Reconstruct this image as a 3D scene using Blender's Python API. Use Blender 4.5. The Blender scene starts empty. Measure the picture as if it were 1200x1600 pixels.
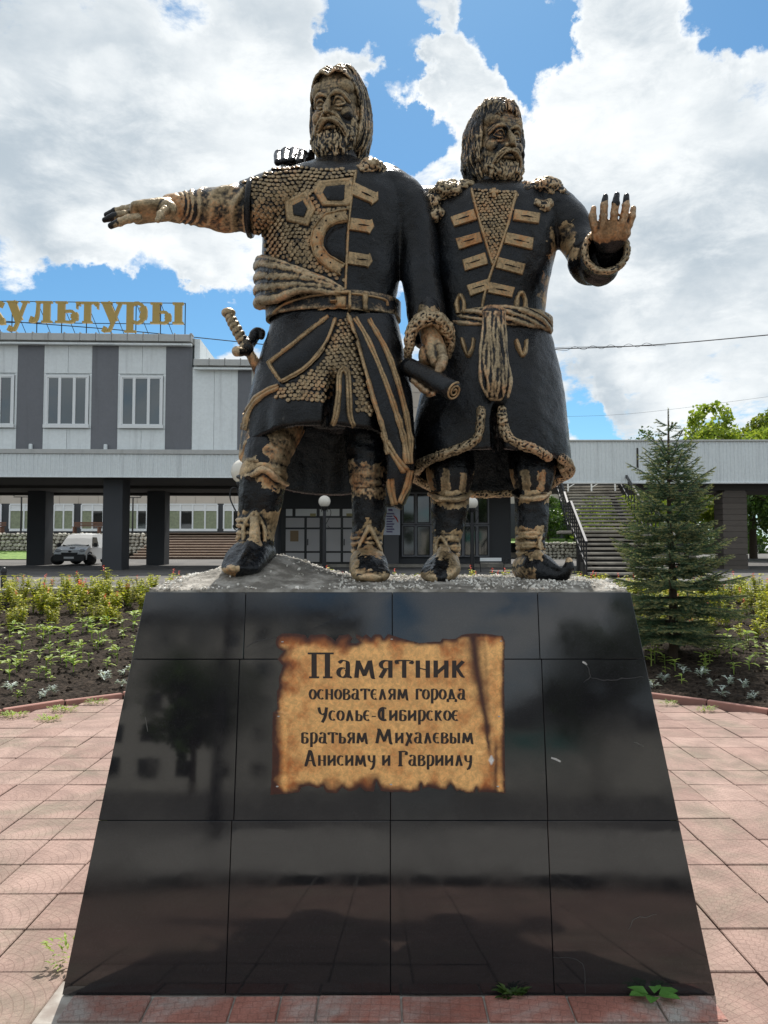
import bpy, bmesh, math, random
import numpy as np
from mathutils import Vector, Matrix
from mathutils.bvhtree import BVHTree

random.seed(7)
RNG = np.random.default_rng(11)
SC = bpy.context.scene
COL = SC.collection
R = math.radians

# ------------------------------------------------------------------ camera
FPX = 1180.0                      # focal length in pixels of a 1200 x 1600 frame
PITCH = math.atan(58 / FPX)
CAMP = np.array([0.0, 0.0, 1.65])
cam_d = bpy.data.cameras.new('camera')
cam = bpy.data.objects.new('camera', cam_d)
COL.objects.link(cam)
cam.location = CAMP
cam.rotation_euler = (R(90) + PITCH, 0, 0)
cam_d.sensor_fit = 'HORIZONTAL'
cam_d.sensor_width = 36.0
cam_d.lens = 36.0 * FPX / 1200.0
cam_d.clip_start = 0.05
cam_d.clip_end = 3000
SC.camera = cam
SC.render.resolution_x, SC.render.resolution_y = 768, 1024

def raydir(px, py):
    dx = (px - 600) / FPX; dz = -(py - 800) / FPX
    c, s = math.cos(PITCH), math.sin(PITCH)
    return np.array([dx, c - dz * s, s + dz * c])
def P(px, py, Y):
    """world point at depth Y metres that the photograph shows at pixel px, py"""
    d = raydir(px, py)
    return CAMP + d * (Y / d[1])
def PZ(px, py, z):
    d = raydir(px, py)
    return CAMP + d * ((z - CAMP[2]) / d[2])
def proj(v):
    v = np.asarray(v, float) - CAMP
    c, s = math.cos(PITCH), math.sin(PITCH)
    fw = v[..., 1] * c + v[..., 2] * s; up = -v[..., 1] * s + v[..., 2] * c
    return 600 + FPX * v[..., 0] / fw, 800 - FPX * up / fw
def mpp(Y): return Y / FPX

# ------------------------------------------------------------------ node helpers
class NT:
    def __init__(s, tree): s.t = tree; s.n = tree.nodes; s.l = tree.links
    def new(s, typ, **kw):
        n = s.n.new(typ)
        for k, v in kw.items(): setattr(n, k, v)
        return n
    def put(s, inp, v):
        if v is None: return
        if isinstance(v, bpy.types.NodeSocket): s.l.new(v, inp)
        else: inp.default_value = v
    def math(s, op, a, b=None, c=None, clamp=False):
        n = s.new('ShaderNodeMath', operation=op, use_clamp=clamp)
        s.put(n.inputs[0], a)
        if b is not None: s.put(n.inputs[1], b)
        if c is not None: s.put(n.inputs[2], c)
        return n.outputs[0]
    def vmath(s, op, a, b=None):
        n = s.new('ShaderNodeVectorMath', operation=op)
        s.put(n.inputs[0], a)
        if b is not None: s.put(n.inputs[1], b)
        return n.outputs['Value'] if op in ('DOT_PRODUCT', 'LENGTH') else n.outputs['Vector']
    def ramp(s, v, lo, hi, a=0.0, b=1.0, smooth=True):
        n = s.new('ShaderNodeMapRange', interpolation_type='SMOOTHSTEP' if smooth else 'LINEAR')
        s.put(n.inputs[0], v)
        for i, x in zip((1, 2, 3, 4), (lo, hi, a, b)): s.put(n.inputs[i], x)
        return n.outputs[0]
    def noise(s, vec, scale, detail=4, rough=0.55, dist=0.0):
        n = s.new('ShaderNodeTexNoise')
        s.put(n.inputs['Vector'], vec)
        s.put(n.inputs['Scale'], scale); s.put(n.inputs['Detail'], detail)
        s.put(n.inputs['Roughness'], rough); s.put(n.inputs['Distortion'], dist)
        return n.outputs['Fac']
    def voronoi(s, vec, scale, feature='F1', out='Distance'):
        n = s.new('ShaderNodeTexVoronoi', feature=feature)
        s.put(n.inputs['Vector'], vec); s.put(n.inputs['Scale'], scale)
        return n.outputs[out]
    def mix(s, f, a, b, blend='MIX'):
        n = s.new('ShaderNodeMix', data_type='RGBA', blend_type=blend)
        s.put(n.inputs[0], f)
        s.put(n.inputs[6], (*a, 1) if isinstance(a, tuple) and len(a) == 3 else a)
        s.put(n.inputs[7], (*b, 1) if isinstance(b, tuple) and len(b) == 3 else b)
        return n.outputs[2]
    def scalevec(s, v, sc):
        n = s.new('ShaderNodeMapping'); s.put(n.inputs['Vector'], v); n.inputs['Scale'].default_value = sc
        return n.outputs['Vector']

def srgb(r, g, b):
    f = lambda c: ((c / 255 + 0.055) / 1.055) ** 2.4 if c / 255 > 0.04045 else c / 255 / 12.92
    return (f(r), f(g), f(b))

# ------------------------------------------------------------------ daylight
SUN_EL, SUN_AZ = R(56), R(4)      # the sun stands high behind the monument, a little to the right
W = bpy.data.worlds.new('World'); SC.world = W; W.use_nodes = True
w = NT(W.node_tree); w.n.clear()
sky = w.new('ShaderNodeTexSky', sky_type='NISHITA')
sky.sun_disc = False; sky.sun_elevation = SUN_EL; sky.sun_rotation = SUN_AZ
sky.altitude = 100; sky.air_density = 1.0; sky.dust_density = 0.4; sky.ozone_density = 2.6
tc = w.new('ShaderNodeTexCoord')
d = w.vmath('NORMALIZE', tc.outputs['Generated'])
sep = w.new('ShaderNodeSeparateXYZ'); w.l.new(d, sep.inputs[0])
zz = w.math('ADD', w.math('MAXIMUM', sep.outputs[2], 0.0), 0.42)
flat = w.new('ShaderNodeCombineXYZ')
w.l.new(w.math('DIVIDE', sep.outputs[0], zz), flat.inputs[0])
w.l.new(w.math('DIVIDE', sep.outputs[1], zz), flat.inputs[1])
w.l.new(w.math('MULTIPLY', sep.outputs[2], 1.6), flat.inputs[2])
n_big = w.noise(flat.outputs[0], 3.4, 10, 0.60, 0.45)
n_fine = w.noise(flat.outputs[0], 9.0, 10, 0.66, 0.25)
m = w.math('ADD', w.math('MULTIPLY', w.math('SUBTRACT', n_big, 0.5), 2.0), w.math('MULTIPLY', w.math('SUBTRACT', n_fine, 0.5), 2.9))
m = w.math('ADD', m, 0.42)
# openings in the cloud cover (direction of its centre, angular radius, depth)
HOLES = [(575, 15, 60, .9), (560, 45, 45, .5), (640, 60, 55, .75), (615, 130, 55, .8), (625, 190, 55, .95), (650, 205, 40, .7), (760, 22, 60, .9), (815, 60, 55, .9), (850, 95, 50, .9), (885, 60, 45, .6), (1125, 40, 60, 1.0), (1165, 20, 60, .7),
         (1050, 192, 50, .6), (960, 172, 30, .5), (170, 140, 34, .55), (290, 35, 30, .4), (375, 30, 24, .3), (40, 455, 55, .5), (120, 455, 50, .9), (160, 480, 60, 1.1), (240, 485, 60, 1.1), (300, 500, 60, 1.1), (360, 478, 50, 1.0), (60, 500, 50, .7), (400, 505, 45, .6), (230, 400, 26, .5), (300, 395, 30, .35),
         (630, 500, 40, .9), (905, 580, 30, .6), (905, 640, 34, .7), (930, 668, 40, .8), (1010, 575, 26, .3), (985, 525, 22, .3), (580, 250, 30, .5)]
PUFFS = [(668, 20, 34, 1.0), (655, 120, 34, 1.1), (690, 95, 34, .8), (700, 150, 44, .9), (690, 200, 40, .6), (740, 120, 50, .8), (575, 110, 42, .8), (560, 80, 40, .6), (985, 50, 80, .9), (930, 90, 50, .6), (1040, 110, 90, .6), (700, 15, 22, .6),
         (420, 150, 200, .35), (950, 300, 220, .5), (200, 330, 160, .45), (160, 230, 170, .35), (1120, 420, 170, .5), (20, 140, 170, .35), (420, 60, 90, .4), (330, 440, 50, .4), (1000, 600, 70, .3), (925, 600, 55, .55), (900, 540, 40, .4), (300, 425, 55, .35), (860, 230, 120, .5), (60, 400, 60, .3)]
wn = w.new('ShaderNodeTexNoise'); w.l.new(d, wn.inputs['Vector']); wn.inputs['Scale'].default_value = 9.0; wn.inputs['Detail'].default_value = 7; wn.inputs['Roughness'].default_value = .62
wv = w.vmath('SUBTRACT', wn.outputs['Color'], (.5, .5, .5)); wsc = w.new('ShaderNodeVectorMath', operation='SCALE'); w.l.new(wv, wsc.inputs[0]); wsc.inputs['Scale'].default_value = .17
dw = w.vmath('NORMALIZE', w.vmath('ADD', d, wsc.outputs[0]))
acc = m
for lst, sg in ((HOLES, -1.0), (PUFFS, 1.0)):
    for (px, py, rr, amt) in lst:
        v = raydir(px, py); v = v / np.linalg.norm(v)
        dot = w.vmath('DOT_PRODUCT', dw, tuple(v))
        r1 = math.cos(rr * 1.25 / FPX)
        acc = w.math('MULTIPLY_ADD', w.ramp(dot, r1, 1 - (1 - r1) * .1), sg * amt, acc)
mask = w.math('POWER', w.ramp(acc, -0.12, 0.62), 0.8)
shade_n = w.noise(flat.outputs[0], 2.3, 6, 0.55, 0.2)
shade = w.math('ADD', w.math('MULTIPLY', shade_n, 1.1), w.math('MULTIPLY', n_fine, 0.8))
elev = w.ramp(sep.outputs[2], 0.0, 0.42)
shade = w.math('ADD', shade, w.math('MULTIPLY', elev, 0.16))
shade = w.math('MULTIPLY_ADD', w.ramp(acc, .1, 1.3), -.16, shade)
bright = w.ramp(shade, 0.70, 1.19)
ccol = w.mix(bright, (4.6, 5.35, 6.0), (9.1, 9.4, 9.5))
skyt = w.mix(1.0, sky.outputs[0], (0.66, 1.02, 1.12), 'MULTIPLY')
colr = w.mix(mask, skyt, ccol)
bg = w.new('ShaderNodeBackground'); w.l.new(colr, bg.inputs[0]); bg.inputs[1].default_value = 0.085
out = w.new('ShaderNodeOutputWorld'); w.l.new(bg.outputs[0], out.inputs[0])

sun_d = bpy.data.lights.new('sun', 'SUN'); sun_d.energy = 4.2; sun_d.angle = R(0.53); sun_d.color = (1.0, 0.955, 0.89)
sun = bpy.data.objects.new('sun', sun_d); COL.objects.link(sun)
sdir = Vector((math.sin(SUN_AZ) * math.cos(SUN_EL), math.cos(SUN_AZ) * math.cos(SUN_EL), math.sin(SUN_EL)))
sun.rotation_euler = sdir.to_track_quat('Z', 'Y').to_euler(); sun.location = (0, 30, 60)

SC.view_settings.view_transform = 'Standard'; SC.view_settings.look = 'None'
SC.view_settings.exposure = 0.40; SC.view_settings.gamma = 1.0; SC.view_settings.use_curve_mapping = False

# ------------------------------------------------------------------ object helpers
def tag(o, label=None, cat=None, group=None, kind=None):
    if label: o['label'] = label
    if cat: o['category'] = cat
    if group: o['group'] = group
    if kind: o['kind'] = kind
    return o
def empty(name, loc=(0, 0, 0), rz=0.0):
    o = bpy.data.objects.new(name, None); COL.objects.link(o)
    o.location = loc; o.rotation_euler = (0, 0, rz); o.empty_display_size = 0.1
    return o
def link(name, me, mat=None, parent=None, loc=None, world=False):
    o = bpy.data.objects.new(name, me); COL.objects.link(o)
    if mat is not None:
        me.materials.clear(); me.materials.append(mat)
    if parent is not None:
        o.parent = parent
        if world: o.matrix_parent_inverse = (Matrix.Translation(parent.location) @ parent.rotation_euler.to_matrix().to_4x4()).inverted()
    if loc is not None: o.location = loc
    return o
def mk(verts, faces, smooth=False, name='m'):
    me = bpy.data.meshes.new(name)
    me.from_pydata([tuple(map(float, v)) for v in verts], [], [tuple(map(int, f)) for f in faces])
    if smooth: me.polygons.foreach_set('use_smooth', [True] * len(me.polygons))
    me.update()
    return me
def join(parts):
    V = []; F = []; o = 0
    for v, f in parts:
        V.append(np.asarray(v, float).reshape(-1, 3)); F += [tuple(i + o for i in q) for q in f]; o += len(v)
    return np.vstack(V), F
def box(x0, x1, y0, y1, z0, z1):
    v = np.array([[x, y, z] for z in (z0, z1) for y in (y0, y1) for x in (x0, x1)], float)
    return v, [(0, 2, 3, 1), (4, 5, 7, 6), (0, 1, 5, 4), (2, 6, 7, 3), (0, 4, 6, 2), (1, 3, 7, 5)]
def box_obj(name, b, mat, parent=None, bevel=0.0, kind=None, label=None):
    me = mk(*box(*b), name=name)
    if bevel: bevel_me(me, bevel)
    o = link(name, me, mat, parent)
    if kind: o['kind'] = kind
    if label: o['label'] = label
    return o
def bevel_me(me, w_, seg=1):
    bm = bmesh.new(); bm.from_mesh(me)
    bmesh.ops.bevel(bm, geom=bm.edges[:], offset=w_, segments=seg, affect='EDGES', clamp_overlap=True)
    bm.to_mesh(me); bm.free()
def catmull(pts, n):
    pts = np.asarray(pts, float)
    if len(pts) == 2:
        t = np.linspace(0, 1, n)[:, None]; return pts[0] * (1 - t) + pts[1] * t
    q = np.vstack([2 * pts[0] - pts[1], pts, 2 * pts[-1] - pts[-2]])
    u = np.linspace(0, len(pts) - 1 - 1e-9, n); i = u.astype(int); t = (u - i)[:, None]
    a, b, c, e = q[i], q[i + 1], q[i + 2], q[i + 3]
    return 0.5 * (2 * b + (c - a) * t + (2 * a - 5 * b + 4 * c - e) * t * t + (3 * b - a - 3 * c + e) * t ** 3)
def tube(path, rad, seg=14, n=None, ref=(0, 0, 1), fold=None, cap=True, ang0=0.0):
    """swept tube through control points; rad: per control point radius or (side, up)"""
    path = np.asarray(path, float); k = len(path)
    rad = np.array([(r, r) if np.isscalar(r) else r for r in (rad if hasattr(rad, '__len__') else [rad] * k)], float)
    n = n or max(2, (k - 1) * 6 + 1) if k > 2 or n else 2
    p = catmull(path, n); r = np.maximum(catmull(rad, n), 1e-4)
    t = np.gradient(p, axis=0); t /= np.linalg.norm(t, axis=1)[:, None] + 1e-12
    ref = np.asarray(ref, float)
    side = np.cross(t, ref)
    if (np.linalg.norm(side, axis=1) < 0.35).any():      # steep stretch: carry one frame along the path instead
        s0 = np.cross(t[0], ref)
        if np.linalg.norm(s0) < .35: s0 = np.cross(t[0], (0.0, -1.0, 0.0) if abs(ref[2]) > .5 else (0.0, 0.0, 1.0))
        for i in range(n):
            s0 = s0 - t[i] * (s0 @ t[i]); s0 = s0 / (np.linalg.norm(s0) + 1e-9); side[i] = s0
    side /= np.linalg.norm(side, axis=1)[:, None]
    up = np.cross(side, t)
    a = np.linspace(0, 2 * math.pi, seg, endpoint=False) + ang0
    rings = []; ca, sa = np.cos(a), np.sin(a)
    def ring(c, s_, u_, r_, m_=1.0):
        return c + (ca * r_[0] * m_)[:, None] * s_ + (sa * r_[1] * m_)[:, None] * u_
    if cap:
        for h in (1.0, .8, .45):
            rings.append(ring(p[0] - t[0] * r[0].min() * h * .9, side[0], up[0], r[0], math.sqrt(max(0.0, 1 - h * h)) + .02))
    for i in range(n):
        m_ = 1.0
        if fold is not None: m_ = fold(i / (n - 1), a)
        rings.append(ring(p[i], side[i], up[i], r[i], m_))
    if cap:
        for h in (.45, .8, 1.0):
            rings.append(ring(p[-1] + t[-1] * r[-1].min() * h * .9, side[-1], up[-1], r[-1], math.sqrt(max(0.0, 1 - h * h)) + .02))
    return loft(rings, True)
def loft(rings, caps=True):
    m_, s = len(rings), len(rings[0]); V = np.vstack(rings); F = []
    for i in range(m_ - 1):
        for j in range(s):
            k = (j + 1) % s
            F.append((i * s + j, i * s + k, (i + 1) * s + k, (i + 1) * s + j))
    if caps:
        F.append(tuple(range(s - 1, -1, -1))); F.append(tuple((m_ - 1) * s + j for j in range(s)))
    return V, F
def ellipsoid(c, r, rot=None, nu=20, nv=12):
    u = np.linspace(0, 2 * math.pi, nu, endpoint=False); rings = []
    for v in np.linspace(-math.pi / 2 + .12, math.pi / 2 - .12, nv):
        rings.append(np.stack([np.cos(u) * math.cos(v), np.sin(u) * math.cos(v), np.full(nu, math.sin(v))], 1))
    V, F = loft(rings); V = V * np.asarray(r, float)
    if rot is not None: V = V @ np.asarray(rot).T
    return V + np.asarray(c, float), F
def vnoise(p, s, seed=0):
    """value noise, -1..1"""
    q = np.asarray(p, float) * s + 31.7 + seed * 17.13
    i = np.floor(q).astype(np.int64); f = q - i; f = f * f * (3 - 2 * f)
    def h(ix, iy, iz):
        n = (ix * 73856093) ^ (iy * 19349663) ^ (iz * 83492791) ^ (seed * 2654435)
        n = (n ^ (n >> 13)) * 1274126177 & 0x7fffffff
        n = (n ^ (n >> 11)) & 0xffff
        return n / 32767.5 - 1
    o = 0
    for dx in (0, 1):
        for dy in (0, 1):
            for dz in (0, 1):
                wgt = (f[:, 0] if dx else 1 - f[:, 0]) * (f[:, 1] if dy else 1 - f[:, 1]) * (f[:, 2] if dz else 1 - f[:, 2])
                o = o + wgt * h(i[:, 0] + dx, i[:, 1] + dy, i[:, 2] + dz)
    return o
def fbm(p, s, seed=0, oct_=3):
    return sum(vnoise(p, s * 2 ** k, seed + k) / 2 ** k for k in range(oct_))
def vcount(me):
    co = np.empty(len(me.vertices) * 3, np.float32); me.vertices.foreach_get('co', co); return co.reshape(-1, 3).astype(float)
def vnorm(me):
    co = np.empty(len(me.vertices) * 3, np.float32); me.vertices.foreach_get('normal', co) if False else me.vertex_normals.foreach_get('vector', co)
    return co.reshape(-1, 3).astype(float)
def setco(me, v): me.vertices.foreach_set('co', np.asarray(v, np.float32).ravel()); me.update()
def attr(me, name, vals):
    a = me.attributes.get(name) or me.attributes.new(name, 'FLOAT', 'POINT')
    a.data.foreach_set('value', np.asarray(vals, np.float32))
def remesh(parts, voxel, smooth=2, disp=None, name='sculpt', fac=.5):
    """fuse closed pieces into one continuous skin"""
    me = mk(*join(parts), name=name)
    o = bpy.data.objects.new('tmp', me); COL.objects.link(o)
    md = o.modifiers.new('r', 'REMESH'); md.mode = 'VOXEL'; md.voxel_size = voxel; md.adaptivity = 0
    if smooth:
        ms = o.modifiers.new('s', 'SMOOTH'); ms.factor = fac; ms.iterations = smooth
    dg = bpy.context.evaluated_depsgraph_get()
    new = bpy.data.meshes.new_from_object(o.evaluated_get(dg))
    bpy.data.objects.remove(o); bpy.data.meshes.remove(me)
    new.name = name
    new.polygons.foreach_set('use_smooth', [True] * len(new.polygons)); new.update()
    if disp is not None:
        v = vcount(new); nn = vnorm(new); setco(new, v + nn * np.asarray(disp(v))[:, None])
    return new
def bvh_of(*meshes):
    vs = []; fs = []; o = 0
    for me in meshes:
        v = vcount(me); vs.append(v)
        fs += [tuple(i + o for i in p.vertices) for p in me.polygons]; o += len(v)
    return BVHTree.FromPolygons([tuple(x) for x in np.vstack(vs)], fs)
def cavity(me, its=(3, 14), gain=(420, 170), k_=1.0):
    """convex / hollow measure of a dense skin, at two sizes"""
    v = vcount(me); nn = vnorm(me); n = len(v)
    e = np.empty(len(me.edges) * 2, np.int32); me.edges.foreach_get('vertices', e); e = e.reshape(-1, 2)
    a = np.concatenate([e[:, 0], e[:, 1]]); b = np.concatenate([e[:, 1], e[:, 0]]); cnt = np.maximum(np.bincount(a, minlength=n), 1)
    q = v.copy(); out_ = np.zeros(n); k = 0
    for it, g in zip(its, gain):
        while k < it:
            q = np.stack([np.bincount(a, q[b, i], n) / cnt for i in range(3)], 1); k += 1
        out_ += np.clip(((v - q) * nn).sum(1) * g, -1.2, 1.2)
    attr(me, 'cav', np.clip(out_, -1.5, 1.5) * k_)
class Skin:
    """lays relief on sculpted cloth: finds the cloth point that shows at a pixel of the photograph"""
    def __init__(s, *m): s.b = bvh_of(*m)
    def hit(s, px, py):
        dd = Vector(raydir(px, py)).normalized()
        l, n, i, t = s.b.ray_cast(Vector(CAMP), dd)
        if l is None: return None, None
        if n.dot(dd) > 0: n = -n
        return np.array(l), np.array(n)
def ribbon(sk, pts, width, h=.008, prof='round', step=3.0, seed=1, wob=.15, closed=False, taper=False):
    pts = np.asarray(pts, float)
    L = np.linalg.norm(np.diff(pts, axis=0), axis=1).sum()
    n = max(3, int(L / step)); c = catmull(pts, n)
    if prof == 'sharp':
        cs = []
        for a, b in zip(pts[:-1], pts[1:]):
            k = max(2, int(np.linalg.norm(b - a) / step)); cs.append(a + (b - a) * np.linspace(0, 1, k, endpoint=False)[:, None])
        c = np.vstack(cs + [pts[-1:]]); n = len(c)
    t = np.gradient(c, axis=0); t /= np.linalg.norm(t, axis=1)[:, None] + 1e-9
    pr = np.stack([-t[:, 1], t[:, 0]], 1)
    if prof == 'groove': S = [(-1, -.3), (-.92, .9), (-.5, 1.1), (-.14, .95), (0, .25), (.14, .95), (.5, 1.1), (.92, .9), (1, -.3)]
    elif prof == 'flat' or prof == 'sharp': S = [(-1, -.3), (-.96, .9), (-.4, 1), (.4, 1), (.96, .9), (1, -.3)]
    else: S = [(-1, -.3), (-.85, .5), (-.45, .9), (0, 1.05), (.45, .9), (.85, .5), (1, -.3)]
    rng = np.random.default_rng(seed)
    wn = 1 + wob * np.interp(np.arange(n), np.arange(0, n + 4, 4), rng.uniform(-1, 1, len(np.arange(0, n + 4, 4))))
    V = []; last = None; ok = []
    for i in range(n):
        tp = 1.0 if not taper else min(1, .25 + 3 * min(i, n - 1 - i) / n)
        row = []
        for (s_, hh) in S:
            q = c[i] + pr[i] * s_ * width * .5 * wn[i] * tp
            l, nn = sk.hit(q[0], q[1])
            row.append((l, nn, hh))
        row_ok = [x for x in row if x[0] is not None]
        if not row_ok: ok.append(False); V += [np.zeros(3)] * len(S); continue
        ok.append(True)
        nm = sum(x[1] for x in row_ok); nm = nm / (np.linalg.norm(nm) + 1e-9)
        base = row_ok[len(row_ok) // 2][0]
        for (l, nn, hh) in row:
            if l is None: l = base
            V.append(l + nm * h * hh * (1 + .25 * (wn[i] - 1) / max(wob, 1e-3)))
    m_ = len(S); F = []
    V = [np.array(v, float) for v in V]
    def joined(i): return ok[i] and ok[i + 1] and max(np.linalg.norm(V[i * m_ + j] - V[(i + 1) * m_ + j]) for j in range(m_)) < .09
    runs = []; st_ = None
    for i in range(n - 1):
        if joined(i):
            if st_ is None: st_ = i
        elif st_ is not None: runs.append((st_, i)); st_ = None
    if st_ is not None: runs.append((st_, n - 1))
    if not runs: runs = [(0, n - 1)]
    ra_, rb_ = max(runs, key=lambda r: r[1] - r[0]); V = V[ra_ * m_:(rb_ + 1) * m_]; n = rb_ - ra_ + 1; ok = [True] * n
    for i in range(n - 1):
        for j in range(m_ - 1):
            q = (i * m_ + j, i * m_ + j + 1, (i + 1) * m_ + j + 1, (i + 1) * m_ + j)
            e = max(np.linalg.norm(V[q[a]] - V[q[(a + 1) % 4]]) for a in range(4))
            F.append(q)
    for i in (0, n - 1):
        if ok[i]: F.append(tuple(i * m_ + j for j in range(m_)))
    return V, F
def plate(sk, poly, rings, sub=5):
    """raised plate: rings = (scale towards centre, height)"""
    poly = np.asarray(poly, float); pts = []
    for a, b in zip(poly, np.roll(poly, -1, 0)):
        for k in range(sub): pts.append(a + (b - a) * k / sub)
    pts = np.array(pts); c = poly.mean(0); n = len(pts); V = []
    l0, n0 = sk.hit(*c)
    for sc, h in rings:
        for q in pts:
            r_ = c + (q - c) * sc; l, nn = sk.hit(*r_)
            if l is None: l = l0
            V.append(l + n0 * h)
    l, nn = sk.hit(*c); V.append(l + n0 * rings[-1][1]); F = []
    for i in range(len(rings) - 1):
        for j in range(n):
            k = (j + 1) % n; F.append((i * n + j, i * n + k, (i + 1) * n + k, (i + 1) * n + j))
    o = (len(rings) - 1) * n
    for j in range(n): F.append((o + j, o + (j + 1) % n, len(V) - 1))
    return V, F
def inpoly(x, y, poly):
    ins = False; n = len(poly); j = n - 1
    for i in range(n):
        xi, yi = poly[i]; xj, yj = poly[j]
        if (yi > y) != (yj > y) and x < (xj - xi) * (y - yi) / (yj - yi) + xi: ins = not ins
        j = i
    return ins
def scales(sk, poly, sx, sy, holes=(), size=1.0, avoid=()):
    poly = np.asarray(poly, float); x0, y0 = poly.min(0); x1, y1 = poly.max(0)
    parts = []; r = 0; y = y0
    while y < y1:
        x = x0 + (sx / 2 if r % 2 else 0)
        while x < x1:
            qx, qy = x + random.uniform(-.9, .9), y + random.uniform(-.6, .6) + 1.6 * math.sin(x / 13.0)
            if inpoly(qx, qy, poly) and not any(inpoly(qx, qy, h) for h in holes):
                l, n = sk.hit(qx, qy)
                if l is not None:
                    n = n / np.linalg.norm(n)
                    dn = np.array([0, 0, -1.0]) + n * n[2]; ln = np.linalg.norm(dn)
                    if ln > .1:
                        dn /= ln; s_ = np.cross(n, dn); ww = sx * mpp(3.7) * .56 * size; hh = sy * mpp(3.7) * 1.35 * size * random.uniform(.85, 1.15)
                        lift = .0085 * random.uniform(.8, 1.25)
                        pv = [l - dn * hh * .4 + n * .001]
                        for aa in (-89, -50, -18, 18, 50, 89):
                            a = R(aa); pv.append(l + s_ * math.sin(a) * ww + dn * (math.cos(a) ** .8 * hh * .9 - hh * .2) + n * (lift * (.45 + .55 * math.cos(a))))
                        for aa in (-89, -50, -18, 18, 50, 89):
                            a = R(aa); pv.append(l + s_ * math.sin(a) * ww + dn * (math.cos(a) ** .8 * hh * .9 - hh * .2) - n * .002)
                        pv.append(l + dn * hh * .15 + n * (lift + .0035))
                        fs = [(0, 1, 13)] + [(i, i + 1, 13) for i in range(1, 6)] + [(6, 0, 13)] + [(i, i + 6, i + 7, i + 1) for i in range(1, 6)]
                        parts.append((np.array(pv), fs))
            x += sx
        y += sy; r += 1
    V, F = join(parts)
    me = mk(V, F, False, name='scales')
    g = np.tile(np.array([.1] + [.35, .8, 1, 1, .8, .35] + [.1] * 6 + [.95]), len(parts)) + np.repeat(np.random.default_rng(3).uniform(-.35, .12, len(parts)), 14)
    attr(me, 'gold', g)
    return me
# ------------------------------------------------------------------ paint of the statues
def pbsdf(name):
    m = bpy.data.materials.new(name); m.use_nodes = True
    t = NT(m.node_tree); b = t.n['Principled BSDF']
    return m, t, b
def bump(t, b, h, strength=.5, dist=.01):
    n = t.new('ShaderNodeBump'); n.inputs['Strength'].default_value = strength; n.inputs['Distance'].default_value = dist
    t.put(n.inputs['Height'], h); t.l.new(n.outputs[0], b.inputs['Normal'])
def paint_mat(name, const=None, tan=(.58, .42, .235), rust=(.42, .21, .09), wear=1.0, cav=(.455, .50), fine=.3):
    m, t, b = pbsdf(name)
    pos = t.new('ShaderNodeTexCoord').outputs['Object']
    n1 = t.noise(pos, 26, 7, .62, .3); n2 = t.noise(pos, 6, 5, .6); n3 = t.noise(pos, 95, 5, .65)
    if const is None:
        a = t.new('ShaderNodeAttribute', attribute_name='gold').outputs['Fac']
    else: a = const
    cv = t.new('ShaderNodeAttribute', attribute_name='cav').outputs['Fac']
    g = t.math('MULTIPLY_ADD', t.math('SUBTRACT', n1, .5), 1.0 * wear, a)
    g = t.math('MULTIPLY_ADD', t.math('SUBTRACT', n3, .5), .45 * wear, g)
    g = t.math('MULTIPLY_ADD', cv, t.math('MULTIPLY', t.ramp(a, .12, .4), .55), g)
    g = t.ramp(g, .26, .80)
    tone = t.ramp(t.math('MULTIPLY_ADD', t.math('SUBTRACT', n3, .5), .5, n2), .48, .70)
    tone = t.math('ADD', tone, t.new('ShaderNodeAttribute', attribute_name='warm').outputs['Fac'], clamp=True)
    gold = t.mix(tone, tan, rust)
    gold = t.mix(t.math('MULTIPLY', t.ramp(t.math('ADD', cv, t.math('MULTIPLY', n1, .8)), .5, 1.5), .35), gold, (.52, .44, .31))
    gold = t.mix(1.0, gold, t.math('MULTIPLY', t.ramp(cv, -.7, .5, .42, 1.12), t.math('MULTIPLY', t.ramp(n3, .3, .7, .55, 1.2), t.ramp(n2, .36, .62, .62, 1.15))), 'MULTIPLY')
    blk = t.mix(t.ramp(n2, .4, .7), (.003, .0031, .0035), (.008, .0105, .014))
    scuff = t.ramp(t.math('MULTIPLY_ADD', n1, .6, t.math('MULTIPLY', n3, .4)), .575, .66, 0, .42)
    blk = t.mix(scuff, blk, (.060, .062, .060))
    t.l.new(t.mix(g, blk, gold), b.inputs['Base Color'])
    t.put(b.inputs['Metallic'], t.math('MULTIPLY', g, .62))
    t.put(b.inputs['Roughness'], t.math('ADD', t.ramp(n3, .3, .7, .17, .31), t.math('MULTIPLY', g, .20)))
    t.put(b.inputs['Specular IOR Level'], .32)
    bump(t, b, t.math('ADD', t.math('MULTIPLY', n1, .6), t.math('MULTIPLY', n3, .5)), fine, .02)
    return m
M_PAINT = paint_mat('enamel_black_and_gold')
M_GOLD = paint_mat('gold_trim_paint', const=.80, wear=1.35)
M_SCALE = paint_mat('gold_scale_paint', wear=1.0, tan=(.54, .41, .245), rust=(.46, .26, .13))
M_DARK = paint_mat('black_enamel', const=0.0)
M_FACE = paint_mat('dry_brushed_gold', tan=(.42, .32, .19), rust=(.36, .18, .08), cav=(.44, .50))

def seg2(p, a, b):
    a = np.asarray(a, float); b = np.asarray(b, float); d_ = b - a
    t_ = np.clip(((p - a) @ d_) / (d_ @ d_), 0, 1); return np.linalg.norm(p - a - t_[:, None] * d_, axis=1)

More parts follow.
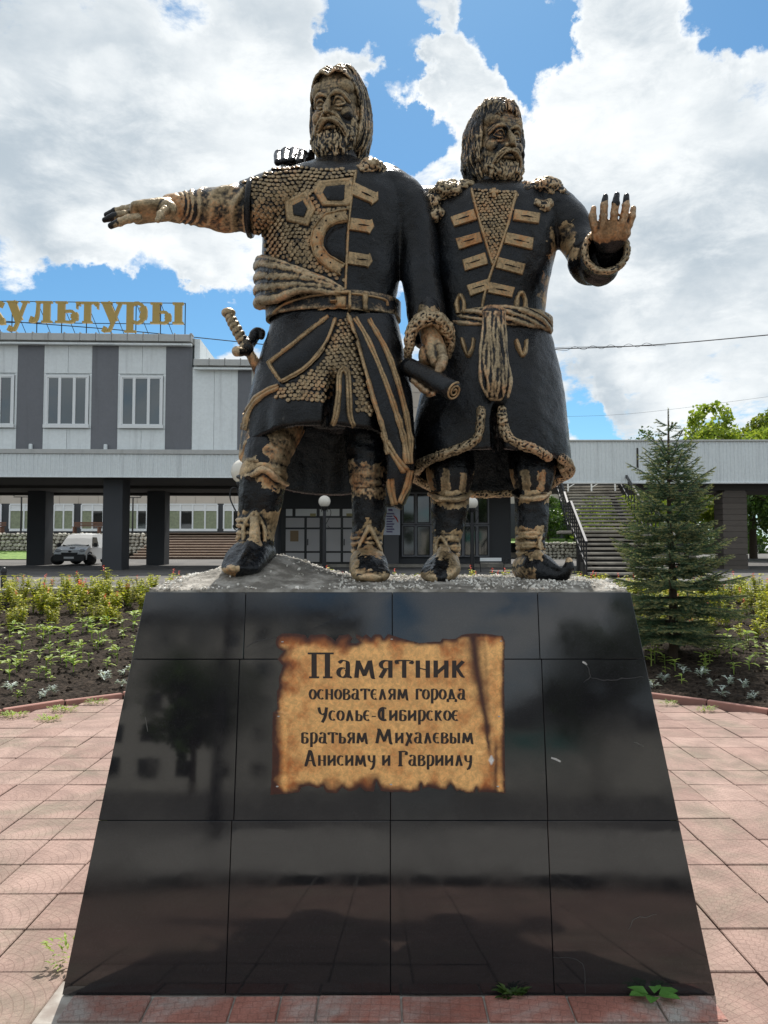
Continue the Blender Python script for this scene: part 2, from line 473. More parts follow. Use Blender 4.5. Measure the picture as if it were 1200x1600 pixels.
# ------------------------------------------------------------------ heads
def head(Hc, s, yaw, roll, pitch, style, seed):
    """returns lists of pieces: skull+face, hair, beard, moustache, and the local frame"""
    rng = np.random.default_rng(seed)
    Rm = np.array(Matrix.Rotation(yaw, 3, 'Z') @ Matrix.Rotation(pitch, 3, 'X') @ Matrix.Rotation(roll, 3, 'Y'))
    def H(*p):
        p = np.asarray(p, float).reshape(-1, 3); q = p.copy(); q[:, 1] = -p[:, 1]
        return Hc + (q * s) @ Rm.T
    def E(c, r): v, f = ellipsoid((0, 0, 0), r, nu=24, nv=16); return (H(*(v + np.array([c[0], -c[1], c[2]])) * np.array([1, -1, 1])), f) if False else (H(np.column_stack([v[:, 0] + c[0], v[:, 1] + c[1], v[:, 2] + c[2]])), f)
    def T(path, rad, seg=9, n=None):
        rr = [tuple(np.array(x) * s) if hasattr(x, '__len__') else x * s for x in rad] if hasattr(rad, '__len__') else rad * s
        return tube(H(np.array(path, float)), rr, seg=seg, n=n or 8, ref=(.1, .3, 1))
    f = [E((0, -.03, .06), (.132, .165, .165)), E((0, .008, -.06), (.128, .112, .19)), E((0, .03, -.17), (.085, .085, .10))]
    for g in (-1, 1):
        f += [T([(g * .098, .075, .004), (g * .075, .118, .028), (g * .045, .138, .036), (g * .013, .134, .022)], [.009, .0125, .0145, .010]),
              T([(g * .100, .072, .022), (g * .078, .110, .040), (g * .042, .129, .044), (g * .012, .130, .036)], [.007, .009, .009, .007]),
              E((g * .050, .098, -.004), (.030, .026, .022)),
              T([(g * .082, .100, -.010), (g * .068, .122, .007), (g * .050, .1305, .0125), (g * .033, .128, .006), (g * .022, .116, -.008)], [.005, .0065, .007, .0065, .004], n=12),
              T([(g * .080, .100, -.012), (g * .066, .118, -.024), (g * .050, .123, -.028), (g * .030, .118, -.020)], [.004, .0055, .006, .004], n=12),
              E((g * .050, .1165, -.006), (.008, .009, .008)),
              T([(g * .082, .096, -.034), (g * .052, .114, -.045), (g * .026, .116, -.036)], [.005, .008, .004], n=10),
              E((g * .076, .074, -.058), (.040, .040, .040)),
              T([(g * .024, .138, -.068), (g * .046, .124, -.09), (g * .068, .104, -.125)], [.012, .013, .010]),
              E((g * .0235, .142, -.077), (.0165, .022, .0135)),
              E((g * .055, .06, .085), (.066, .062, .055)),
              E((g * .122, -.005, -.035), (.016, .032, .045))]
    f += [T([(0, .118, .028), (0, .140, -.012), (0, .166, -.052), (0, .172, -.074)], [(.013), (.0155), (.020), (.017)], n=14), E((0, .164, -.071), (.0195, .019, .016)),
          T([(-.028, .124, -.135), (0, .136, -.132), (.028, .124, -.135)], [.009, .014, .009]), E((0, .110, -.125), (.04, .026, .022))]
    beard = []; mst = []
    bl = style['beard']
    for g in (-1, 1):
        mst += [T([(g * .004, .150, -.104), (g * .03, .147, -.110), (g * .062, .124, -.135), (g * .086, .092, -.185), (g * .09, .075, -.22 - .02 * bl)], [.013, .0175, .017, .013, .008], n=16)]
        for k in range(7):
            o = rng.uniform(-.009, .009, 3)
            mst += [T([np.array((g * .008, .155, -.100 - k * .002)) + o * .5, np.array((g * .038, .152, -.112)) + o, np.array((g * (.070 + .002 * k), .124, -.150)) + o, np.array((g * .092, .088, -.20)) + o], [.004, .0055, .005, .003], seg=6, n=10)]
    beard += [E((0, .025, -.150), (.124, .100, .085)), E((0, .055, -.195 - .03 * (bl - 1)), (.104, .082, .092 * bl)), E((0, .075, -.23 - .03 * (bl - 1)), (.07, .06, .07 * bl)), E((-.105, .02, -.10), (.026, .05, .06)), E((.105, .02, -.10), (.026, .05, .06))]
    for k in range(style['clumps']):
        a = rng.uniform(-1.35, 1.35); q = rng.uniform(0, 1)
        z0 = -.145 - .06 * q - (.0 if abs(a) < .5 else .0) + .06 * max(0, abs(a) - .75); r0 = .098
        x0 = math.sin(a) * .118; y0 = .028 + math.cos(a) * .100
        if abs(a) < .35: z0 = min(z0, -.155)
        ln = rng.uniform(.05, .10) * bl; wv = rng.uniform(-.018, .018)
        zz_ = z0 - ln; sh = .85 if zz_ < -.25 else 1.0
        beard += [T([(x0, y0, z0), (x0 * 1.02 + wv, y0 + .010, z0 - ln * .35), (x0 * .95 - wv * .5, y0 + .006, z0 - ln * .7), (x0 * .80 * sh + wv, y0 * sh - .008, zz_)], [.004, .0068, .006, .003], seg=6, n=8)]
    hair = [E((0, -.070, .042), (.140, .150, .178)), E((0, -.10, -.10), (.120, .085, .16))]
    if style['hair'] == 'parted':
        for g in (-1, 1):
            for k in range(44):
                q = k / 43; y0 = .104 - .29 * q + rng.uniform(-.004, .004); rk = .0095 if k % 2 else .0065; up_ = .003 if k % 2 else -.003
                rx = .139 * math.sqrt(max(.12, 1 - ((y0 + .05) / .20) ** 2)); o = rng.uniform(-.011, .011, 6)
                zt = .228 - 2.0 * (y0 + .02) ** 2 + up_
                if q < .24:
                    e_ = q / .24
                    pth = [(g * .003, y0 + .018 - .012 * e_, .140 + .082 * e_), (g * .042, y0 + .020 - .015 * e_, .155 + .068 * e_ + o[0]), (g * .092, y0 - .006, .138 + .045 * e_), (g * (.126 + .012 * e_ + o[1] * .5), .045 - .05 * e_, .080 + .02 * e_), (g * (.133 + .010 * e_ + o[1] * .5), .004 - .04 * e_, -.01), (g * (.132 + .010 * e_ + o[2] * .5), -.016 - .04 * e_, -.10 - .06 * e_)]
                else:
                    pth = [(g * .004, y0, zt - .004), (g * rx * .60, y0 - .004, zt + up_ + o[0] * .6 - .006), (g * (rx * .98), y0 - .02, .138 + o[4]), (g * (rx + .010 + up_ + o[1]), y0 - .02, .03), (g * (rx + .014 + up_ + o[2]), y0 - .015, -.08), (g * (rx * .95 + o[3]), y0 - .01, -.15 - .04 * rng.uniform(0, 1)), (g * rx * .72, y0 - .02, -.205 - .04 * rng.uniform(0, 1))]
                hair.append(T(pth, [.006] + [rk] * (len(pth) - 2) + [.004], seg=7, n=22))
    else:
        for k in range(26):                                # short wavy fringe
            a = -1.2 + 2.4 * k / 25 + rng.uniform(-.05, .05); x1 = math.sin(a) * .125; y1 = math.cos(a) * .135; o = rng.uniform(-.012, .012, 4)
            zf = .100 + .02 * math.cos(a * 3) + o[3]
            hair.append(T([(x1 * .2, -.03, .228), (x1 * .6 + o[0], y1 * .45, .222), (x1 * .95 + o[1], y1 * .85, .175 + o[2]), (x1 * 1.03 + o[2], y1 * .98, zf + .02), (x1 * 1.0 - o[0], y1 * .97 + .004, zf)], [.009, .012, .011, .008, .004], seg=7, n=14))
        for g in (-1, 1):
            for k in range(42):
                q = k / 41; y0 = .055 - .24 * q; rx = .143 * math.sqrt(max(.12, 1 - ((y0 + .05) / .20) ** 2)); o = rng.uniform(-.014, .014, 8)
                hair.append(T([(g * .02, y0 * .4 - .02, .228), (g * rx * .62, y0 * .8, .208 + o[0]), (g * rx * .97, y0 - .01 + o[6], .12), (g * (rx + .012) + o[1], y0 - .012, .045), (g * (rx + .010) + o[2], y0 - .01 + o[7], -.03), (g * (rx + .010) + o[3], y0 - .02, -.10), (g * (rx * .86) + o[4], y0 - .03, -.18), (g * rx * .66, y0 - .04, -.25 + o[5])], [.007, .0115, .0115, .0105, .0105, .0105, .009, .004], seg=7, n=24))
    def local(v): return (((v - Hc) @ Rm) / s) * np.array([1, -1, 1])
    return f, hair, beard, mst, local, H

def face_disp(local):
    def d_(v):
        q = local(v); o = np.zeros(len(q))
        for g in (-1, 1):
            o -= .004 * np.exp(-((q[:, 0] - g * .024) ** 2 / .0002 + (q[:, 1] - .13) ** 2 / .0006 + (q[:, 2] - .012) ** 2 / .0003))
            o -= .006 * np.exp(-((q[:, 0] - g * .050) ** 2 / .0008 + (q[:, 1] - .13) ** 2 / .0012 + (q[:, 2] - .022) ** 2 / .00006)) * 0
            o -= .005 * np.exp(-((q[:, 0] - g * .012) ** 2 / .00005 + (q[:, 1] - .155) ** 2 / .0003 + (q[:, 2] + .09) ** 2 / .00005))
        near = np.exp(-(np.linalg.norm(q, axis=1) / .28) ** 4)
        for zc in (.062, .078, .095): o -= .0022 * near * .35 * np.exp(-((q[:, 2] - zc - .12 * q[:, 0] ** 2 / .08) ** 2) / .000012) * (q[:, 1] > .05) * (abs(q[:, 0]) < .07)
        return o + fbm(v, 60, 3) * .0009 + fbm(v, 14, 5) * .0016
    return d_

def jit(v, amt=7):
    px, py = proj(v); return px + fbm(v, 22, 61) * amt, py + fbm(v, 22, 67) * amt + fbm(v, 60, 3) * amt * .5
def strands(v, local, amp, f=95):
    q = local(v); az = np.arctan2(q[:, 0], q[:, 1] + .03) * .14
    low = q[:, 2] < .12
    p = np.stack([np.where(low, az, q[:, 0] * .3), np.where(low, 0, q[:, 1]), np.where(low, q[:, 2] * .16, q[:, 2] * .1)], 1)
    return (np.abs(fbm(p, f, 5, 2)) * 2 - .6) * -amp + fbm(v, 60, 7) * amp * .45
# ------------------------------------------------------------------ garments
def ringstack(spec, Yc, seg=220, n=60, inset=0.0, mod=None, e=1.0):
    sp = np.array([list(r) + [0] * (5 - len(r)) for r in spec], float)
    rows = catmull(sp, n); rings = []
    t = np.linspace(0, 2 * math.pi, seg, endpoint=False); ct, st = np.cos(t), np.sin(t)
    ct2 = np.sign(ct) * np.abs(ct) ** e; st2 = np.sign(st) * np.abs(st) ** e
    for (py, xl, xr, hd, tilt) in rows:
        c = P((xl + xr) / 2, py, Yc); a = (P(xr, py, Yc) - P(xl, py, Yc))[0] / 2 - inset; b = hd - inset
        m_ = np.ones(seg) if mod is None else mod(py, t)
        rings.append(np.stack([c[0] + a * ct2 * m_, c[1] - b * st2 * m_, np.full(seg, c[2]) + tilt * b * st2], 1))
    return rings
def shell(spec, Yc, open_from, mod=None, th=.024, e=1.0, n=70):
    out_ = ringstack(spec, Yc, mod=mod, e=e, n=n)
    lo = [r for r in spec if r[0] >= open_from]
    inn = ringstack(lo, Yc, mod=mod, inset=th, e=e, n=40)[::-1]
    return loft(out_ + inn, True)

def PP(pts): return [P(*p) for p in pts]
def fingers(specs, r):
    """each finger its own bent, tapering chain with knuckles"""
    o = []
    for k, pts in enumerate(specs):
        rr = [r * 1.15, r * 1.0, r * 1.0, r * .74][:len(pts)]
        o.append(tube(PP(pts), rr, seg=10, n=14, ref=(.2, .3, 1)))
        a, b = P(*pts[-2]), P(*pts[-1])
        for q in pts[1:-1]: o.append(ellipsoid(P(*q), (r * 1.14,) * 3, nu=10, nv=8))
    return o
def crease(n_, amp, ph=0.0, sharp=1.0, seed=0):
    """drapery: irregular slanting folds with rounded crests"""
    rg = np.random.default_rng(seed); ps = rg.uniform(0, 6, 12); fr = rg.uniform(.75, 1.3, 4)
    def f(u, a):
        v = 0
        for k in range(3):
            w_ = 2 * math.pi * n_ * fr[k] * (u + (.9 / n_) * (.35 * np.sin(a + ps[k]) + .15 * np.sin(2 * a + ps[k + 4]))) + ps[k + 8]
            v = v + (1 - np.abs(np.sin(w_ * .5)) * 1.6) * (.65 + .35 * np.sin(a + ps[k + 3])) / (1 + k * .7)
        return 1 + amp * v * .55
    return f

CAVS = set()
def put(name, me, mat, parent, gold=None, kind=None, label=None, ck=1.0):
    if gold is not None: attr(me, 'gold', gold)
    if me.name.split('.')[0] in CAVS or len(me.vertices) > 2500 and mat in (M_FACE, M_PAINT): cavity(me, k_=ck)
    o = link(name, me, mat, parent, world=True)
    if kind: o['kind'] = kind
    if label: o['label'] = label
    return o
def putp(name, parts, mat, parent, smooth=True, kind=None):
    if isinstance(parts, bpy.types.Mesh): return put(name, parts, mat, parent, kind=kind)
    v, f = join(parts) if isinstance(parts, list) else parts
    return put(name, mk(v, f, smooth, name=name), mat, parent, kind=kind)

# ================================================================== LEFT FIGURE
YL = 3.68
base_l = P(480, 905, 3.6); base_l[2] = 1.50
SL = empty('statue', base_l)
tag(SL, 'taller bearded statue with sabre and scale mail, stretching one arm out sideways', 'statue', 'two painted statues on the granite pedestal')
HcL = P(527, 176, 3.70)
f, hair, beard, mst, locL, HL = head(HcL, .925, R(-17), R(0), R(4), dict(hair='parted', beard=1.12, clumps=150), 5)
# body: head, neck, arms, hands, trunk and legs in one skin
bl = [tube(PP([(528, 282, 3.72), (526, 250, 3.72), (526, 225, 3.74)]), [.125, .106, .09], seg=24),
       tube(PP([(528, 640, 3.74), (525, 480, 3.7), (528, 330, 3.7), (527, 268, 3.71)]), [(.20, .14), (.20, .13), (.22, .13), (.10, .09)], seg=24, n=20),
       tube(PP([(400, 327, 3.6), (300, 325, 3.54), (262, 326, 3.5)]), [.085, .066, .050], seg=20, ref=(0, -1, 0)),
       tube(PP([(270, 326, 3.50), (240, 329, 3.46), (212, 333, 3.44)]), [(.050, .060), (.042, .085), (.032, .095)], seg=20, ref=(0, 1, 0)),
       ellipsoid(P(262, 327, 3.42), (.045, .04, .042))]
bl += fingers([[(216, 327, 3.50), (196, 328, 3.50), (180, 331, 3.49), (166, 336, 3.48)],
               [(216, 332, 3.44), (195, 335, 3.42), (178, 339, 3.41), (163, 344, 3.40)],
               [(216, 340, 3.38), (202, 342, 3.35), (187, 347, 3.34), (173, 353, 3.33)],
               [(220, 326, 3.56), (205, 325, 3.57), (193, 327, 3.57), (182, 330, 3.57)],
               [(266, 325, 3.44), (258, 328, 3.38), (251, 336, 3.35), (246, 344, 3.34)]], .0185)
# hand that carries the scroll
bl += [tube(PP([(668, 470, 3.60), (671, 515, 3.50), (680, 545, 3.42), (686, 566, 3.38)]), [.06, .052, (.052, .042), (.042, .034)], seg=18),
       ellipsoid(P(672, 556, 3.44), (.055, .05, .06))]
bl += fingers([[(688, 545, 3.38), (692, 560, 3.34), (688, 573, 3.31), (684, 580, 3.30)]], .023)
bl += fingers([[(664, 566, 3.48), (648, 574, 3.46), (645, 592, 3.40), (650, 598, 3.36)],
               [(670, 570, 3.46), (656, 582, 3.45), (653, 600, 3.38), (659, 605, 3.34)],
               [(676, 574, 3.44), (664, 590, 3.43), (661, 608, 3.36), (668, 611, 3.32)],
               [(682, 578, 3.42), (672, 598, 3.41), (670, 614, 3.35), (677, 615, 3.31)]], .0175)
# legs
legA = [tube(PP([(470, 600, 3.76), (436, 665, 3.66), (417, 712, 3.58), (412, 745, 3.57)]), [.14, .125, .112, .098], seg=24, n=16, fold=crease(6, .09, seed=2)),
        tube(PP([(412, 740, 3.57), (404, 800, 3.57), (400, 850, 3.56)]), [.085, .075, .065], seg=20)]
legB = [tube(PP([(575, 600, 3.78), (576, 690, 3.70), (577, 745, 3.67), (577, 768, 3.67)]), [.14, .118, .098, .085], seg=24, n=16, fold=crease(6, .10, seed=4)),
        tube(PP([(577, 760, 3.67), (575, 860, 3.66)]), [.075, .060], seg=20)]
bl += legA + legB
me = remesh(bl, .0048, 1, lambda v: fbm(v, 30, 1) * .002, 'body')
v = vcount(me); px, py = jit(v)
gold = np.where((py < 290) & (px > 450), .25, .02)
gold = np.where((px < 300) & (py < 400), .85 - .75 * np.clip((188 - px) / 12, 0, 1), gold)
gold = np.where((px > 640) & (py > 480) & (py < 640), .52 + .2 * ((py < 600) & (px > 668)), gold)
attr(me, 'warm', np.where((px > 600) & (py > 560), .5, .0))
gold = np.where((py > 655) & (py < 745) & (px > 414) & (px < 470), .60, gold)
gold = np.where((py > 712) & (py < 730) & (px < 400), .5, gold)
gold = np.where((py > 722) & (py < 782) & (px > 545) & (px < 600), .52, gold)
put('body', me, M_FACE, SL, gold)
me = remesh(f, .0031, 1, face_disp(locL), 'head'); v = vcount(me); q = locL(v)
put('head', me, M_FACE, SL, ck=.55, gold=.62 - .7 * np.exp(-(q[:, 0] / .03) ** 2 - ((q[:, 2] + .128) / .014) ** 2) - 1.0 * np.exp(-(((q[:, 0] - .095) ** 2 + (q[:, 2] + .095) ** 2) / .0008)) - .25 * np.exp(-(((q[:, 0] + .06) ** 2 + (q[:, 2] + .1) ** 2) / .0007)) + .15 * vnoise(v, 18, 3))
me = remesh(hair, .0034, 0, lambda v: strands(v, locL, .0036), 'hair'); v = vcount(me)
put('hair', me, M_FACE, SL, .34 + .16 * vnoise(v, 9, 3), ck=.8)
me = remesh(beard, .0034, 0, lambda v: fbm(v * np.array([1, 1, .55]), 75, 9, 2) * .0052 + fbm(v, 24, 2) * .003, 'beard'); v = vcount(me)
put('beard', me, M_FACE, SL, .46 + .2 * vnoise(v, 12, 4))
me = remesh(mst, .0032, 0, lambda v: fbm(v, 70, 9) * .0015, 'moustache')
put('moustache', me, M_FACE, SL, np.full(len(me.vertices), .66))

# coat
specL = [(250, 495, 560, .07, 0), (262, 470, 582, .10, 0), (274, 440, 612, .14, 0), (290, 418, 636, .17, 0), (320, 411, 646, .195, 0), (360, 411, 640, .20, 0), (400, 410, 629, .20, 0),
         (440, 411, 624, .195, 0), (475, 421, 619, .19, 0), (492, 424, 618, .19, 0), (520, 420, 622, .20, .02), (560, 408, 631, .225, .06), (600, 397, 638, .25, .15), (640, 387, 642, .27, .27), (680, 380, 643, .285, .40), (722, 378, 641, .29, .52)]
def modL(py, t):
    g = np.clip((py - 500) / 220, 0, 1)
    m_ = 1 + g * (.020 * np.sin(7 * t + .6) + .016 * np.sin(12 * t + 2) + .010 * np.sin(19 * t))
    s_ = np.clip((py - 600) / 40, 0, 1) ** 2
    return m_ * (1 - s_ * .55 * np.exp(-((t - 1.50) / .055) ** 4))
coat = [shell(specL, YL, 560, modL)]
coat += [tube(PP([(600, 300, 3.70), (634, 325, 3.68), (652, 380, 3.66), (659, 440, 3.64), (665, 490, 3.62), (668, 520, 3.60)]), [.135, .128, .102, .098, .096, .085], seg=40, n=40),
         ellipsoid(P(600, 300, 3.70), (.17, .15, .11)), ellipsoid(P(450, 300, 3.68), (.15, .14, .11))]
me_coat = remesh(coat, .0068, 2, lambda v: fbm(v, 5, 2) * .006 + fbm(v, 26, 4) * .0014, 'coat')
# right tail of the coat, hanging lower, and the folded left flap
def sheetgrid(curves, n=60, m_=30, th=.02, bulge=.0):
    A = [catmull(PP(c), n) for c in curves]; G = np.stack(A, 1)
    G = np.stack([catmull(G[i], m_) for i in range(n)])
    nn = np.cross(np.gradient(G, axis=0), np.gradient(G, axis=1)); nn /= np.linalg.norm(nn, axis=2)[..., None] + 1e-9
    nn[nn[..., 1] > 0] *= -1
    top = G + nn * bulge * np.sin(np.linspace(0, math.pi, m_))[None, :, None]; bot = top - nn * th
    V = np.concatenate([top.reshape(-1, 3), bot.reshape(-1, 3)]); o = n * m_; F = []
    for i in range(n - 1):
        for j in range(m_ - 1):
            a = i * m_ + j; F.append((a, a + 1, a + m_ + 1, a + m_)); F.append((o + a, o + a + m_, o + a + m_ + 1, o + a + 1))
    for i in range(n - 1):
        for j in (0, m_ - 1):
            a = i * m_ + j; F.append((a, a + m_, o + a + m_, o + a))
    for j in range(m_ - 1):
        for i in (0, n - 1):
            a = i * m_ + j; F.append((a, a + 1, o + a + 1, o + a))
    return V, F
tail = [sheetgrid([[(541, 490, 3.475), (556, 530, 3.445), (570, 580, 3.42), (583, 625, 3.40), (598, 670, 3.385), (608, 715, 3.38), (609, 760, 3.40), (611, 790, 3.42)],
                   [(575, 492, 3.47), (592, 540, 3.43), (604, 590, 3.41), (614, 640, 3.40), (620, 690, 3.40), (624, 730, 3.41), (622, 765, 3.43), (617, 792, 3.45)],
                   [(606, 492, 3.53), (622, 545, 3.50), (633, 600, 3.49), (640, 650, 3.49), (642, 695, 3.50), (640, 735, 3.51), (633, 768, 3.51), (622, 795, 3.50)],
                   [(618, 492, 3.66), (631, 545, 3.66), (640, 600, 3.68), (643, 650, 3.70), (643, 695, 3.70), (640, 735, 3.70), (634, 760, 3.68), (625, 785, 3.64)]], th=.03, bulge=.02)]
me_tail = remesh(tail, .0055, 2, lambda v: fbm(v, 8, 2) * .004, 'coat_tail')
flap = [sheetgrid([[(513, 491, 3.478), (484, 513, 3.46), (450, 540, 3.45), (416, 567, 3.475)],
                   [(520, 494, 3.472), (497, 528, 3.44), (463, 560, 3.43), (427, 583, 3.455)],
                   [(526, 497, 3.470), (508, 542, 3.44), (476, 578, 3.43), (438, 600, 3.445)]], th=.025, bulge=.004)]
me_flap = remesh(flap, .0055, 1, None, 'coat_flap')
# mail sleeve on the outstretched arm
msl = [tube(PP([(490, 310, 3.68), (440, 312, 3.64), (408, 320, 3.61), (384, 325, 3.59)]), [.155, .140, .132, .122], seg=40, n=24, ref=(0, -1, 0), cap=False)]
me_msl = remesh(msl, .0068, 2, None, 'mail_sleeve')
v = vcount(me_coat); px, py = proj(v)
put('coat', me_coat, M_PAINT, SL, np.where((py > 560) & (px < 390), .30, .05))
put('coat_tail', me_tail, M_PAINT, SL, np.full(len(me_tail.vertices), .02))
put('coat_flap', me_flap, M_PAINT, SL, np.full(len(me_flap.vertices), .02))
put('mail_sleeve', me_msl, M_PAINT, SL, np.full(len(me_msl.vertices), .15))
me = remesh([tube(PP([(398, 325, 3.6), (352, 326, 3.575), (300, 325, 3.545), (270, 325, 3.515)]), [.112, .106, .080, .062], seg=64, n=110, ref=(0, -1, 0), fold=lambda u, a: 1 + .075 * (1 - 1.7 * np.abs(np.sin(3.14159 * (7.2 * u + .75 * np.sin(a + 1.1) + .35 * np.sin(2 * a + 5 * u) + .5 * math.sin(9 * u))))) * (.75 + .25 * np.sin(3 * a + 11 * u))),
             tube(PP([(276, 325, 3.515), (268, 325, 3.51)]), [.068, .064], seg=30, ref=(0, -1, 0))], .0050, 1, lambda v: fbm(v, 40, 1) * .0018, 'under_sleeve')
v = vcount(me); put('under_sleeve', me, M_FACE, SL, .58 + .15 * vnoise(v, 14, 1))
ring_pts = [P(390 + 4 * math.sin(a * .5), 325, 3.59) + np.array([.0 + .01 * math.sin(a), .125 * math.cos(a), .125 * math.sin(a)]) for a in np.linspace(0, 2 * math.pi, 26)]
putp('sleeve_edge', tube(ring_pts, [.016] * 26, seg=8, n=60, cap=False), M_DARK, SL)
SKL = Skin(me_coat, me_tail, me_flap, me_msl)
SKC = Skin(me_coat)
# chest: scale mail with plates let into it
CL = [(556, 268), (550, 305), (545, 345), (542, 395), (539, 462)]      # centre line
hexa = [(500, 285), (550, 280), (548, 318), (542, 322), (505, 321), (492, 300)]
penta = [(447, 317), (478, 301), (492, 327), (481, 352), (450, 345)]
shoe = [(543, 327), (508, 338), (489, 362), (487, 388), (503, 412), (533, 432), (543, 432)]
mailL = [(378, 285), (402, 275), (430, 262), (470, 258), (520, 262), (556, 264), (548, 300), (543, 345), (540, 440), (520, 433), (480, 415), (446, 402), (415, 398), (412, 372), (396, 372), (384, 366), (396, 335), (394, 310)]
grow = lambda pl, k: [tuple(np.mean(pl, 0) + (np.array(q) - np.mean(pl, 0)) * k) for q in pl]
putp('chest_mail', scales(SKL, mailL, 7.6, 5.6, holes=[grow(hexa, 1.1), grow(penta, 1.12), shoe]), M_SCALE, SL, smooth=False, kind='stuff')
skirt = [(533, 494), (546, 500), (556, 545), (566, 580), (583, 648), (558, 640), (549, 580), (545, 572), (532, 572), (526, 580), (520, 630), (470, 626), (425, 621), (437, 604), (470, 590), (500, 565), (520, 525)]
putp('skirt_mail', scales(SKC, skirt, 7.4, 5.6), M_SCALE, SL, smooth=False, kind='stuff')
putp('chest_plate', plate(SKL, hexa, [(1.08, -.004), (1.08, .008), (1.0, .013), (.86, .013), (.82, .009), (.74, .012), (.66, .008), (.3, .007)]), M_GOLD, SL)
putp('chest_plate', plate(SKL, penta, [(1.1, -.004), (1.1, .008), (1.0, .013), (.84, .013), (.79, .008), (.70, .012), (.6, .008), (.3, .007)]), M_GOLD, SL)
for pl, k in ((hexa, .60), (penta, .52)):
    putp('dark_inlay', plate(SKL, grow(pl, k), [(1, .006), (.98, .0105), (.9, .0115), (.4, .0115)]), M_DARK, SL)
arc = [(542, 337), (515, 344), (499, 362), (496, 385), (508, 406), (534, 422)]
putp('horseshoe', [ribbon(SKL, arc, 21, .018, 'flat', step=2.2, wob=.04), ribbon(SKL, [(542, 329), (510, 338), (491, 360), (488, 386), (502, 410), (532, 431)], 3.5, .022, step=2.2), ribbon(SKL, [(542, 346), (520, 351), (507, 366), (504, 384), (514, 400), (536, 413)], 3.2, .022, step=2.2)], M_GOLD, SL)
for k in range(9):
    u = k / 8; c_ = catmull(arc, 9)[k]; l, n_ = SKL.hit(*c_)
    putp('nail_head', ellipsoid(l + n_ * .018, (.005, .005, .005), nu=8, nv=6), M_DARK, SL)
putp('dark_inlay', plate(SKL, [(541, 352), (520, 358), (510, 372), (508, 386), (519, 402), (541, 412)], [(1, .003), (.95, .007), (.4, .007)]), M_DARK, SL)
putp('front_seam', ribbon(SKL, CL, 5.0, .013, step=3), M_GOLD, SL)
def tab(sk, a, b, wd, parent, arrow=True, seed=1):
    a = np.array(a, float); b = np.array(b, float); t_ = (b - a) / np.linalg.norm(b - a); p_ = np.array([-t_[1], t_[0]]); h_ = wd / 2
    pl = [a + p_ * h_, a - p_ * h_, b - p_ * h_, b + p_ * h_]
    if arrow: pl = [a + p_ * h_, a - p_ * h_, b - p_ * h_ - t_ * wd * .45, b - p_ * h_ * 1.25 - t_ * wd * .3, b, b + p_ * h_ * 1.25 - t_ * wd * .3, b + p_ * h_ - t_ * wd * .45]
    rg = np.random.default_rng(seed); pl = [q + rg.uniform(-.7, .7, 2) for q in pl]
    o = putp('button_tab', plate(sk, pl, [(1.0, -.004), (1.0, .010), (.93, .014), (.5, .014)], sub=4), M_GOLD, parent, smooth=False)
    m0 = a + (b - a) * .35 if arrow else a + (b - a) * .28; m1 = a + (b - a) * .82
    l = putp('button_slit', ribbon(sk, [m0, (m0 + m1) / 2, m1], 3.0, .0165, step=2, wob=.1), M_DARK, parent)
    l.parent = o; l.matrix_parent_inverse = Matrix()
    return o, l
for k, (a, b) in enumerate((((550, 296), (590, 314)), ((546, 350), (584, 356)), ((543, 404), (582, 409)))):
    tab(SKL, a, b, 19, SL, True, k)
# sash bunched over the right hip
sash = []
for k in range(8):
    o = random.uniform(-2, 2); rk = 1.15 if k % 2 else .7
    sash.append(tube(PP([(538, 452 + k * 1.2, 3.485), (512, 438 + 2.4 * k + o, 3.452), (470, 420 + 5.0 * k - o, 3.445), (432, 409 + 8.0 * k + o, 3.49), (410, 403 + 9.4 * k, 3.59), (404, 408 + 9.6 * k, 3.70), (415, 412 + 9.4 * k, 3.8)]), [.007 * rk, .012 * rk, .016 * rk, .019 * rk, .023 * rk, .024 * rk, .02], seg=10, n=40))
sash.append(tube(PP([(530, 456, 3.52), (480, 444, 3.51), (436, 440, 3.56), (413, 440, 3.64), (410, 440, 3.75)]), [(.01, .02), (.03, .05), (.03, .09), (.03, .11), (.02, .1)], seg=16, n=20))
me = remesh(sash, .0050, 1, lambda v: fbm(v, 40, 1) * .0028, 'sash'); v = vcount(me)
put('sash', me, M_FACE, SL, .58 + .2 * vnoise(v, 12, 5))
# belt: a band round the waist, raised edges, keeper and buckle
def band(spec, Yc, off, name, parent, gold, n=12, seg=200):
    rg = ringstack(spec, Yc, seg=seg, n=n); o = [np.column_stack([r[:, 0] + (r[:, 0] - r[:, 0].mean()) / .3 * off, r[:, 1] + (r[:, 1] - Yc) / .22 * off, r[:, 2]]) for r in rg]
    V, F = loft(o + [r for r in rg[::-1]], False); m_ = 2 * n; s_ = seg
    F += [((m_ - 1) * s_ + j, (m_ - 1) * s_ + (j + 1) % s_, (j + 1) % s_, j) for j in range(s_)]
    me_ = mk(V, F, True); o_ = put(name, me_, M_PAINT, parent, np.full(len(V), gold)); return me_, o_
me_belt, ob = band([(474, 420, 621, .195, 0), (502, 421, 621, .195, 0)], YL, .016, 'belt', SL, .22)
SKB = Skin(me_belt)
eU = [(427, 489), (445, 475), (480, 464), (520, 459), (560, 460), (600, 468), (617, 479)]
eD = [(432, 508), (450, 495), (482, 487), (520, 482), (560, 484), (592, 490), (608, 480)]
for e_ in (eU[:6] + [(606, 478)], eD): putp('belt_edge', ribbon(SKB, e_, 4.0, .008, step=3), M_GOLD, SL)
putp('belt_keeper', ribbon(SKB, [(570, 459), (570, 486)], 7, .016, 'flat', step=2), M_GOLD, SL)
bk = putp('buckle', ribbon(SKB, [(518, 458), (546, 458), (546, 486), (518, 486), (518, 456)], 4.5, .020, 'sharp', step=2), M_GOLD, SL)
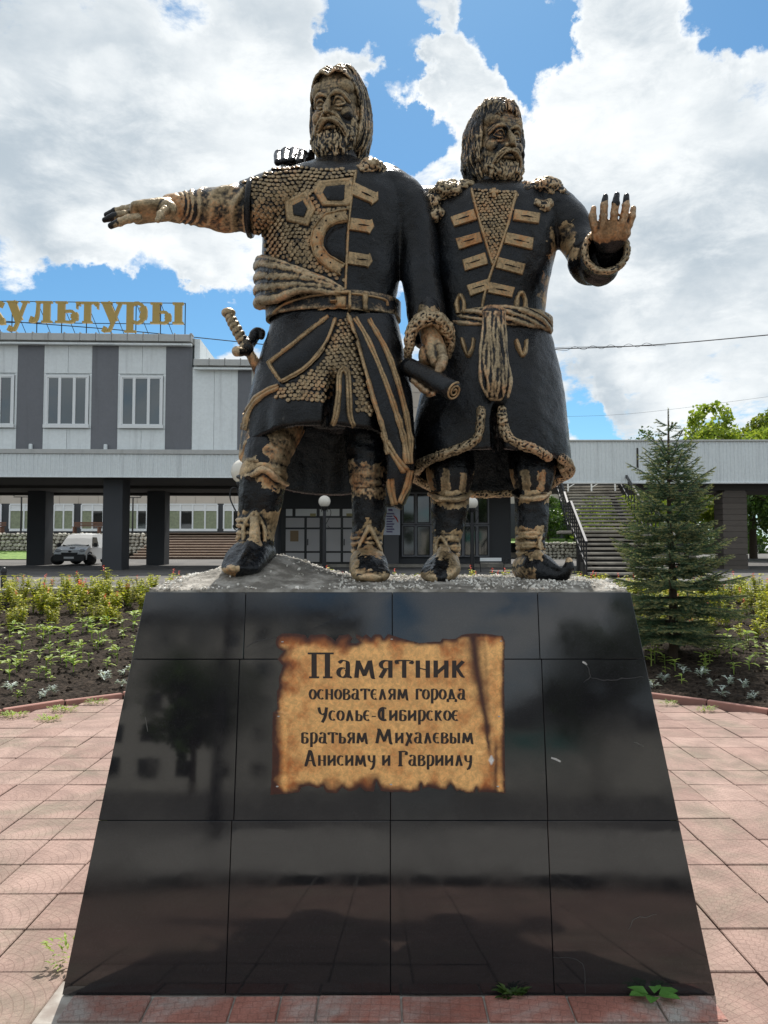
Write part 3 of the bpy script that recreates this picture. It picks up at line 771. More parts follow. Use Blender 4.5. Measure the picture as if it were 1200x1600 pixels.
for nm_, vf_ in (('prong', ribbon(SKB, [(516, 472), (526, 472)], 4, .024, step=2)), ('buckle_plate', plate(SKB, [(524, 463), (541, 463), (541, 481), (524, 481)], [(1, 0), (.95, .012), (.5, .018)]))):
    o = putp(nm_, vf_, M_GOLD, SL); o.parent = bk; o.matrix_parent_inverse = Matrix()
# gold braid on coat, flap and tail
SKT = Skin(me_tail); SKF = Skin(me_flap)
for sk, pts, wd in ((SKF, [(512, 493), (484, 515), (451, 541), (419, 567)], 8), (SKF, [(525, 499), (507, 541), (476, 576), (440, 597)], 9), (SKF, [(419, 568), (428, 583), (438, 597)], 8),
                    (SKC, [(437, 604), (415, 614), (396, 630), (385, 650), (381, 672)], 9), (SKC, [(396, 646), (420, 653), (460, 661), (500, 669), (514, 668), (524, 655), (529, 620), (531, 585), (537, 576)], 9),
                    (SKC, [(537, 576), (543, 585), (545, 615), (547, 650), (556, 668), (572, 678), (584, 681)], 9),
                    (SKT, [(543, 492), (556, 532), (570, 580), (583, 625), (597, 668), (607, 710)], 10), (SKT, [(556, 498), (575, 530), (598, 585), (618, 643), (631, 690), (634, 725)], 8),
                    (SKT, [(577, 500), (604, 550), (626, 615), (639, 680), (640, 725)], 7), (SKT, [(604, 690), (618, 715), (632, 736)], 12), (SKT, [(610, 748), (612, 770), (616, 788)], 13), (SKT, [(640, 735), (634, 760), (623, 786)], 7)):
    putp('braid', ribbon(sk, pts, wd, .013, 'groove', step=3, seed=int(pts[0][0]), wob=.16), M_GOLD, SL)
# fur at the collar
me = remesh([ellipsoid(P(581, 266, 3.60), (.070, .085, .046)), ellipsoid(P(569, 268, 3.56), (.045, .05, .036)), ellipsoid(P(596, 272, 3.62), (.040, .07, .036))], .0050, 0, lambda v: fbm(v, 85, 5, 2) * .006 + fbm(v, 26, 3) * .008, 'fur_collar'); v = vcount(me)
put('fur_collar', me, M_FACE, SL, .62 + .2 * vnoise(v, 20, 5))
# fur cuff
me = remesh([tube(PP([(638, 566, 3.47), (639, 535, 3.43), (647, 511, 3.42), (663, 499, 3.42), (682, 499, 3.42), (697, 512, 3.44), (703, 535, 3.48), (700, 556, 3.52)]), [.020, .026, .032, .036, .036, .034, .028, .02], seg=14, n=40)], .0050, 0, lambda v: -np.abs(fbm(v, 62, 2, 2)) * .010 + fbm(v, 22, 3) * .006, 'fur_cuff'); v = vcount(me)
put('fur_cuff', me, M_FACE, SL, .74 + .2 * vnoise(v, 20, 2))
# scroll
a, b = P(636, 572, 3.44), P(709, 611, 3.24)
ax = (b - a) / np.linalg.norm(b - a)
putp('scroll', remesh([tube([a, b], [.044, .043], seg=30, n=2, cap=False)], .006, 1, lambda v: fbm(v, 16, 1) * .003, 'scroll') and tube([a, (a + b) / 2 + np.array([0, 0, .002]), b], [.042, .0445, .043], seg=36, n=12, cap=False), M_DARK, SL)
s1 = np.cross(ax, (0, 0, 1)); s1 /= np.linalg.norm(s1); s2 = np.cross(s1, ax)
sp = [b + ax * .004 + s1 * math.cos(t_) * (.006 + .0050 * t_ / 2.05) + s2 * math.sin(t_) * (.006 + .0050 * t_ / 2.05) for t_ in np.linspace(.4, 14.2, 60)]
putp('scroll_spiral', tube(sp, [(.0050, .0050)] * 60, seg=6, n=120), M_GOLD, SL)
# sabre
sb = [tube(PP([(356, 489, 3.70), (366, 508, 3.68), (378, 530, 3.67), (386, 548, 3.67)]), [.024, .028, .027, .022], seg=16, n=50, fold=lambda u, a: 1 + .10 * np.sin(2 * math.pi * 9 * u + a)),
      ellipsoid(P(357, 489, 3.70), (.036, .03, .026)),
      tube(PP([(370, 549, 3.60), (382, 548, 3.64), (393, 534, 3.68), (400, 521, 3.70), (408, 520, 3.70), (409, 527, 3.69)]), [.026, .022, .026, .028, .022, .014], seg=16, n=40),
      ellipsoid(P(386, 543, 3.66), (.034, .03, .045))]
me = remesh(sb, .0040, 1, lambda v: fbm(v, 50, 1) * .001, 'sabre_hilt'); v = vcount(me); px, py = proj(v)
put('sabre_hilt', me, M_FACE, SL, np.where((px < 380) & (py < 545), .66, .2) + .3 * ((px < 374) & (py > 538)))
me = remesh([tube(PP([(386, 545, 3.67), (398, 566, 3.70), (412, 594, 3.78), (440, 640, 3.95)]), [(.032, .02)] * 4, seg=16, n=20)], .005, 1, None, 'scabbard'); v = vcount(me)
put('scabbard', me, M_PAINT, SL, .25 + .3 * vnoise(v, 20, 1))

# boots
def boot(shaft, radii, foot, fr, name, parent, goldf, extra=(), seed=1):
    parts = [tube(PP(shaft), radii, seg=36, n=40, fold=crease(3, .02, seed=seed)), tube(PP(foot), fr, seg=28, n=24, ref=(0, 0, 1))] + list(extra)
    me = remesh(parts, .0050, 2, lambda v: fbm(v, 22, seed) * .0035 + fbm(v, 60, 2) * .001, name)
    v = vcount(me); px, py = jit(v, 6)
    return put(name, me, M_PAINT, parent, goldf(px, py, v))
def ankle(x0, y0, x1, y1): return [tube(PP([(x0, y0, 3.6), (x1, y1, 3.6)]), [.1, .1])]
def wrinkles(cx, ys, wpx, Y, r=.012, slope=4):
    o = []
    for i, y in enumerate(ys):
        s_ = 1 if i % 2 else -1
        o.append(tube([P(cx + wpx * math.cos(a), y - slope * math.sin(a) * s_ * .4 + random.uniform(-1, 1), Y) + np.array([0, -wpx * mpp(Y) * math.sin(a), 0]) for a in np.linspace(-.2, math.pi + .2, 9)], [.004, r * .8, r, r * .7, r, r * 1.1, r, r * .8, .004], seg=8, n=24))
    return o
boot([(412, 738, 3.57), (408, 775, 3.57), (403, 815, 3.57), (400, 850, 3.56), (398, 870, 3.56)], [.112, .106, .092, .082, .082],
     [(404, 868, 3.62), (392, 868, 3.50), (382, 878, 3.40), (374, 888, 3.32), (368, 888, 3.26)], [(.085, .085), (.098, .082), (.098, .060), (.082, .040), (.035, .016)], 'boot', SL,
     lambda px, py, v: np.where(py < 764, .0, 0) + .95 * ((py < 756 + 0.32 * (px - 410)) & (py > 700)) + .74 * ((py > 797) & (py < 846)) + .62 * ((py > 884) & (px > 350) & (v[:, 2] < 1.66) & (px < 372)),
     extra=wrinkles(398, (812, 822, 832, 842), 27, 3.56) + [tube(PP([(372, 745, 3.57), (392, 744, 3.47), (412, 733, 3.44), (432, 748, 3.47), (449, 757, 3.57)]), [.010, .016, .018, .016, .010], seg=10, n=24),
            tube(PP([(398, 800, 3.47), (382, 820, 3.48), (381, 845, 3.47)]), [.012] * 3, seg=8), tube(PP([(398, 800, 3.47), (412, 822, 3.48), (414, 845, 3.48)]), [.012] * 3, seg=8), tube(PP([(398, 812, 3.46), (398, 850, 3.44)]), [.022, .026], seg=10), tube(PP([(396, 852, 3.44), (384, 868, 3.37), (374, 880, 3.28)]), [.04, .03, .016], seg=12)], seed=3)
boot([(578, 768, 3.67), (577, 800, 3.67), (575, 830, 3.67), (573, 856, 3.66), (573, 875, 3.66)], [.088, .084, .079, .073, .076],
     [(573, 882, 3.72), (575, 880, 3.56), (577, 888, 3.46), (579, 898, 3.38), (580, 902, 3.33)], [(.075, .075), (.086, .078), (.090, .060), (.085, .045), (.05, .02)], 'boot', SL,
     lambda px, py, v: .80 * ((py > 812 + .8 * abs(px - 577)) & (py < 868)) + .62 * ((py > 866) & (px < 560)) + .55 * (py > 893) + .35 * (py < 780),
     extra=wrinkles(573, (840, 850, 860), 24, 3.66, .009) + [tube(PP([(577, 822, 3.57), (563, 850, 3.58), (560, 868, 3.57)]), [.012] * 3, seg=8), tube(PP([(577, 822, 3.57), (592, 850, 3.58), (596, 866, 3.57)]), [.012] * 3, seg=8), tube(PP([(576, 862, 3.56), (578, 880, 3.43), (578, 892, 3.35)]), [.035, .028, .016], seg=12)], seed=5)
# ================================================================== RIGHT FIGURE
YR = 3.74
base_r = P(775, 905, 3.6); base_r[2] = 1.50
SR = empty('statue', base_r)
tag(SR, 'shorter bearded statue in long coat with fur collar and sash, raising one open hand', 'statue', 'two painted statues on the granite pedestal')
HcR = P(778, 224, 3.72)
f, hair, beard, mst, locR, HR = head(HcR, .87, R(20), R(-2), R(3), dict(hair='wavy', beard=.72, clumps=150), 9)
bl = [tube(PP([(776, 312, 3.76), (776, 280, 3.76), (777, 250, 3.78)]), [.12, .100, .09], seg=24),
      tube(PP([(770, 650, 3.8), (775, 500, 3.76), (776, 350, 3.76), (776, 300, 3.76)]), [(.20, .14), (.18, .13), (.22, .13), (.10, .09)], seg=24, n=20),
      # arm round the brother's shoulders and its hand
      tube(PP([(720, 318, 3.84), (660, 322, 3.98), (580, 305, 4.05), (500, 288, 4.02), (452, 268, 3.92)]), [.11, .10, .09, .07, .055], seg=20, n=40),
      tube(PP([(470, 268, 3.93), (452, 258, 3.86)]), [(.05, .05), (.09, .035)], seg=16, ref=(0, -1, 0))]
bl += fingers([[(450, 262, 3.94), (440, 247, 3.88), (436, 243, 3.80), (434, 254, 3.70)],
               [(462, 260, 3.94), (452, 243, 3.88), (447, 239, 3.80), (444, 252, 3.70)],
               [(474, 260, 3.94), (466, 242, 3.88), (461, 238, 3.80), (456, 251, 3.70)],
               [(478, 262, 3.90), (476, 246, 3.84), (473, 242, 3.78), (469, 254, 3.70)]], .0255)
bl += fingers([[(486, 268, 3.88), (488, 252, 3.86), (487, 242, 3.84), (486, 236, 3.82)]], .0165)
# raised open hand
bl += [tube(PP([(944, 420, 3.52), (949, 395, 3.42), (954, 372, 3.34)]), [.060, .052, .048], seg=18),
       tube(PP([(952, 384, 3.36), (955, 368, 3.32), (957, 352, 3.305)]), [(.062, .04), (.088, .034), (.082, .028)], seg=24, ref=(0, -1, 0))]
bl += fingers([[(936, 374, 3.33), (928, 352, 3.30), (926, 338, 3.29), (928, 325, 3.285)],
               [(942, 356, 3.30), (943, 337, 3.285), (944, 321, 3.275), (946, 307, 3.28)],
               [(957, 354, 3.30), (960, 334, 3.28), (962, 318, 3.27), (964, 304, 3.275)],
               [(970, 356, 3.30), (975, 337, 3.285), (978, 321, 3.275), (979, 306, 3.28)],
               [(976, 366, 3.32), (983, 351, 3.31), (987, 338, 3.30), (990, 325, 3.30)]], .0175)
legC = [tube(PP([(700, 640, 3.82), (702, 700, 3.76), (703, 738, 3.72), (703, 762, 3.71), (703, 775, 3.71)]), [.13, .12, .118, .100, .082], seg=30, n=18, fold=lambda u, a: 1 + .07 * np.abs(np.sin(5 * a + .4)) - .03),
        tube(PP([(703, 765, 3.71), (697, 870, 3.68)]), [.07, .055], seg=16)]
legD = [tube(PP([(830, 640, 3.82), (832, 700, 3.76), (832, 738, 3.72), (832, 760, 3.71), (831, 773, 3.71)]), [.13, .12, .110, .092, .075], seg=30, n=18, fold=lambda u, a: 1 + .07 * np.abs(np.sin(5 * a + 1.4)) - .03),
        tube(PP([(831, 765, 3.71), (831, 870, 3.68)]), [.07, .055], seg=16)]
bl += legC + legD
me = remesh(bl, .0048, 1, lambda v: fbm(v, 30, 1) * .002, 'body')
v = vcount(me); px, py = jit(v, 5)
gold = np.where((py < 310) & (px > 700) & (px < 860), .12, .02)
gold = np.where((px > 912) & (py < 388), .95 - .9 * np.clip((322 - py) / 8, 0, 1) - .8 * np.clip((py - 372) / 8, 0, 1), gold)
ang = np.abs(np.sin((px - 703) * .085 * np.pi))
gold = np.where((py > 735) & (py < 770), .15 + .62 * (np.sin((px - 690) * 2 * np.pi / 25) > .05), gold)
gold = np.where((px < 500) & (py < 270), .10, gold)
attr(me, 'warm', np.where((px > 912) & (py < 400), .75, .0))
put('body', me, M_FACE, SR, gold)
me = remesh(f, .0031, 1, face_disp(locR), 'head'); v = vcount(me); q = locR(v)
put('head', me, M_FACE, SR, ck=.55, gold=.58 - .6 * np.exp(-(q[:, 0] / .03) ** 2 - ((q[:, 2] + .128) / .014) ** 2) - .6 * np.exp(-(((q[:, 0] + .055) ** 2 + (q[:, 2] + .085) ** 2) / .0006)) - .3 * np.exp(-((q[:, 0] + .018) ** 2 / .0002 + (q[:, 2] - .02) ** 2 / .0004)) - .35 * np.exp(-(((q[:, 0] - .075) ** 2 + (q[:, 2] + .085) ** 2) / .0009)) + .15 * vnoise(v, 18, 3))
me = remesh(hair, .0034, 0, lambda v: strands(v, locR, .0038) + fbm(v, 30, 7) * .003, 'hair'); v = vcount(me)
put('hair', me, M_FACE, SR, .32 + .18 * vnoise(v, 9, 3), ck=.8)
me = remesh(beard, .0034, 0, lambda v: fbm(v * np.array([1, 1, .4]), 70, 9, 2) * .0046, 'beard'); v = vcount(me); q = locR(v)
put('beard', me, M_FACE, SR, .42 + .15 * np.exp(-(q[:, 0] / .05) ** 2) + .25 * vnoise(v, 14, 4))
me = remesh(mst, .0032, 0, lambda v: fbm(v, 70, 9) * .0015, 'moustache')
put('moustache', me, M_FACE, SR, np.full(len(me.vertices), .66))

specR = [(288, 745, 808, .07, 0), (297, 720, 838, .11, 0), (308, 690, 866, .145, 0), (325, 670, 882, .165, 0), (350, 668, 884, .18, 0), (385, 672, 872, .19, 0), (425, 676, 861, .19, 0), (465, 680, 853, .185, 0),
         (500, 684, 851, .185, 0), (530, 682, 861, .20, .0), (570, 670, 872, .23, .04), (620, 655, 880, .26, .12), (670, 647, 885, .28, .22), (712, 645, 888, .29, .28), (738, 646, 889, .285, .30)]
def modR(py, t):
    g = np.clip((py - 520) / 220, 0, 1)
    m_ = 1 + g * (.014 * np.sin(6 * t + 1) + .012 * np.sin(11 * t + 2))
    s_ = np.clip((py - 655) / 30, 0, 1) ** 2
    return m_ * (1 - s_ * .6 * np.exp(-((t - 1.585) / .060) ** 4))
coat = [shell(specR, YR, 570, modR)]
# raised sleeve: upper arm, elbow and wide open cuff
coat += [tube(PP([(850, 325, 3.74), (880, 345, 3.72), (905, 375, 3.68), (925, 402, 3.60), (936, 415, 3.52)]), [.12, .118, .100, .100, .095], seg=40, n=40, fold=crease(3, .06, seed=18)),
         ellipsoid(P(850, 320, 3.74), (.14, .13, .10)), ellipsoid(P(706, 320, 3.76), (.13, .13, .10)), ellipsoid(P(924, 408, 3.60), (.112, .11, .112))]
def cup(a, b, ra, rb, th=.014, seg=40):
    """open sleeve end: outer wall, rolled lip, hollow inside"""
    a, b = np.array(a), np.array(b); t_ = (b - a) / np.linalg.norm(b - a); s_ = np.cross(t_, (0, 0, 1)); s_ /= np.linalg.norm(s_); u_ = np.cross(s_, t_)
    an = np.linspace(0, 2 * math.pi, seg, endpoint=False); rings = []
    for (l, r_) in [(0, ra)] + [(k / 8, ra + (rb - ra) * k / 8) for k in range(1, 9)] + [(1.02, rb - th * .5), (1.0, rb - th)] + [(k / 8, ra + (rb - ra) * k / 8 - th) for k in range(7, 1, -1)]:
        c = a + (b - a) * l; rings.append(c + np.cos(an)[:, None] * s_ * r_ + np.sin(an)[:, None] * u_ * r_)
    return loft(rings)
cA, cB = P(934, 412, 3.58), P(947, 391, 3.37)
coat += [cup(cA, cB, .100, .098)]
me_coatR = remesh(coat, .0066, 2, lambda v: fbm(v, 5, 2) * .006 + fbm(v, 26, 4) * .0016, 'coat')
v = vcount(me_coatR); px, py = jit(v, 9)
g = np.full(len(v), .05)
g = np.where((px > 858) & (px < 905) & (py > 350) & (py < 410), .55, g)
g = np.where((px > 845) & (px < 866) & (py > 430) & (py < 500), .45, g)
put('coat', me_coatR, M_PAINT, SR, g)
SKR = Skin(me_coatR)
t_ = (cB - cA) / np.linalg.norm(cB - cA); s_ = np.cross(t_, (0, 0, 1)); s_ /= np.linalg.norm(s_); u_ = np.cross(s_, t_)
me = remesh([tube([cB + s_ * math.cos(a) * .094 + u_ * math.sin(a) * .094 - t_ * .004 for a in np.linspace(0, 2 * math.pi, 30)], [.017] * 30, seg=10, n=70, cap=False)], .0048, 0, lambda v: -np.abs(fbm(v, 60, 2, 2)) * .008 + .001, 'cuff_trim'); v = vcount(me)
put('cuff_trim', me, M_FACE, SR, .52 + .25 * vnoise(v, 22, 2))
# mail in the open neck
putp('neck_mail', scales(SKR, [(736, 296), (812, 296), (803, 318), (790, 358), (771, 414), (760, 380), (744, 325)], 6.0, 4.6), M_SCALE, SR, smooth=False, kind='stuff')
putp('coat_edge', ribbon(SKR, [(737, 297), (745, 330), (757, 372), (770, 414)], 5.5, .014, step=3), M_GOLD, SR)
putp('coat_edge', ribbon(SKR, [(806, 303), (795, 345), (780, 392), (766, 430), (756, 465), (752, 490)], 5.5, .015, step=3), M_GOLD, SR)
me = mk(*join([plate(SKR, [(768, 297), (774, 297), (774, 311), (768, 311)], [(1, .002), (1, .018), (.6, .02)]), plate(SKR, [(764, 300), (778, 300), (778, 305), (764, 305)], [(1, .002), (1, .019), (.6, .021)])]))
put('cross', me, M_GOLD, SR)
for k, (a, b, w_) in enumerate((((744, 336), (707, 348), 17), ((752, 371), (715, 382), 17), ((761, 404), (724, 415), 18), ((766, 444), (732, 455), 17),
                                ((802, 337), (842, 343), 17), ((789, 373), (832, 382), 18), ((776, 411), (818, 422), 18), ((763, 450), (802, 458), 17))):
    tab(SKR, a, b, w_, SR, False, 20 + k)
for pts in ([(716, 490), (714, 474), (719, 462), (725, 472), (725, 490)], [(806, 488), (808, 466), (814, 458), (820, 468), (820, 488)], [(722, 530), (726, 545), (731, 556), (738, 545), (740, 530)], [(806, 532), (810, 545), (816, 556), (821, 545), (822, 532)]):
    putp('belt_loop', ribbon(SKR, pts, 7, .016, step=2.5, wob=.3), M_GOLD, SR)
# twisted sash, its knot and hanging end
rg = ringstack([(498, 702, 852, .187, 0), (512, 702, 853, .187, 0), (526, 700, 856, .19, 0)], YR, seg=90, n=3)
sashp = []
for k in range(7):
    ph = k * 2 * math.pi / 7; th = np.linspace(0, 2 * math.pi, 90)
    pts = []
    for i, t_i in enumerate(th):
        j = i % 90; c = rg[1][j].copy(); out_ = np.array([c[0] - rg[1][:, 0].mean(), c[1] - YR, 0]); out_ /= np.linalg.norm(out_)
        w_ = ph + 2.0 * t_i
        pts.append(c + out_ * (.012 + .014 * math.cos(w_)) + np.array([0, 0, .038 * math.sin(w_)]))
    sashp.append(tube(np.array(pts), [.014 if k % 2 else .010] * 90, seg=8, n=180, cap=False))
me = remesh(sashp, .0052, 1, lambda v: fbm(v, 30, 3) * .003, 'sash'); v = vcount(me)
put('sash', me, M_FACE, SR, .50 + .22 * vnoise(v, 12, 3))
hang = [tube(PP([(772, 486, 3.50), (771, 520, 3.46), (773, 560, 3.44), (775, 600, 3.43), (774, 622, 3.44)]), [(.060, .03), (.050, .028), (.062, .026), (.058, .024), (.036, .018)], seg=24, n=24, ref=(0, -1, 0))]
for k in range(9):
    x = -22 + 5.5 * k; sc = [.75, .72, .9, .95, .75]; o = np.random.default_rng(k).uniform(-2.5, 2.5, 5)
    d_ = -.028 * math.cos(x / 24 * 1.3)
    hang.append(tube(PP([(772 + x * sc[0] + o[0], 488, 3.49 + d_), (771 + x * sc[1] + o[1], 520, 3.455 + d_), (773 + x * sc[2] + o[2], 560, 3.435 + d_), (775 + x * sc[3] + o[3], 595, 3.425 + d_), (775 + x * sc[4] + o[4], 618 + o[1], 3.43 + d_ * .5)]), [.008, .0085, .010, .011, .006], seg=8, n=30))
me = remesh(hang, .0048, 0, lambda v: fbm(v * np.array([1, 1, .35]), 50, 3) * .003, 'sash_end'); v = vcount(me)
put('sash_end', me, M_FACE, SR, .46 + .22 * vnoise(v, 16, 3))
# fur hem
def fur(pts, w_, h_, name, n=2.6):
    V, F = ribbon(SKR, pts, w_, h_, step=n, wob=.1)
    return V, F
for side in (0, 1):
    pts = [(752, 640), (751, 660), (746, 682), (732, 695), (706, 705), (680, 714), (660, 724), (651, 736)] if side == 0 else [(785, 640), (787, 660), (794, 683), (809, 693), (836, 702), (860, 714), (878, 724), (885, 738)]
    c = catmull(pts, 46); path = []
    for q in c:
        l, n_ = SKR.hit(*q)
        if l is not None: path.append(l + n_ * .004)
    m1 = remesh([tube(path, [(.023, .023)] * len(path), seg=12, n=90)], .0046, 0, lambda v: -np.abs(fbm(v, 66, 11, 2)) * .010 + fbm(v, 20, 3) * .004 + .002, 'fur_hem'); v = vcount(m1)
    put('fur_hem', m1, M_FACE, SR, .60 + .25 * vnoise(v, 26, 6))
th = np.linspace(math.pi * .80, math.pi * 2.20, 60)      # the hem goes on round the back
hr = ringstack(specR, YR, seg=220, n=70, mod=modR)[-1]
path = [hr[int(t_i / (2 * math.pi) * 220) % 220] for t_i in th]
m1 = remesh([tube(path, [.024] * 60, seg=12, n=120)], .0050, 0, lambda v: -np.abs(fbm(v, 66, 11, 2)) * .010 + fbm(v, 20, 3) * .004 + .002, 'fur_hem'); v = vcount(m1)
put('fur_hem', m1, M_FACE, SR, .45 + .25 * vnoise(v, 26, 6))
# fur collar halves
for side in (0, 1):
    if side == 0: pr = [ellipsoid(P(700, 306, 3.70), (.11, .11, .062)), ellipsoid(P(726, 297, 3.68), (.055, .07, .045)), ellipsoid(P(676, 322, 3.70), (.055, .09, .06)), ellipsoid(P(682, 338, 3.64), (.045, .04, .035))]
    else: pr = [ellipsoid(P(848, 303, 3.70), (.105, .12, .06)), ellipsoid(P(822, 299, 3.66), (.05, .06, .045)), ellipsoid(P(872, 312, 3.70), (.05, .09, .055)), ellipsoid(P(850, 320, 3.60), (.055, .03, .035))]
    me = remesh(pr, .0052, 0, lambda v: fbm(v, 24, 5, 2) * .013 - np.abs(fbm(v, 66, 6, 2)) * .010, 'fur_collar'); v = vcount(me)
    put('fur_collar', me, M_FACE, SR, .42 + .05 * side + .3 * vnoise(v, 14, 5))
# boots with curled toes
cuffC = tube(PP([(671, 772, 3.70), (685, 779, 3.61), (703, 781, 3.60), (720, 779, 3.61), (734, 772, 3.70)]), [.012, .015, .015, .015, .012], seg=8, n=20)
cuffD = tube(PP([(803, 770, 3.70), (815, 777, 3.62), (831, 779, 3.61), (847, 777, 3.62), (858, 770, 3.70)]), [.012, .015, .015, .015, .012], seg=8, n=20)
boot([(703, 772, 3.71), (702, 800, 3.71), (699, 835, 3.70), (697, 860, 3.69), (696, 880, 3.69)], [.096, .091, .074, .062, .066],
     [(698, 886, 3.74), (695, 884, 3.60), (689, 890, 3.50), (682, 898, 3.42), (677, 903, 3.37)], [(.062, .062), (.074, .074), (.088, .060), (.075, .040), (.04, .02)], 'boot', SR,
     lambda px, py, v: .90 * (py < 788) + .80 * ((py > 832) & (py < 874)) + .62 * ((py >= 874) & (px > 700)) + .5 * ((py > 893) & (px < 680)),
     extra=wrinkles(698, (838, 845, 852, 859, 866), 20, 3.69, .009) + [cuffC, tube(PP([(688, 838, 3.62), (681, 852, 3.63), (683, 868, 3.62)]), [.010] * 3, seg=8), tube(PP([(688, 838, 3.62), (697, 850, 3.62), (700, 868, 3.61)]), [.010] * 3, seg=8), tube(PP([(694, 862, 3.58), (685, 880, 3.47), (677, 893, 3.38)]), [.032, .026, .014], seg=12)], seed=7)
boot([(831, 770, 3.71), (831, 800, 3.71), (830, 830, 3.70), (829, 858, 3.69), (829, 880, 3.69)], [.084, .082, .080, .066, .068],
     [(822, 888, 3.72), (838, 886, 3.60), (858, 894, 3.52), (876, 899, 3.48), (888, 888, 3.46), (890, 876, 3.46)], [(.070, .066), (.082, .074), (.066, .050), (.048, .034), (.030, .026), (.02, .016)], 'boot', SR,
     lambda px, py, v: .90 * ((py < 786) & (px > 815)) + .85 * ((py > 824) & (py < 874) & (px < 850)) + .7 * ((py > 835) & (py < 884) & (px < 820)) + .4 * ((py > 888) & (px < 835)) + .4 * ((py < 880) & (px > 884)),
     extra=wrinkles(828, (832, 840, 848, 856, 864), 22, 3.69, .010) + [cuffD, tube(PP([(850, 832, 3.66), (842, 848, 3.60), (848, 866, 3.58)]), [.010] * 3, seg=8), tube(PP([(840, 868, 3.56), (858, 882, 3.49), (876, 890, 3.45)]), [.032, .022, .012], seg=12)], seed=9)
# ================================================================== MATERIALS OF THE PLACE
def simple(name, col, rough=.6, metal=0.0, var=.0, vscale=4.0, bscale=0, bstr=.2, bdist=.005, col2=None, spec=.5, lo=.4, hi=.62, detail=5, objvar=0.0):
    m, t, b = pbsdf(name)
    pos = t.new('ShaderNodeTexCoord').outputs['Object']
    c = (*col, 1)
    if col2 is not None: c = t.mix(t.ramp(t.noise(pos, vscale, detail, .6), lo, hi), col, col2)
    elif var: c = t.mix(t.noise(pos, vscale, detail, .6), tuple(x * (1 - var) for x in col), tuple(min(1, x * (1 + var)) for x in col))
    if objvar:
        oi = t.new('ShaderNodeObjectInfo').outputs['Random']
        if not isinstance(c, bpy.types.NodeSocket): c = t.mix(0.0, col, col)
        c = t.mix(1.0, c, t.math('MULTIPLY_ADD', oi, 2 * objvar, 1 - objvar), 'MULTIPLY')
    t.put(b.inputs['Base Color'], c); b.inputs['Roughness'].default_value = rough; b.inputs['Metallic'].default_value = metal
    b.inputs['Specular IOR Level'].default_value = spec
    if bscale: bump(t, b, t.noise(pos, bscale, 5, .6), bstr, bdist)
    return m
# black polished granite
m, t, b = pbsdf('black_granite'); pos = t.new('ShaderNodeTexCoord').outputs['Object']; M_GRAN = m
sp_ = t.noise(pos, 420, 2, .6); oi = t.new('ShaderNodeObjectInfo').outputs['Random']
t.put(b.inputs['Base Color'], t.mix(t.ramp(sp_, .5, .75), (.013, .013, .0145), (.032, .032, .036)))
dust = t.noise(pos, 3.2, 6, .65)
t.put(b.inputs['Roughness'], t.math('ADD', t.ramp(dust, .35, .75, .03, .12), t.math('MULTIPLY', oi, .03))); b.inputs['IOR'].default_value = 1.68
bump(t, b, t.noise(pos, 2.2, 2, .5), .05, .02)
M_CORE = simple('dark_cement', (.05, .05, .05), .9, bscale=60)
M_CRACK = simple('crack_line', (.045, .045, .045), .8); M_SCR = simple('scratch_line', (.11, .11, .10), .8)
M_CHIP = simple('chipped_stone', (.45, .45, .43), .8)
# pink paving
def paving(name, c1, c2, dirt=(.25, .20, .155), dl=.62):
    m, t, b = pbsdf(name); geo = t.new('ShaderNodeNewGeometry'); pos = geo.outputs['Position']
    loc = t.new('ShaderNodeTexCoord').outputs['Object']; oi = t.new('ShaderNodeObjectInfo').outputs['Random']
    c = t.mix(t.math('ADD', t.math('MULTIPLY', oi, .55), t.math('MULTIPLY', t.noise(pos, 5, 6, .65), .45)), c1, c2)
    c = t.mix(t.ramp(t.noise(pos, 1.3, 7, .7, .4), dl - .12, dl + .12), c, dirt)
    fine_ = t.noise(pos, 160, 3, .6); blot = t.noise(pos, 3.3, 8, .72, .6)
    c = t.mix(1.0, c, t.math('MULTIPLY', t.ramp(fine_, .2, .8, .78, 1.18), t.ramp(blot, .34, .68, .76, 1.12)), 'MULTIPLY')
    c = t.mix(t.math('MULTIPLY', t.ramp(t.noise(pos, 14, 8, .75, .5), .62, .70), .6), c, (.10, .075, .055))
    # fan pattern cast in relief: rings round one corner of each tile
    off = t.vmath('SUBTRACT', loc, (-.17, -.17, 0)); s_ = t.new('ShaderNodeSeparateXYZ'); t.l.new(off, s_.inputs[0])
    rr = t.math('SQRT', t.math('ADD', t.math('MULTIPLY', s_.outputs[0], s_.outputs[0]), t.math('MULTIPLY', s_.outputs[1], s_.outputs[1])))
    an = t.math('ARCTAN2', s_.outputs[1], s_.outputs[0])
    k = t.math('MULTIPLY', rr, 1 / .036); ring = t.math('ABSOLUTE', t.math('SUBTRACT', t.math('FRACT', k), .5))
    seg_ = t.math('ADD', t.math('MULTIPLY', an, t.math('ADD', t.math('FLOOR', k), 1.0)), t.math('MULTIPLY', t.math('FLOOR', k), .5))
    rad_ = t.math('ABSOLUTE', t.math('SUBTRACT', t.math('FRACT', seg_), .5))
    groove = t.math('MAXIMUM', t.ramp(ring, .40, .5), t.ramp(rad_, .42, .5))
    c = t.mix(t.math('MULTIPLY', groove, .28), c, (.16, .09, .07))
    t.put(b.inputs['Base Color'], c); b.inputs['Roughness'].default_value = .82; b.inputs['Specular IOR Level'].default_value = .25
    bump(t, b, t.math('SUBTRACT', t.math('MULTIPLY', fine_, .35), groove), .45, .004)
    return m
M_TILE = paving('pink_paving', (.275, .175, .145), (.40, .285, .24), dl=.565)
M_BORDER = paving('red_border_paving', (.30, .115, .085), (.40, .18, .14), dirt=(.40, .38, .35), dl=.56)
M_JOINT = simple('joint_sand', (.05, .035, .028), .95, var=.4, vscale=30)
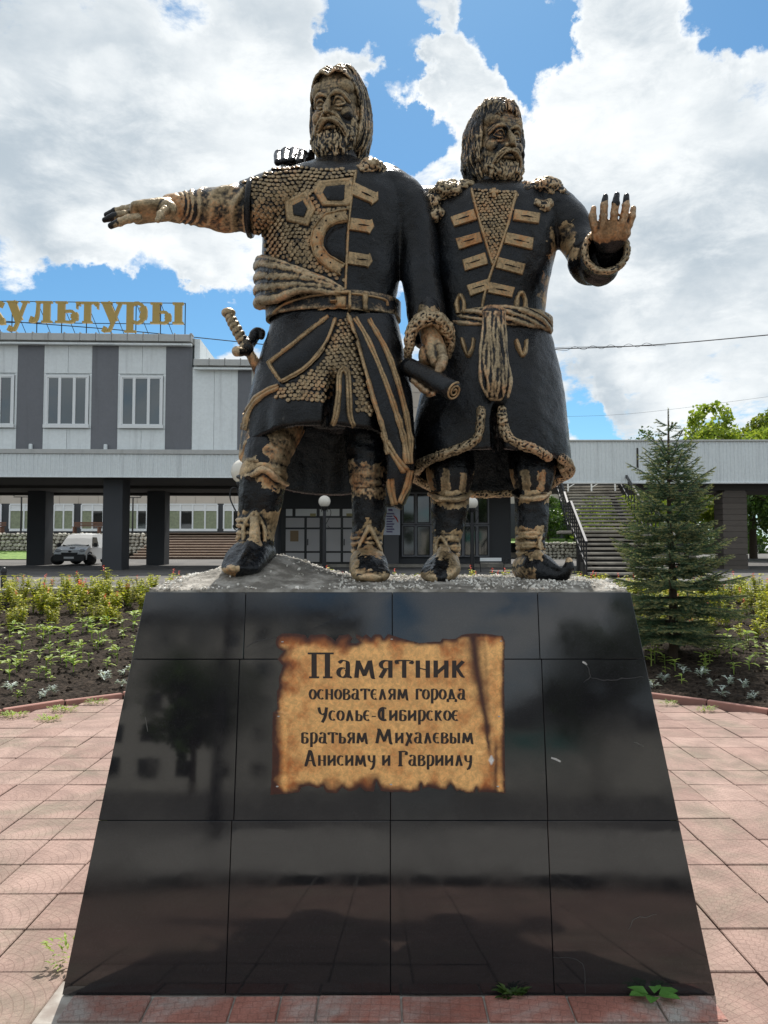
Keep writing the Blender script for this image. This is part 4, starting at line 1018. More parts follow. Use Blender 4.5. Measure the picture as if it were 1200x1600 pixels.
M_KERB = simple('pink_kerb_stone', (.33, .17, .135), .85, var=.2, vscale=9, bscale=90, objvar=.15)
M_KERBW = simple('whitewashed_kerb', (.60, .58, .54), .8, var=.25, vscale=5, bscale=60)
M_ASPH = simple('asphalt', (.075, .072, .068), .9, col2=(.14, .13, .12), vscale=.6, bscale=120, bstr=.5, lo=.35, hi=.7)
M_PALEP = simple('pale_paving', (.36, .34, .31), .85, var=.25, vscale=1.2, bscale=40)
M_GRASS = simple('lawn', (.10, .19, .025), .8, col2=(.17, .27, .05), vscale=3, bscale=60, bstr=1)
# soil
m, t, b = pbsdf('dark_soil'); pos = t.new('ShaderNodeTexCoord').outputs['Object']; M_SOIL = m
n_ = t.noise(pos, 22, 8, .7); n2_ = t.noise(pos, 2.5, 5, .6)
t.put(b.inputs['Base Color'], t.mix(t.ramp(n_, .38, .66), (.014, .010, .007), t.mix(n2_, (.052, .038, .028), (.085, .064, .048))))
b.inputs['Roughness'].default_value = .95; b.inputs['Specular IOR Level'].default_value = .15
bump(t, b, n_, .9, .05)

# ================================================================== GROUND
CX, CY, RP, RB = .02, 4.6, 4.85, 12.6
def sstep(x, a, b):
    x = np.clip((np.asarray(x, float) - a) / (b - a), 0, 1); return x * x * (3 - 2 * x)
def zbed(x, y):
    r = np.hypot(np.asarray(x, float) - CX, np.asarray(y, float) - CY)
    s_ = np.clip((r - RP) / (RB - RP), 0, 1)
    up = sstep(y, 0, 6)
    return (.03 * (r > RP) + .75 * s_) * up + .0
def zground(x, y):
    far = np.interp(y, [-1e9, 0, 6, 29, 38, 52, 1e9], [0, 0, .8, .8, .9, 1.0, 1.0])
    return far
def polar(r_, a_, zf, name, mat, dz=0.0, kind='structure'):
    Rr, A = np.meshgrid(r_, a_, indexing='ij'); X = CX + Rr * np.sin(A); Y = CY + Rr * np.cos(A); Z = zf(X, Y) + dz
    n, m_ = X.shape; V = np.stack([X.ravel(), Y.ravel(), Z.ravel()], 1)
    i, j = np.meshgrid(np.arange(n - 1), np.arange(m_ - 1), indexing='ij'); q = (i * m_ + j).ravel()
    F = np.stack([q, q + m_, q + m_ + 1, q + 1], 1)
    me = mk(V, F, True, name=name); return link(name, me, mat)
aa = np.linspace(-math.pi, math.pi, 181)
g_ = polar(np.array([RB, 14, 16, 18, 22, 26, 30, 34, 38, 44, 52, 65, 90, 150, 300, 900]), aa, lambda x, y: np.where(np.hypot(x - CX, y - CY) < 13, zbed(x, y) * 0 + zground(x, y), zground(x, y)), 'ground', M_ASPH); g_['kind'] = 'structure'
# paved circle base
ang_gap = R(140)
V = [(CX, CY, -.03)] + [(CX + (RP + .12) * math.sin(a), CY + (RP + .12) * math.cos(a), -.03) for a in aa[:-1]]
o = link('plaza_base', mk(V, [(0, i + 1, (i + 1) % 180 + 1) for i in range(180)]), M_JOINT); o['kind'] = 'structure'
# open space behind the viewer, level with the paving
gap = np.linspace(ang_gap, 2 * math.pi - ang_gap, 40)
o = polar(np.array([RP, 8, RB + .1]), gap, lambda x, y: 0 * x, 'path', M_PALEP, dz=.0); o['kind'] = 'structure'
# flower-bed soil
ab = np.linspace(-ang_gap, ang_gap, 420); rb = np.concatenate([[RP + .02], np.linspace(RP + .03, RB - .05, 150)])
def soilz(x, y):
    p = np.stack([x.ravel(), y.ravel(), 0 * x.ravel()], 1)
    return (zbed(x, y) + (fbm(p, 5, 3, 3) * .028 + np.abs(fbm(p, 16, 9, 2)) * .022).reshape(x.shape))
o = polar(rb, ab, lambda x, y: soilz(x, y) - .15 * (np.hypot(x - CX, y - CY) < RP + .025) - .03 * (np.hypot(x - CX, y - CY) < RP + .12), 'flower_bed_soil', M_SOIL); o['kind'] = 'structure'
def soil_at(x, y): return float(soilz(np.array([x]), np.array([y]))[0])
# kerb stones round the paved circle
kr = empty('kerb', (CX, CY, 0)); kr['kind'] = 'structure'
kl = .62; nk = int((2 * ang_gap) * RP / kl)
kme = mk(*box(-kl / 2 + .004, kl / 2 - .004, -.03, .03, -.1, .055)); bevel_me(kme, .008)
kme.materials.append(M_KERB)
for k in range(nk):
    a = -ang_gap + (k + .5) * 2 * ang_gap / nk
    if math.cos(a) < -.45: continue
    o = bpy.data.objects.new('kerb_stone', kme); COL.objects.link(o); o.parent = kr
    o.location = ((RP + .04) * math.sin(a), (RP + .04) * math.cos(a), random.uniform(-.012, .004)); o.rotation_euler = (random.uniform(-.03, .03), 0, -a + random.uniform(-.015, .015))
ok_ = empty('outer_kerb', (CX, CY, .8)); ok_['kind'] = 'structure'
kme2 = mk(*box(-.49, .49, -.09, .09, -.15, .10)); bevel_me(kme2, .012); kme2.materials.append(M_KERBW)
for k in range(64):
    a = R(-64) + k * 2 * R(64) / 63
    o = bpy.data.objects.new('kerb_stone', kme2); COL.objects.link(o); o.parent = ok_
    y_ = CY + RB * math.cos(a)
    o.location = ((RB + .04) * math.sin(a) * 1.0, (RB + .04) * math.cos(a), float(zbed(CX + RB * math.sin(a), y_)) - .8 - .01); o.rotation_euler = (0, 0, -a); o.scale = (.45, 1, 1)
pv = polar(np.array([RB + .13, RB + 1.3]), np.linspace(R(-80), R(80), 60), zground, 'pavement', M_PALEP, dz=.012); pv['kind'] = 'structure'

# paving slabs, one by one where they show
TS = .336; X0 = -2.236; Y0 = 4.72
BOT = [PZ(97, 1555, 0), PZ(1118, 1555, 0)]; YB = float((BOT[0][1] + BOT[1][1]) / 2)
PBX0, PBX1 = float(BOT[0][0]), float(BOT[1][0])
PTX0, PTX1 = float(P(228, 925, 3.10)[0]), float(P(985, 925, 3.10)[0]); YT = 3.10; ZT = 1.475; YBB = 4.42; YTB = 4.10
pvm = empty('plaza_paving', (CX, CY, 0)); pvm['kind'] = 'structure'
tm = mk(*box(-TS / 2 + .0032, TS / 2 - .0032, -TS / 2 + .0032, TS / 2 - .0032, -.045, 0)); bevel_me(tm, .004); tm.materials.append(M_TILE)
cand = []
for i in range(-22, 34):
    for j in range(-20, 20):
        x, y = X0 + (i + .5) * TS, Y0 + (j + .5) * TS
        if math.hypot(x - CX, y - CY) > RP - .02 and not (y < 1): continue
        if y < -1.0 or math.hypot(x - CX, y - CY) > RP + 2: continue
        if PBX0 - .02 < x - TS / 2 and x + TS / 2 < PBX1 + .02 and YB - .16 < y - TS / 2 + .05 and y + TS / 2 < YBB: continue
        px, py = proj(np.array([x, y, 0])) if y > .3 else (9e9, 9e9)
        seen = -60 < px < 1260 and py < 1680 and not (230 < px < 985 and py < 1100)
        if x > PBX0 - .17 and x < PBX1 + .17 and YB - .3 < y < YBB + .05: seen = seen
        cand.append((seen, -(abs(px - 600) + abs(py - 1300)) if seen else -9e9, x, y))
vis = [c for c in cand if c[0]]; vis.sort(key=lambda c: c[3])
indiv = set(); rest = []
for n_i, c in enumerate(sorted(cand, key=lambda c: (not c[0], c[3]))):
    x, y = c[2], c[3]
    # stones that would run under the pedestal's border row are left to it
    if PBX0 - .01 < x < PBX1 + .01 and YB - .17 - TS * .5 < y < YBB - TS * .5: continue
    if c[0] and len(indiv) < 298:
        o = bpy.data.objects.new('paving_slab', tm); COL.objects.link(o); o.parent = pvm
        o.location = (x - CX, y - CY, random.uniform(-.005, .002)); o.rotation_euler = (random.gauss(0, .005), random.gauss(0, .005), random.gauss(0, .006)); indiv.add((x, y))
    else: rest.append((x, y))
if rest:
    putp_ = [tuple([np.array(box(-TS / 2 + .003, TS / 2 - .003, -TS / 2 + .003, TS / 2 - .003, -.04, 0)[0]) + np.array([x, y, 0]), box(0, 1, 0, 1, 0, 1)[1]]) for x, y in rest]
    o = link('paving_slabs_beyond', mk(*join(putp_)), M_TILE, pvm, world=True); o['kind'] = 'stuff'
# the border row at the foot of the pedestal, with smeared cement
bd = empty('pedestal_border', (CX, YB - .08, 0)); bd['kind'] = 'structure'
xs = [108, 235, 365, 438, 497, 627, 757, 888, 1025, 1118]
for a, b in zip(xs[:-1], xs[1:]):
    xa, xb = float(PZ(a, 1565, 0)[0]), float(PZ(b, 1565, 0)[0])
    me = mk(*box(xa + .004, xb - .004, YB - .155, YB - .010, -.05, .004 + random.uniform(-.002, .003))); bevel_me(me, .004)
    link('border_slab', me, M_BORDER, bd, world=True)
M_CEM2 = simple('cement_smear', (.26, .22, .19), .9, col2=(.40, .37, .33), vscale=6, bscale=40)
box_obj('cement_bed', (PBX0 - .05, PBX1 + .05, YB - .16, YB + .1, -.06, -.006), M_CEM2, kind='structure')

# ================================================================== PEDESTAL
pd = empty('pedestal', (CX, 3.6, 0))
tag(pd, 'tapering pedestal faced with polished black granite slabs, carrying the two statues', 'pedestal')
def face_pt(u, v, off=0.0):
    """front face: u metres along x, v = 0 foot .. 1 top, off proud of the face"""
    n = np.array([0, -ZT, (YT - YB)]); n = n / np.linalg.norm(n); n = np.array([0, -ZT, -(YB - YT)]) ; n = n / np.linalg.norm(n)
    return np.array([u, YB + (YT - YB) * v, ZT * v]) + n * off
def face_uv(px, py):
    """point of the front face that shows at a pixel"""
    d_ = raydir(px, py); n = np.array([0, -ZT, (YT - YB)], float)
    p0 = np.array([0, YB, 0.0]); t_ = ((p0 - CAMP) @ n) / (d_ @ n); q = CAMP + d_ * t_
    return float(q[0]), float(q[2] / ZT)
core = []
def frustum(in_, z0, z1):
    V = []
    for z in (z0, z1):
        k = z / ZT
        xa = PBX0 + (PTX0 - PBX0) * k + in_; xb = PBX1 + (PTX1 - PBX1) * k - in_; ya = YB + (YT - YB) * k + in_; yb = YBB + (YTB - YBB) * k - in_
        V += [(xa, ya, z), (xb, ya, z), (xb, yb, z), (xa, yb, z)]
    return np.array(V), [(3, 2, 1, 0), (4, 5, 6, 7), (0, 1, 5, 4), (1, 2, 6, 5), (2, 3, 7, 6), (3, 0, 4, 7)]
link('core', mk(*frustum(.024, -.02, ZT - .002)), M_CORE, pd, world=True)
vr = [0.0, face_uv(610, 1282)[1], face_uv(610, 1030)[1], 1.0]
cols = [[face_uv(x, 1420)[0] for x in (357, 610, 861)], [face_uv(x, y)[0] for x, y in ((370, 1150), (610, 1150), (851, 1150))], [face_uv(x, 980)[0] for x in (382, 613, 842)]]
g2 = .0011
def slab_mesh(corners, n, th=.022):
    c = np.array(corners, float); n = np.asarray(n, float)
    V = np.vstack([c, c - n * th]); me = mk(V, [(0, 1, 2, 3), (7, 6, 5, 4), (0, 4, 5, 1), (1, 5, 6, 2), (2, 6, 7, 3), (3, 7, 4, 0)]); bevel_me(me, .0014); return me
nf = face_pt(0, 0, 1.0) - face_pt(0, 0, 0)
for r_ in range(3):
    v0, v1 = vr[r_], vr[r_ + 1]; L = 1.509; dv = g2 / L
    cs = [None] + cols[r_] + [None]
    for c in range(4):
        q = []
        for (uu, vv) in ((cs[c], v0 + dv), (cs[c + 1], v0 + dv), (cs[c + 1], v1 - dv), (cs[c], v1 - dv)):
            edge0 = PBX0 + (PTX0 - PBX0) * vv; edge1 = PBX1 + (PTX1 - PBX1) * vv
            if uu is None: u_ = edge0 if len(q) in (0, 3) else edge1
            else: u_ = uu + (g2 if len(q) in (0, 3) else -g2)
            q.append(face_pt(u_, vv, random.uniform(-.0005, .0005)))
        link('granite_slab', slab_mesh(q, nf), M_GRAN, pd, world=True)
# side faces
for side in (-1, 1):
    xb_, xt_ = (PBX0, PTX0) if side < 0 else (PBX1, PTX1)
    for r_ in range(3):
        for (s0, s1) in ((0, .45), (.45, 1)):
            q = []
            for (ss, vv) in ((s0, vr[r_]), (s1, vr[r_]), (s1, vr[r_ + 1]), (s0, vr[r_ + 1])):
                y0 = YB + (YT - YB) * vv + .0245; y1 = YBB + (YTB - YBB) * vv
                q.append((xb_ + (xt_ - xb_) * vv, y0 + (y1 - y0) * ss + (.002 if ss < s1 or s0 == ss else -.002), ZT * vv + (.002 if vv == vr[r_] else -.002)))
            if side > 0: q = q
            nn_ = np.array([side * ZT, 0, (PBX1 - PTX1)]); nn_ = nn_ / np.linalg.norm(nn_)
            link('granite_slab', slab_mesh(q if side > 0 else q[::-1], nn_), M_GRAN, pd, world=True)
def facestrip(pts, w_, mat, name, off=.0012, parent=pd):
    P_ = [np.array(p, float) for p in pts]; V = []; F = []
    for i, p in enumerate(P_):
        t_ = (P_[min(i + 1, len(P_) - 1)] - P_[max(i - 1, 0)]); t_ /= np.linalg.norm(t_) + 1e-9; n_ = np.array([-t_[1], t_[0]])
        ww = w_ * (.4 + .6 * math.sin(math.pi * (i + .5) / len(P_))) * random.uniform(.7, 1.2)
        for s_ in (-1, 1):
            q = p + n_ * s_ * ww; u, v = face_uv(*q); V.append(face_pt(u, v, off))
        if i: F.append((2 * i - 2, 2 * i - 1, 2 * i + 1, 2 * i))
    return link(name, mk(V, F), mat, parent, world=True)
def wig(pts, n=14, a=1.2):
    c = catmull(pts, n); c[1:-1] += np.random.default_rng(len(pts) + n).uniform(-a, a, (n - 2, 2)); return c
facestrip(wig([(384, 1012), (400, 1002), (420, 998), (432, 996)], a=.5), .9, M_CORE, 'crack')
facestrip(wig([(915, 1036), (920, 1048), (921, 1058), (912, 1066)]), .7, M_CRACK, 'crack')
facestrip(wig([(921, 1058), (945, 1063), (975, 1060), (1006, 1058)]), .7, M_CRACK, 'crack')
facestrip(wig([(864, 1496), (895, 1497), (911, 1508), (914, 1530), (914, 1552)], a=.6), .7, M_CRACK, 'crack')
facestrip([(910, 1034), (914, 1036), (917, 1039)], 1.8, M_CHIP, 'chip')
facestrip([(861, 1184), (868, 1186), (876, 1190)], 1.5, M_CHIP, 'chip')
facestrip(wig([(990, 1160), (1000, 1163), (1006, 1166)], 6), .8, M_SCR, 'scratch')
facestrip(wig([(982, 1452), (990, 1436), (1010, 1432), (1026, 1428)], 9), .5, M_SCR, 'scratch')
facestrip(wig([(227, 1120), (229, 1132), (231, 1143)], 6, .4), .6, M_SCR, 'scratch')

# gravel and cement on the top
M_GRAV = simple('pale_gravel', (.56, .53, .47), .85, col2=(.84, .81, .74), vscale=9, objvar=0, lo=.3, hi=.7, bscale=80)
M_CEM = simple('grey_cement', (.17, .155, .13), .9, col2=(.46, .43, .38), vscale=8, lo=.42, hi=.66, bscale=45, bstr=.7, bdist=.02)
def ztop(x, y):
    x = np.asarray(x, float); y = np.asarray(y, float)
    z = ZT + .006 + .02 * sstep(y, YT, YT + .25)
    c1 = P(425, 868, 3.72); c0 = P(385, 880, 3.5)
    z = z + .115 * np.exp(-(((x - c1[0]) / .27) ** 2 + ((y - 3.74) / .30) ** 2)) + .050 * np.exp(-(((x - c0[0]) / .16) ** 2 + ((y - 3.48) / .17) ** 2))
    return z
xs_ = np.linspace(PTX0 + .004, PTX1 - .004, 220); ys_ = np.linspace(YT + .004, YTB - .004, 110)
X, Y = np.meshgrid(xs_, ys_); p_ = np.stack([X.ravel(), Y.ravel(), 0 * X.ravel()], 1)
Z = ztop(X, Y) + (np.abs(fbm(p_, 34, 5, 3)) * .010).reshape(X.shape); Z[0, :] = ZT - .012; Z[-1, :] = ZT - .012; Z[:, 0] = ZT - .012; Z[:, -1] = ZT - .012
n, m_ = X.shape; i, j = np.meshgrid(np.arange(n - 1), np.arange(m_ - 1), indexing='ij'); q = (i * m_ + j).ravel()
o = link('cement_top', mk(np.stack([X.ravel(), Y.ravel(), Z.ravel()], 1), np.stack([q, q + 1, q + m_ + 1, q + m_], 1), True), M_CEM, pd, world=True)
chips = []; rg = np.random.default_rng(4)
ico = np.array([[0, 0, 1], [.9, 0, .3], [.3, .85, .35], [-.7, .5, .3], [-.7, -.5, .3], [.3, -.85, .35], [0, 0, -.6]]); icof = [(0, 1, 2), (0, 2, 3), (0, 3, 4), (0, 4, 5), (0, 5, 1), (6, 2, 1), (6, 3, 2), (6, 4, 3), (6, 5, 4), (6, 1, 5)]
k = 0
while k < 6500:
    x, y = rg.uniform(PTX0 + .01, PTX1 - .01), rg.uniform(YT + .008, YTB - .01)
    den = .25 + .75 * float(sstep(y, 3.5, 3.66)) + .55 * (y < YT + .05)
    if x < -.72: den = 1
    den *= float(np.clip(.55 + 1.5 * fbm(np.array([[x, y, 0.0]]), 9, 21, 2)[0], .22, 1.0))
    c0 = P(425, 868, 3.72)[0]
    if abs(x - c0 - .02) < .34 and y < 3.78: den *= .12 + .5 * (y < YT + .1)
    if rg.uniform() > den: k += .3; continue
    s_ = rg.uniform(.0035, .0095) * (1 + .6 * (rg.uniform() > .9)); A = rg.normal(size=(3, 3)); Q, _ = np.linalg.qr(A)
    chips.append(((ico * np.array([1, .8, .55]) * s_) @ Q.T + np.array([x, y, float(ztop(x, y)) + s_ * .5 + .003]), icof)); k += 1
o = link('gravel', mk(*join(chips)), M_GRAV, pd, world=True); o['kind'] = 'stuff'

# ================================================================== PLAQUE
from mathutils.geometry import delaunay_2d_cdt
OUT = [(433, 996), (441, 990), (462, 990), (477, 992), (481, 998), (485, 992), (508, 991), (520, 998), (524, 1003), (530, 993), (545, 991), (551, 997), (547, 1004), (556, 1006), (562, 1003), (556, 996), (557, 991), (566, 996), (572, 991), (580, 997), (586, 991), (595, 992),
       (600, 999), (606, 991), (622, 996), (640, 1001), (655, 1005), (675, 1003), (688, 1003), (691, 998), (700, 999), (712, 998), (722, 992), (735, 990), (752, 990), (770, 992), (785, 994), (788, 1001), (787, 1060), (788, 1120), (788, 1180), (789, 1239), (776, 1238), (768, 1237), (747, 1237), (744, 1230), (741, 1238), (730, 1239), (718, 1234), (713, 1236),
       (704, 1224), (697, 1233), (685, 1233), (668, 1229), (660, 1232), (657, 1223), (656, 1235), (640, 1238), (627, 1236), (610, 1237), (595, 1235), (588, 1219), (584, 1236), (572, 1236), (562, 1229), (556, 1234), (545, 1236), (535, 1229), (526, 1239), (510, 1237), (505, 1227), (497, 1231), (484, 1227), (472, 1229), (468, 1237), (450, 1240), (436, 1240), (423, 1241), (426, 1200),
       (426, 1150), (427, 1113), (434, 1108), (433, 1080), (437, 1073), (436, 1060), (443, 1040), (434, 1030), (444, 1018), (435, 1013), (431, 1005)]
pl = empty('plaque', face_pt(0, .4)); tag(pl, 'parchment-coloured scroll-shaped plaque with dark Cyrillic lettering, on the front of the black granite pedestal', 'plaque')
def FP(px, py, off): u, v = face_uv(px, py); return face_pt(u, v, off)
pts2 = []; rg = np.random.default_rng(2)
for i_, (a, b) in enumerate(zip(OUT, OUT[1:] + OUT[:1])):
    a, b = np.array(a, float), np.array(b, float); k = max(1, int(np.linalg.norm(b - a) / 3.0))
    for j_ in range(k):
        q = a + (b - a) * j_ / k
        if j_: q = q + rg.uniform(-.45, .45, 2)
        pts2.append(q)
nb = len(pts2); outl = np.array(pts2)
inner = [np.array([x + (1.4 if int(y / 2.8) % 2 else 0), y]) for y in np.arange(991, 1241, 2.8) for x in np.arange(424, 789, 2.8)]
inner = [q for q in inner if inpoly(q[0], q[1], outl) and np.min(np.abs(outl - q).sum(1)) > 1.8]
allp = pts2 + inner
vv, _, ff, *_r = delaunay_2d_cdt([Vector(q) for q in allp], [(i, (i + 1) % nb) for i in range(nb)], [], 1, 1e-4)
P2 = np.array([tuple(q) for q in vv])
dist = np.full(len(P2), 1e9)
for a, b in zip(outl, np.roll(outl, -1, 0)): dist = np.minimum(dist, np.array(seg2(P2, a, b)))
px, py = P2[:, 0], P2[:, 1]; p3 = np.column_stack([P2, 0 * px])
curl = .006 + .004 * np.exp(-((px - 765) / 16) ** 2) - .003 * np.exp(-((px - 748) / 5) ** 2) * (py < 1175) + .003 * np.exp(-((px - 440) / 10) ** 2) * (py > 1112)
front = [FP(x, y, .004 + c) for x, y, c in zip(px, py, curl)]
V = list(front) + [FP(x, y, .002) for x, y in outl]
F = [tuple(f_) for f_ in ff]
# orient and rim
def orient(f_):
    a, b, c = (np.array(V[i]) for i in f_[:3]); return f_ if np.dot(np.cross(b - a, c - a), nf) > 0 else f_[::-1]
F = [orient(f_) for f_ in F]
# match outline vertices back to the cdt output by position
def near(q): return int(np.argmin(((P2 - q) ** 2).sum(1)))
oi_ = [near(q) for q in outl]; nv_ = len(front)
F += [(oi_[i], oi_[(i + 1) % nb], nv_ + (i + 1) % nb, nv_ + i) for i in range(nb)]
me = mk(V, F, False, name='parchment')
nz = fbm(p3, .05, 3, 4); nz2 = fbm(p3, .018, 8, 3); nz3 = fbm(p3, .25, 5, 3)
burn = np.clip(1.25 - dist / np.maximum(4.5, 9.5 + 9 * nz + 5 * nz2), 0, 1) ** 1.2 * .92
side = np.clip(1 - (px - 433) / (34 + 16 * nz), 0, 1) * .7 + np.clip((px - 715 + 22 * nz) / 50, 0, 1) * .35
top = np.clip(1 - (py - 990) / (34 + 22 * nz), 0, 1) * .75 + np.clip((py - 1212 + 12 * nz) / 30, 0, 1) * .55
fw_ = 12 - 8.5 * np.clip((py - 1000) / 170, 0, 1) + 2 * nz
fold = np.exp(-((px - (742 + (py - 1000) * .115 + 3 * nz2)) / fw_) ** 2) * np.clip((1186 - py) / 22, 0, 1) * 1.0 + np.exp(-((px - (756 + (py - 1000) * .06)) / 3) ** 2) * .3
fold += np.exp(-((px - 774) / 3) ** 2) * np.clip((py - 1150) / 20, 0, 1) * .8
roll = np.exp(-((px - 433) / 7) ** 2) * (py > 1112) * .9
bright_ = np.exp(-((px - 446) / 3.5) ** 2) * (py > 1125) * .9 + np.exp(-((px - 780) / 5) ** 2) * .6
br = np.clip(.10 + .42 * nz + .30 * nz3 + .2 * nz2 + side * .95 + top * 1.1, 0, 1)
c0 = np.array([.90, .50, .175]); c1 = np.array([.48, .145, .028]); c2 = np.array([.055, .012, .005])
colr_ = c0 * (1 - br[:, None]) + c1 * br[:, None]
dk = np.clip(np.exp(-dist / 2.6) * .75 + burn * .85 + fold + roll * .8 - bright_ * .3, 0, 1)[:, None]
colr_ = colr_ * (1 - dk) + c2 * dk + np.clip(bright_, 0, 1)[:, None] * np.array([.20, .13, .04]) * (1 - dk)
colr_ = np.clip(colr_ * (1 + .18 * nz3[:, None]), 0, 1)
patch = ((px - 767) ** 2 / 14 + (py - 1187) ** 2 / 40) < 1
colr_[patch] = (.75, .74, .72)
full = np.ones((len(V), 4)); full[:nv_, :3] = colr_; full[nv_:, :3] = (.25, .2, .15)
ca_ = me.color_attributes.new('print', 'FLOAT_COLOR', 'POINT'); ca_.data.foreach_set('color', full.astype(np.float32).ravel())
m, t, b = pbsdf('printed_parchment'); at = t.new('ShaderNodeAttribute', attribute_name='print').outputs['Color']
pos = t.new('ShaderNodeTexCoord').outputs['Object']; vein = t.noise(pos, 60, 8, .7, .8)
t.put(b.inputs['Base Color'], t.mix(1.0, at, t.ramp(vein, .35, .65, .78, 1.12), 'MULTIPLY')); b.inputs['Roughness'].default_value = .42
link('parchment', me, m, pl, world=True)
for q in ((442, 1003), (612, 999), (782, 1002), (436, 1119), (779, 1119), (434, 1228), (777, 1228), (611, 1225)):
    v_, f_ = ellipsoid((0, 0, 0), (.0055, .0055, .0025), nu=10, nv=6); link('rivet', mk(v_ + FP(*q, .014), f_, True), M_CHIP, pl, world=True)

# --- lettering drawn with a broad pen
def arcp(cx, cy, rx, ry, a0, a1, n=12): return [(cx + rx * math.cos(R(a0 + (a1 - a0) * i / n)), cy + ry * math.sin(R(a0 + (a1 - a0) * i / n))) for i in range(n + 1)]
def el(cx, cy, rx, ry): return arcp(cx, cy, rx, ry, 90, 450, 20)
G = {
 'о': (.62, [el(.31, .5, .24, .44)]),
 'с': (.60, [arcp(.33, .5, .25, .44, 50, 310, 16)]),
 'н': (.72, [[(.13, 1), (.13, 0)], [(.57, 1), (.57, 0)], [(.13, .58), (.57, .44)]]),
 'и': (.74, [[(.13, 1), (.13, .02)], [(.60, 1), (.60, 0)], [(.13, .22), (.60, .74)]]),
 'в': (.66, [[(.13, 1), (.13, 0)], [(.10, .98), (.34, .98), (.50, .86), (.48, .68), (.32, .56), (.16, .55)], [(.32, .56), (.54, .44), (.56, .2), (.40, .03), (.10, .02)]]),
 'а': (.70, [[(.12, .86), (.28, .99), (.46, .95), (.52, .78), (.52, .14), (.60, .02), (.68, .06)], arcp(.30, .30, .20, .27, 60, 400, 14)]),
 'т': (.80, [[(.40, .98), (.40, 0)], [(.10, .80), (.10, .98), (.70, .98), (.70, .80)]]),
 'е': (.56, [arcp(.32, .5, .25, .46, 55, 305, 16), [(.10, .52), (.44, .52)]]),
 'л': (.74, [[(.08, .04), (.18, .10), (.36, .98)], [(.34, 1.0), (.60, .0)]]),
 'я': (.70, [[(.56, 1), (.56, 0)], [(.56, .97), (.28, .97), (.14, .78), (.24, .55), (.56, .52)], [(.34, .50), (.12, .0)]]),
 'м': (.98, [[(.12, .0), (.20, 1.0)], [(.20, .96), (.46, .18), (.48, .18)], [(.48, .18), (.72, .96)], [(.72, 1.0), (.84, .06), (.92, .02)]]),
 'г': (.54, [[(.15, 1), (.15, 0)], [(.10, .98), (.46, .98), (.46, .78)]]),
 'р': (.66, [[(.15, 1.0), (.15, -.36)], [(.12, .92), (.34, 1.0), (.54, .84), (.55, .30), (.36, .02), (.17, .10)]]),
 'д': (.78, [[(.20, .08), (.34, .98)], [(.34, 1.0), (.60, .06)], [(.06, -.22), (.10, .05), (.68, .05), (.72, -.22)]]),
 'у': (.66, [[(.10, 1.0), (.14, .55), (.32, .38), (.54, .46)], [(.55, 1.0), (.53, .2), (.40, -.22), (.22, -.34)]]),
 'ь': (.62, [[(.14, 1.0), (.14, 0)], [(.14, .56), (.40, .56), (.52, .40), (.48, .10), (.30, .02), (.12, .03)]]),
 'ы': (.92, [[(.13, 1.0), (.13, 0)], [(.13, .56), (.36, .56), (.47, .40), (.44, .10), (.28, .02), (.12, .03)], [(.76, 1), (.76, 0)]]),
 'к': (.68, [[(.14, 1), (.14, 0)], [(.54, .96), (.22, .52)], [(.26, .56), (.48, .12), (.60, .02)]]),
 'б': (.66, [[(.14, .98), (.14, .04)], [(.10, .98), (.48, .98), (.50, .84)], [(.14, .56), (.40, .56), (.54, .40), (.50, .10), (.32, .02), (.12, .03)]]),
 'х': (.68, [[(.10, 1.0), (.20, .92), (.50, .10), (.62, .0)], [(.56, .96), (.12, -.24)]]),
 '-': (.50, [[(.08, .42), (.42, .42)]]),
 'П': (.86, [[(.24, .98), (.24, .02)], [(.66, .98), (.66, .02)], [(.04, 1.0), (.86, 1.0)], [(.08, .02), (.40, .02)], [(.52, .02), (.82, .02)]]),
 'У': (.66, [[(.08, 1.0), (.16, .62), (.32, .48), (.50, .56)], [(.58, 1.0), (.48, .3), (.30, -.12)]]),
 'С': (.66, [arcp(.38, .5, .29, .48, 55, 305, 16), [(.34, .96), (.34, .06)]]),
 'М': (1.12, [[(.10, .0), (.26, 1.0)], [(.26, .98), (.54, .20), (.56, .2)], [(.56, .2), (.82, .98)], [(.84, 1.0), (.94, .05), (1.06, .02)], [(.12, 1.0), (.30, 1.0)]]),
 'А': (.82, [[(.06, .02), (.16, .08), (.38, 1.0)], [(.30, 1.0), (.46, 1.0), (.66, .08), (.78, .02)], [(.18, .38), (.56, .36)]]),
 'Г': (.64, [[(.20, 1), (.20, 0)], [(.08, 1.0), (.54, 1.0), (.56, .76)], [(.06, .01), (.34, .01)]]),
}
def strokes(ch, wt=.17, wn=.055, nib=14, fixed=None):
    """closed outlines of the pen strokes of one letter: list of (verts2d, quads)"""
    out_ = []
    for st in G[ch][1]:
        s_ = np.array(st, float)
        if len(s_) > 2:
            L_ = np.linalg.norm(np.diff(s_, axis=0), axis=1)
            s_ = catmull(s_, 4 * len(s_)) if len(s_) < 9 else s_
        tt = np.gradient(s_, axis=0); tt /= np.linalg.norm(tt, axis=1)[:, None] + 1e-9
        ang = np.arctan2(tt[:, 1], tt[:, 0]); w_ = wn + (wt - wn) * np.abs(np.sin(ang - R(nib) * -1)) ** 1.4
        nn_ = np.stack([-tt[:, 1], tt[:, 0]], 1) * (w_ / 2)[:, None]
        V2 = np.empty((2 * len(s_), 2)); V2[0::2] = s_ + nn_; V2[1::2] = s_ - nn_
        out_.append((V2, [(2 * i, 2 * i + 1, 2 * i + 3, 2 * i + 2) for i in range(len(s_) - 1)]))
    return out_
M_INK = simple('dark_brown_ink', (.022, .012, .008), .45, var=.3, vscale=40)
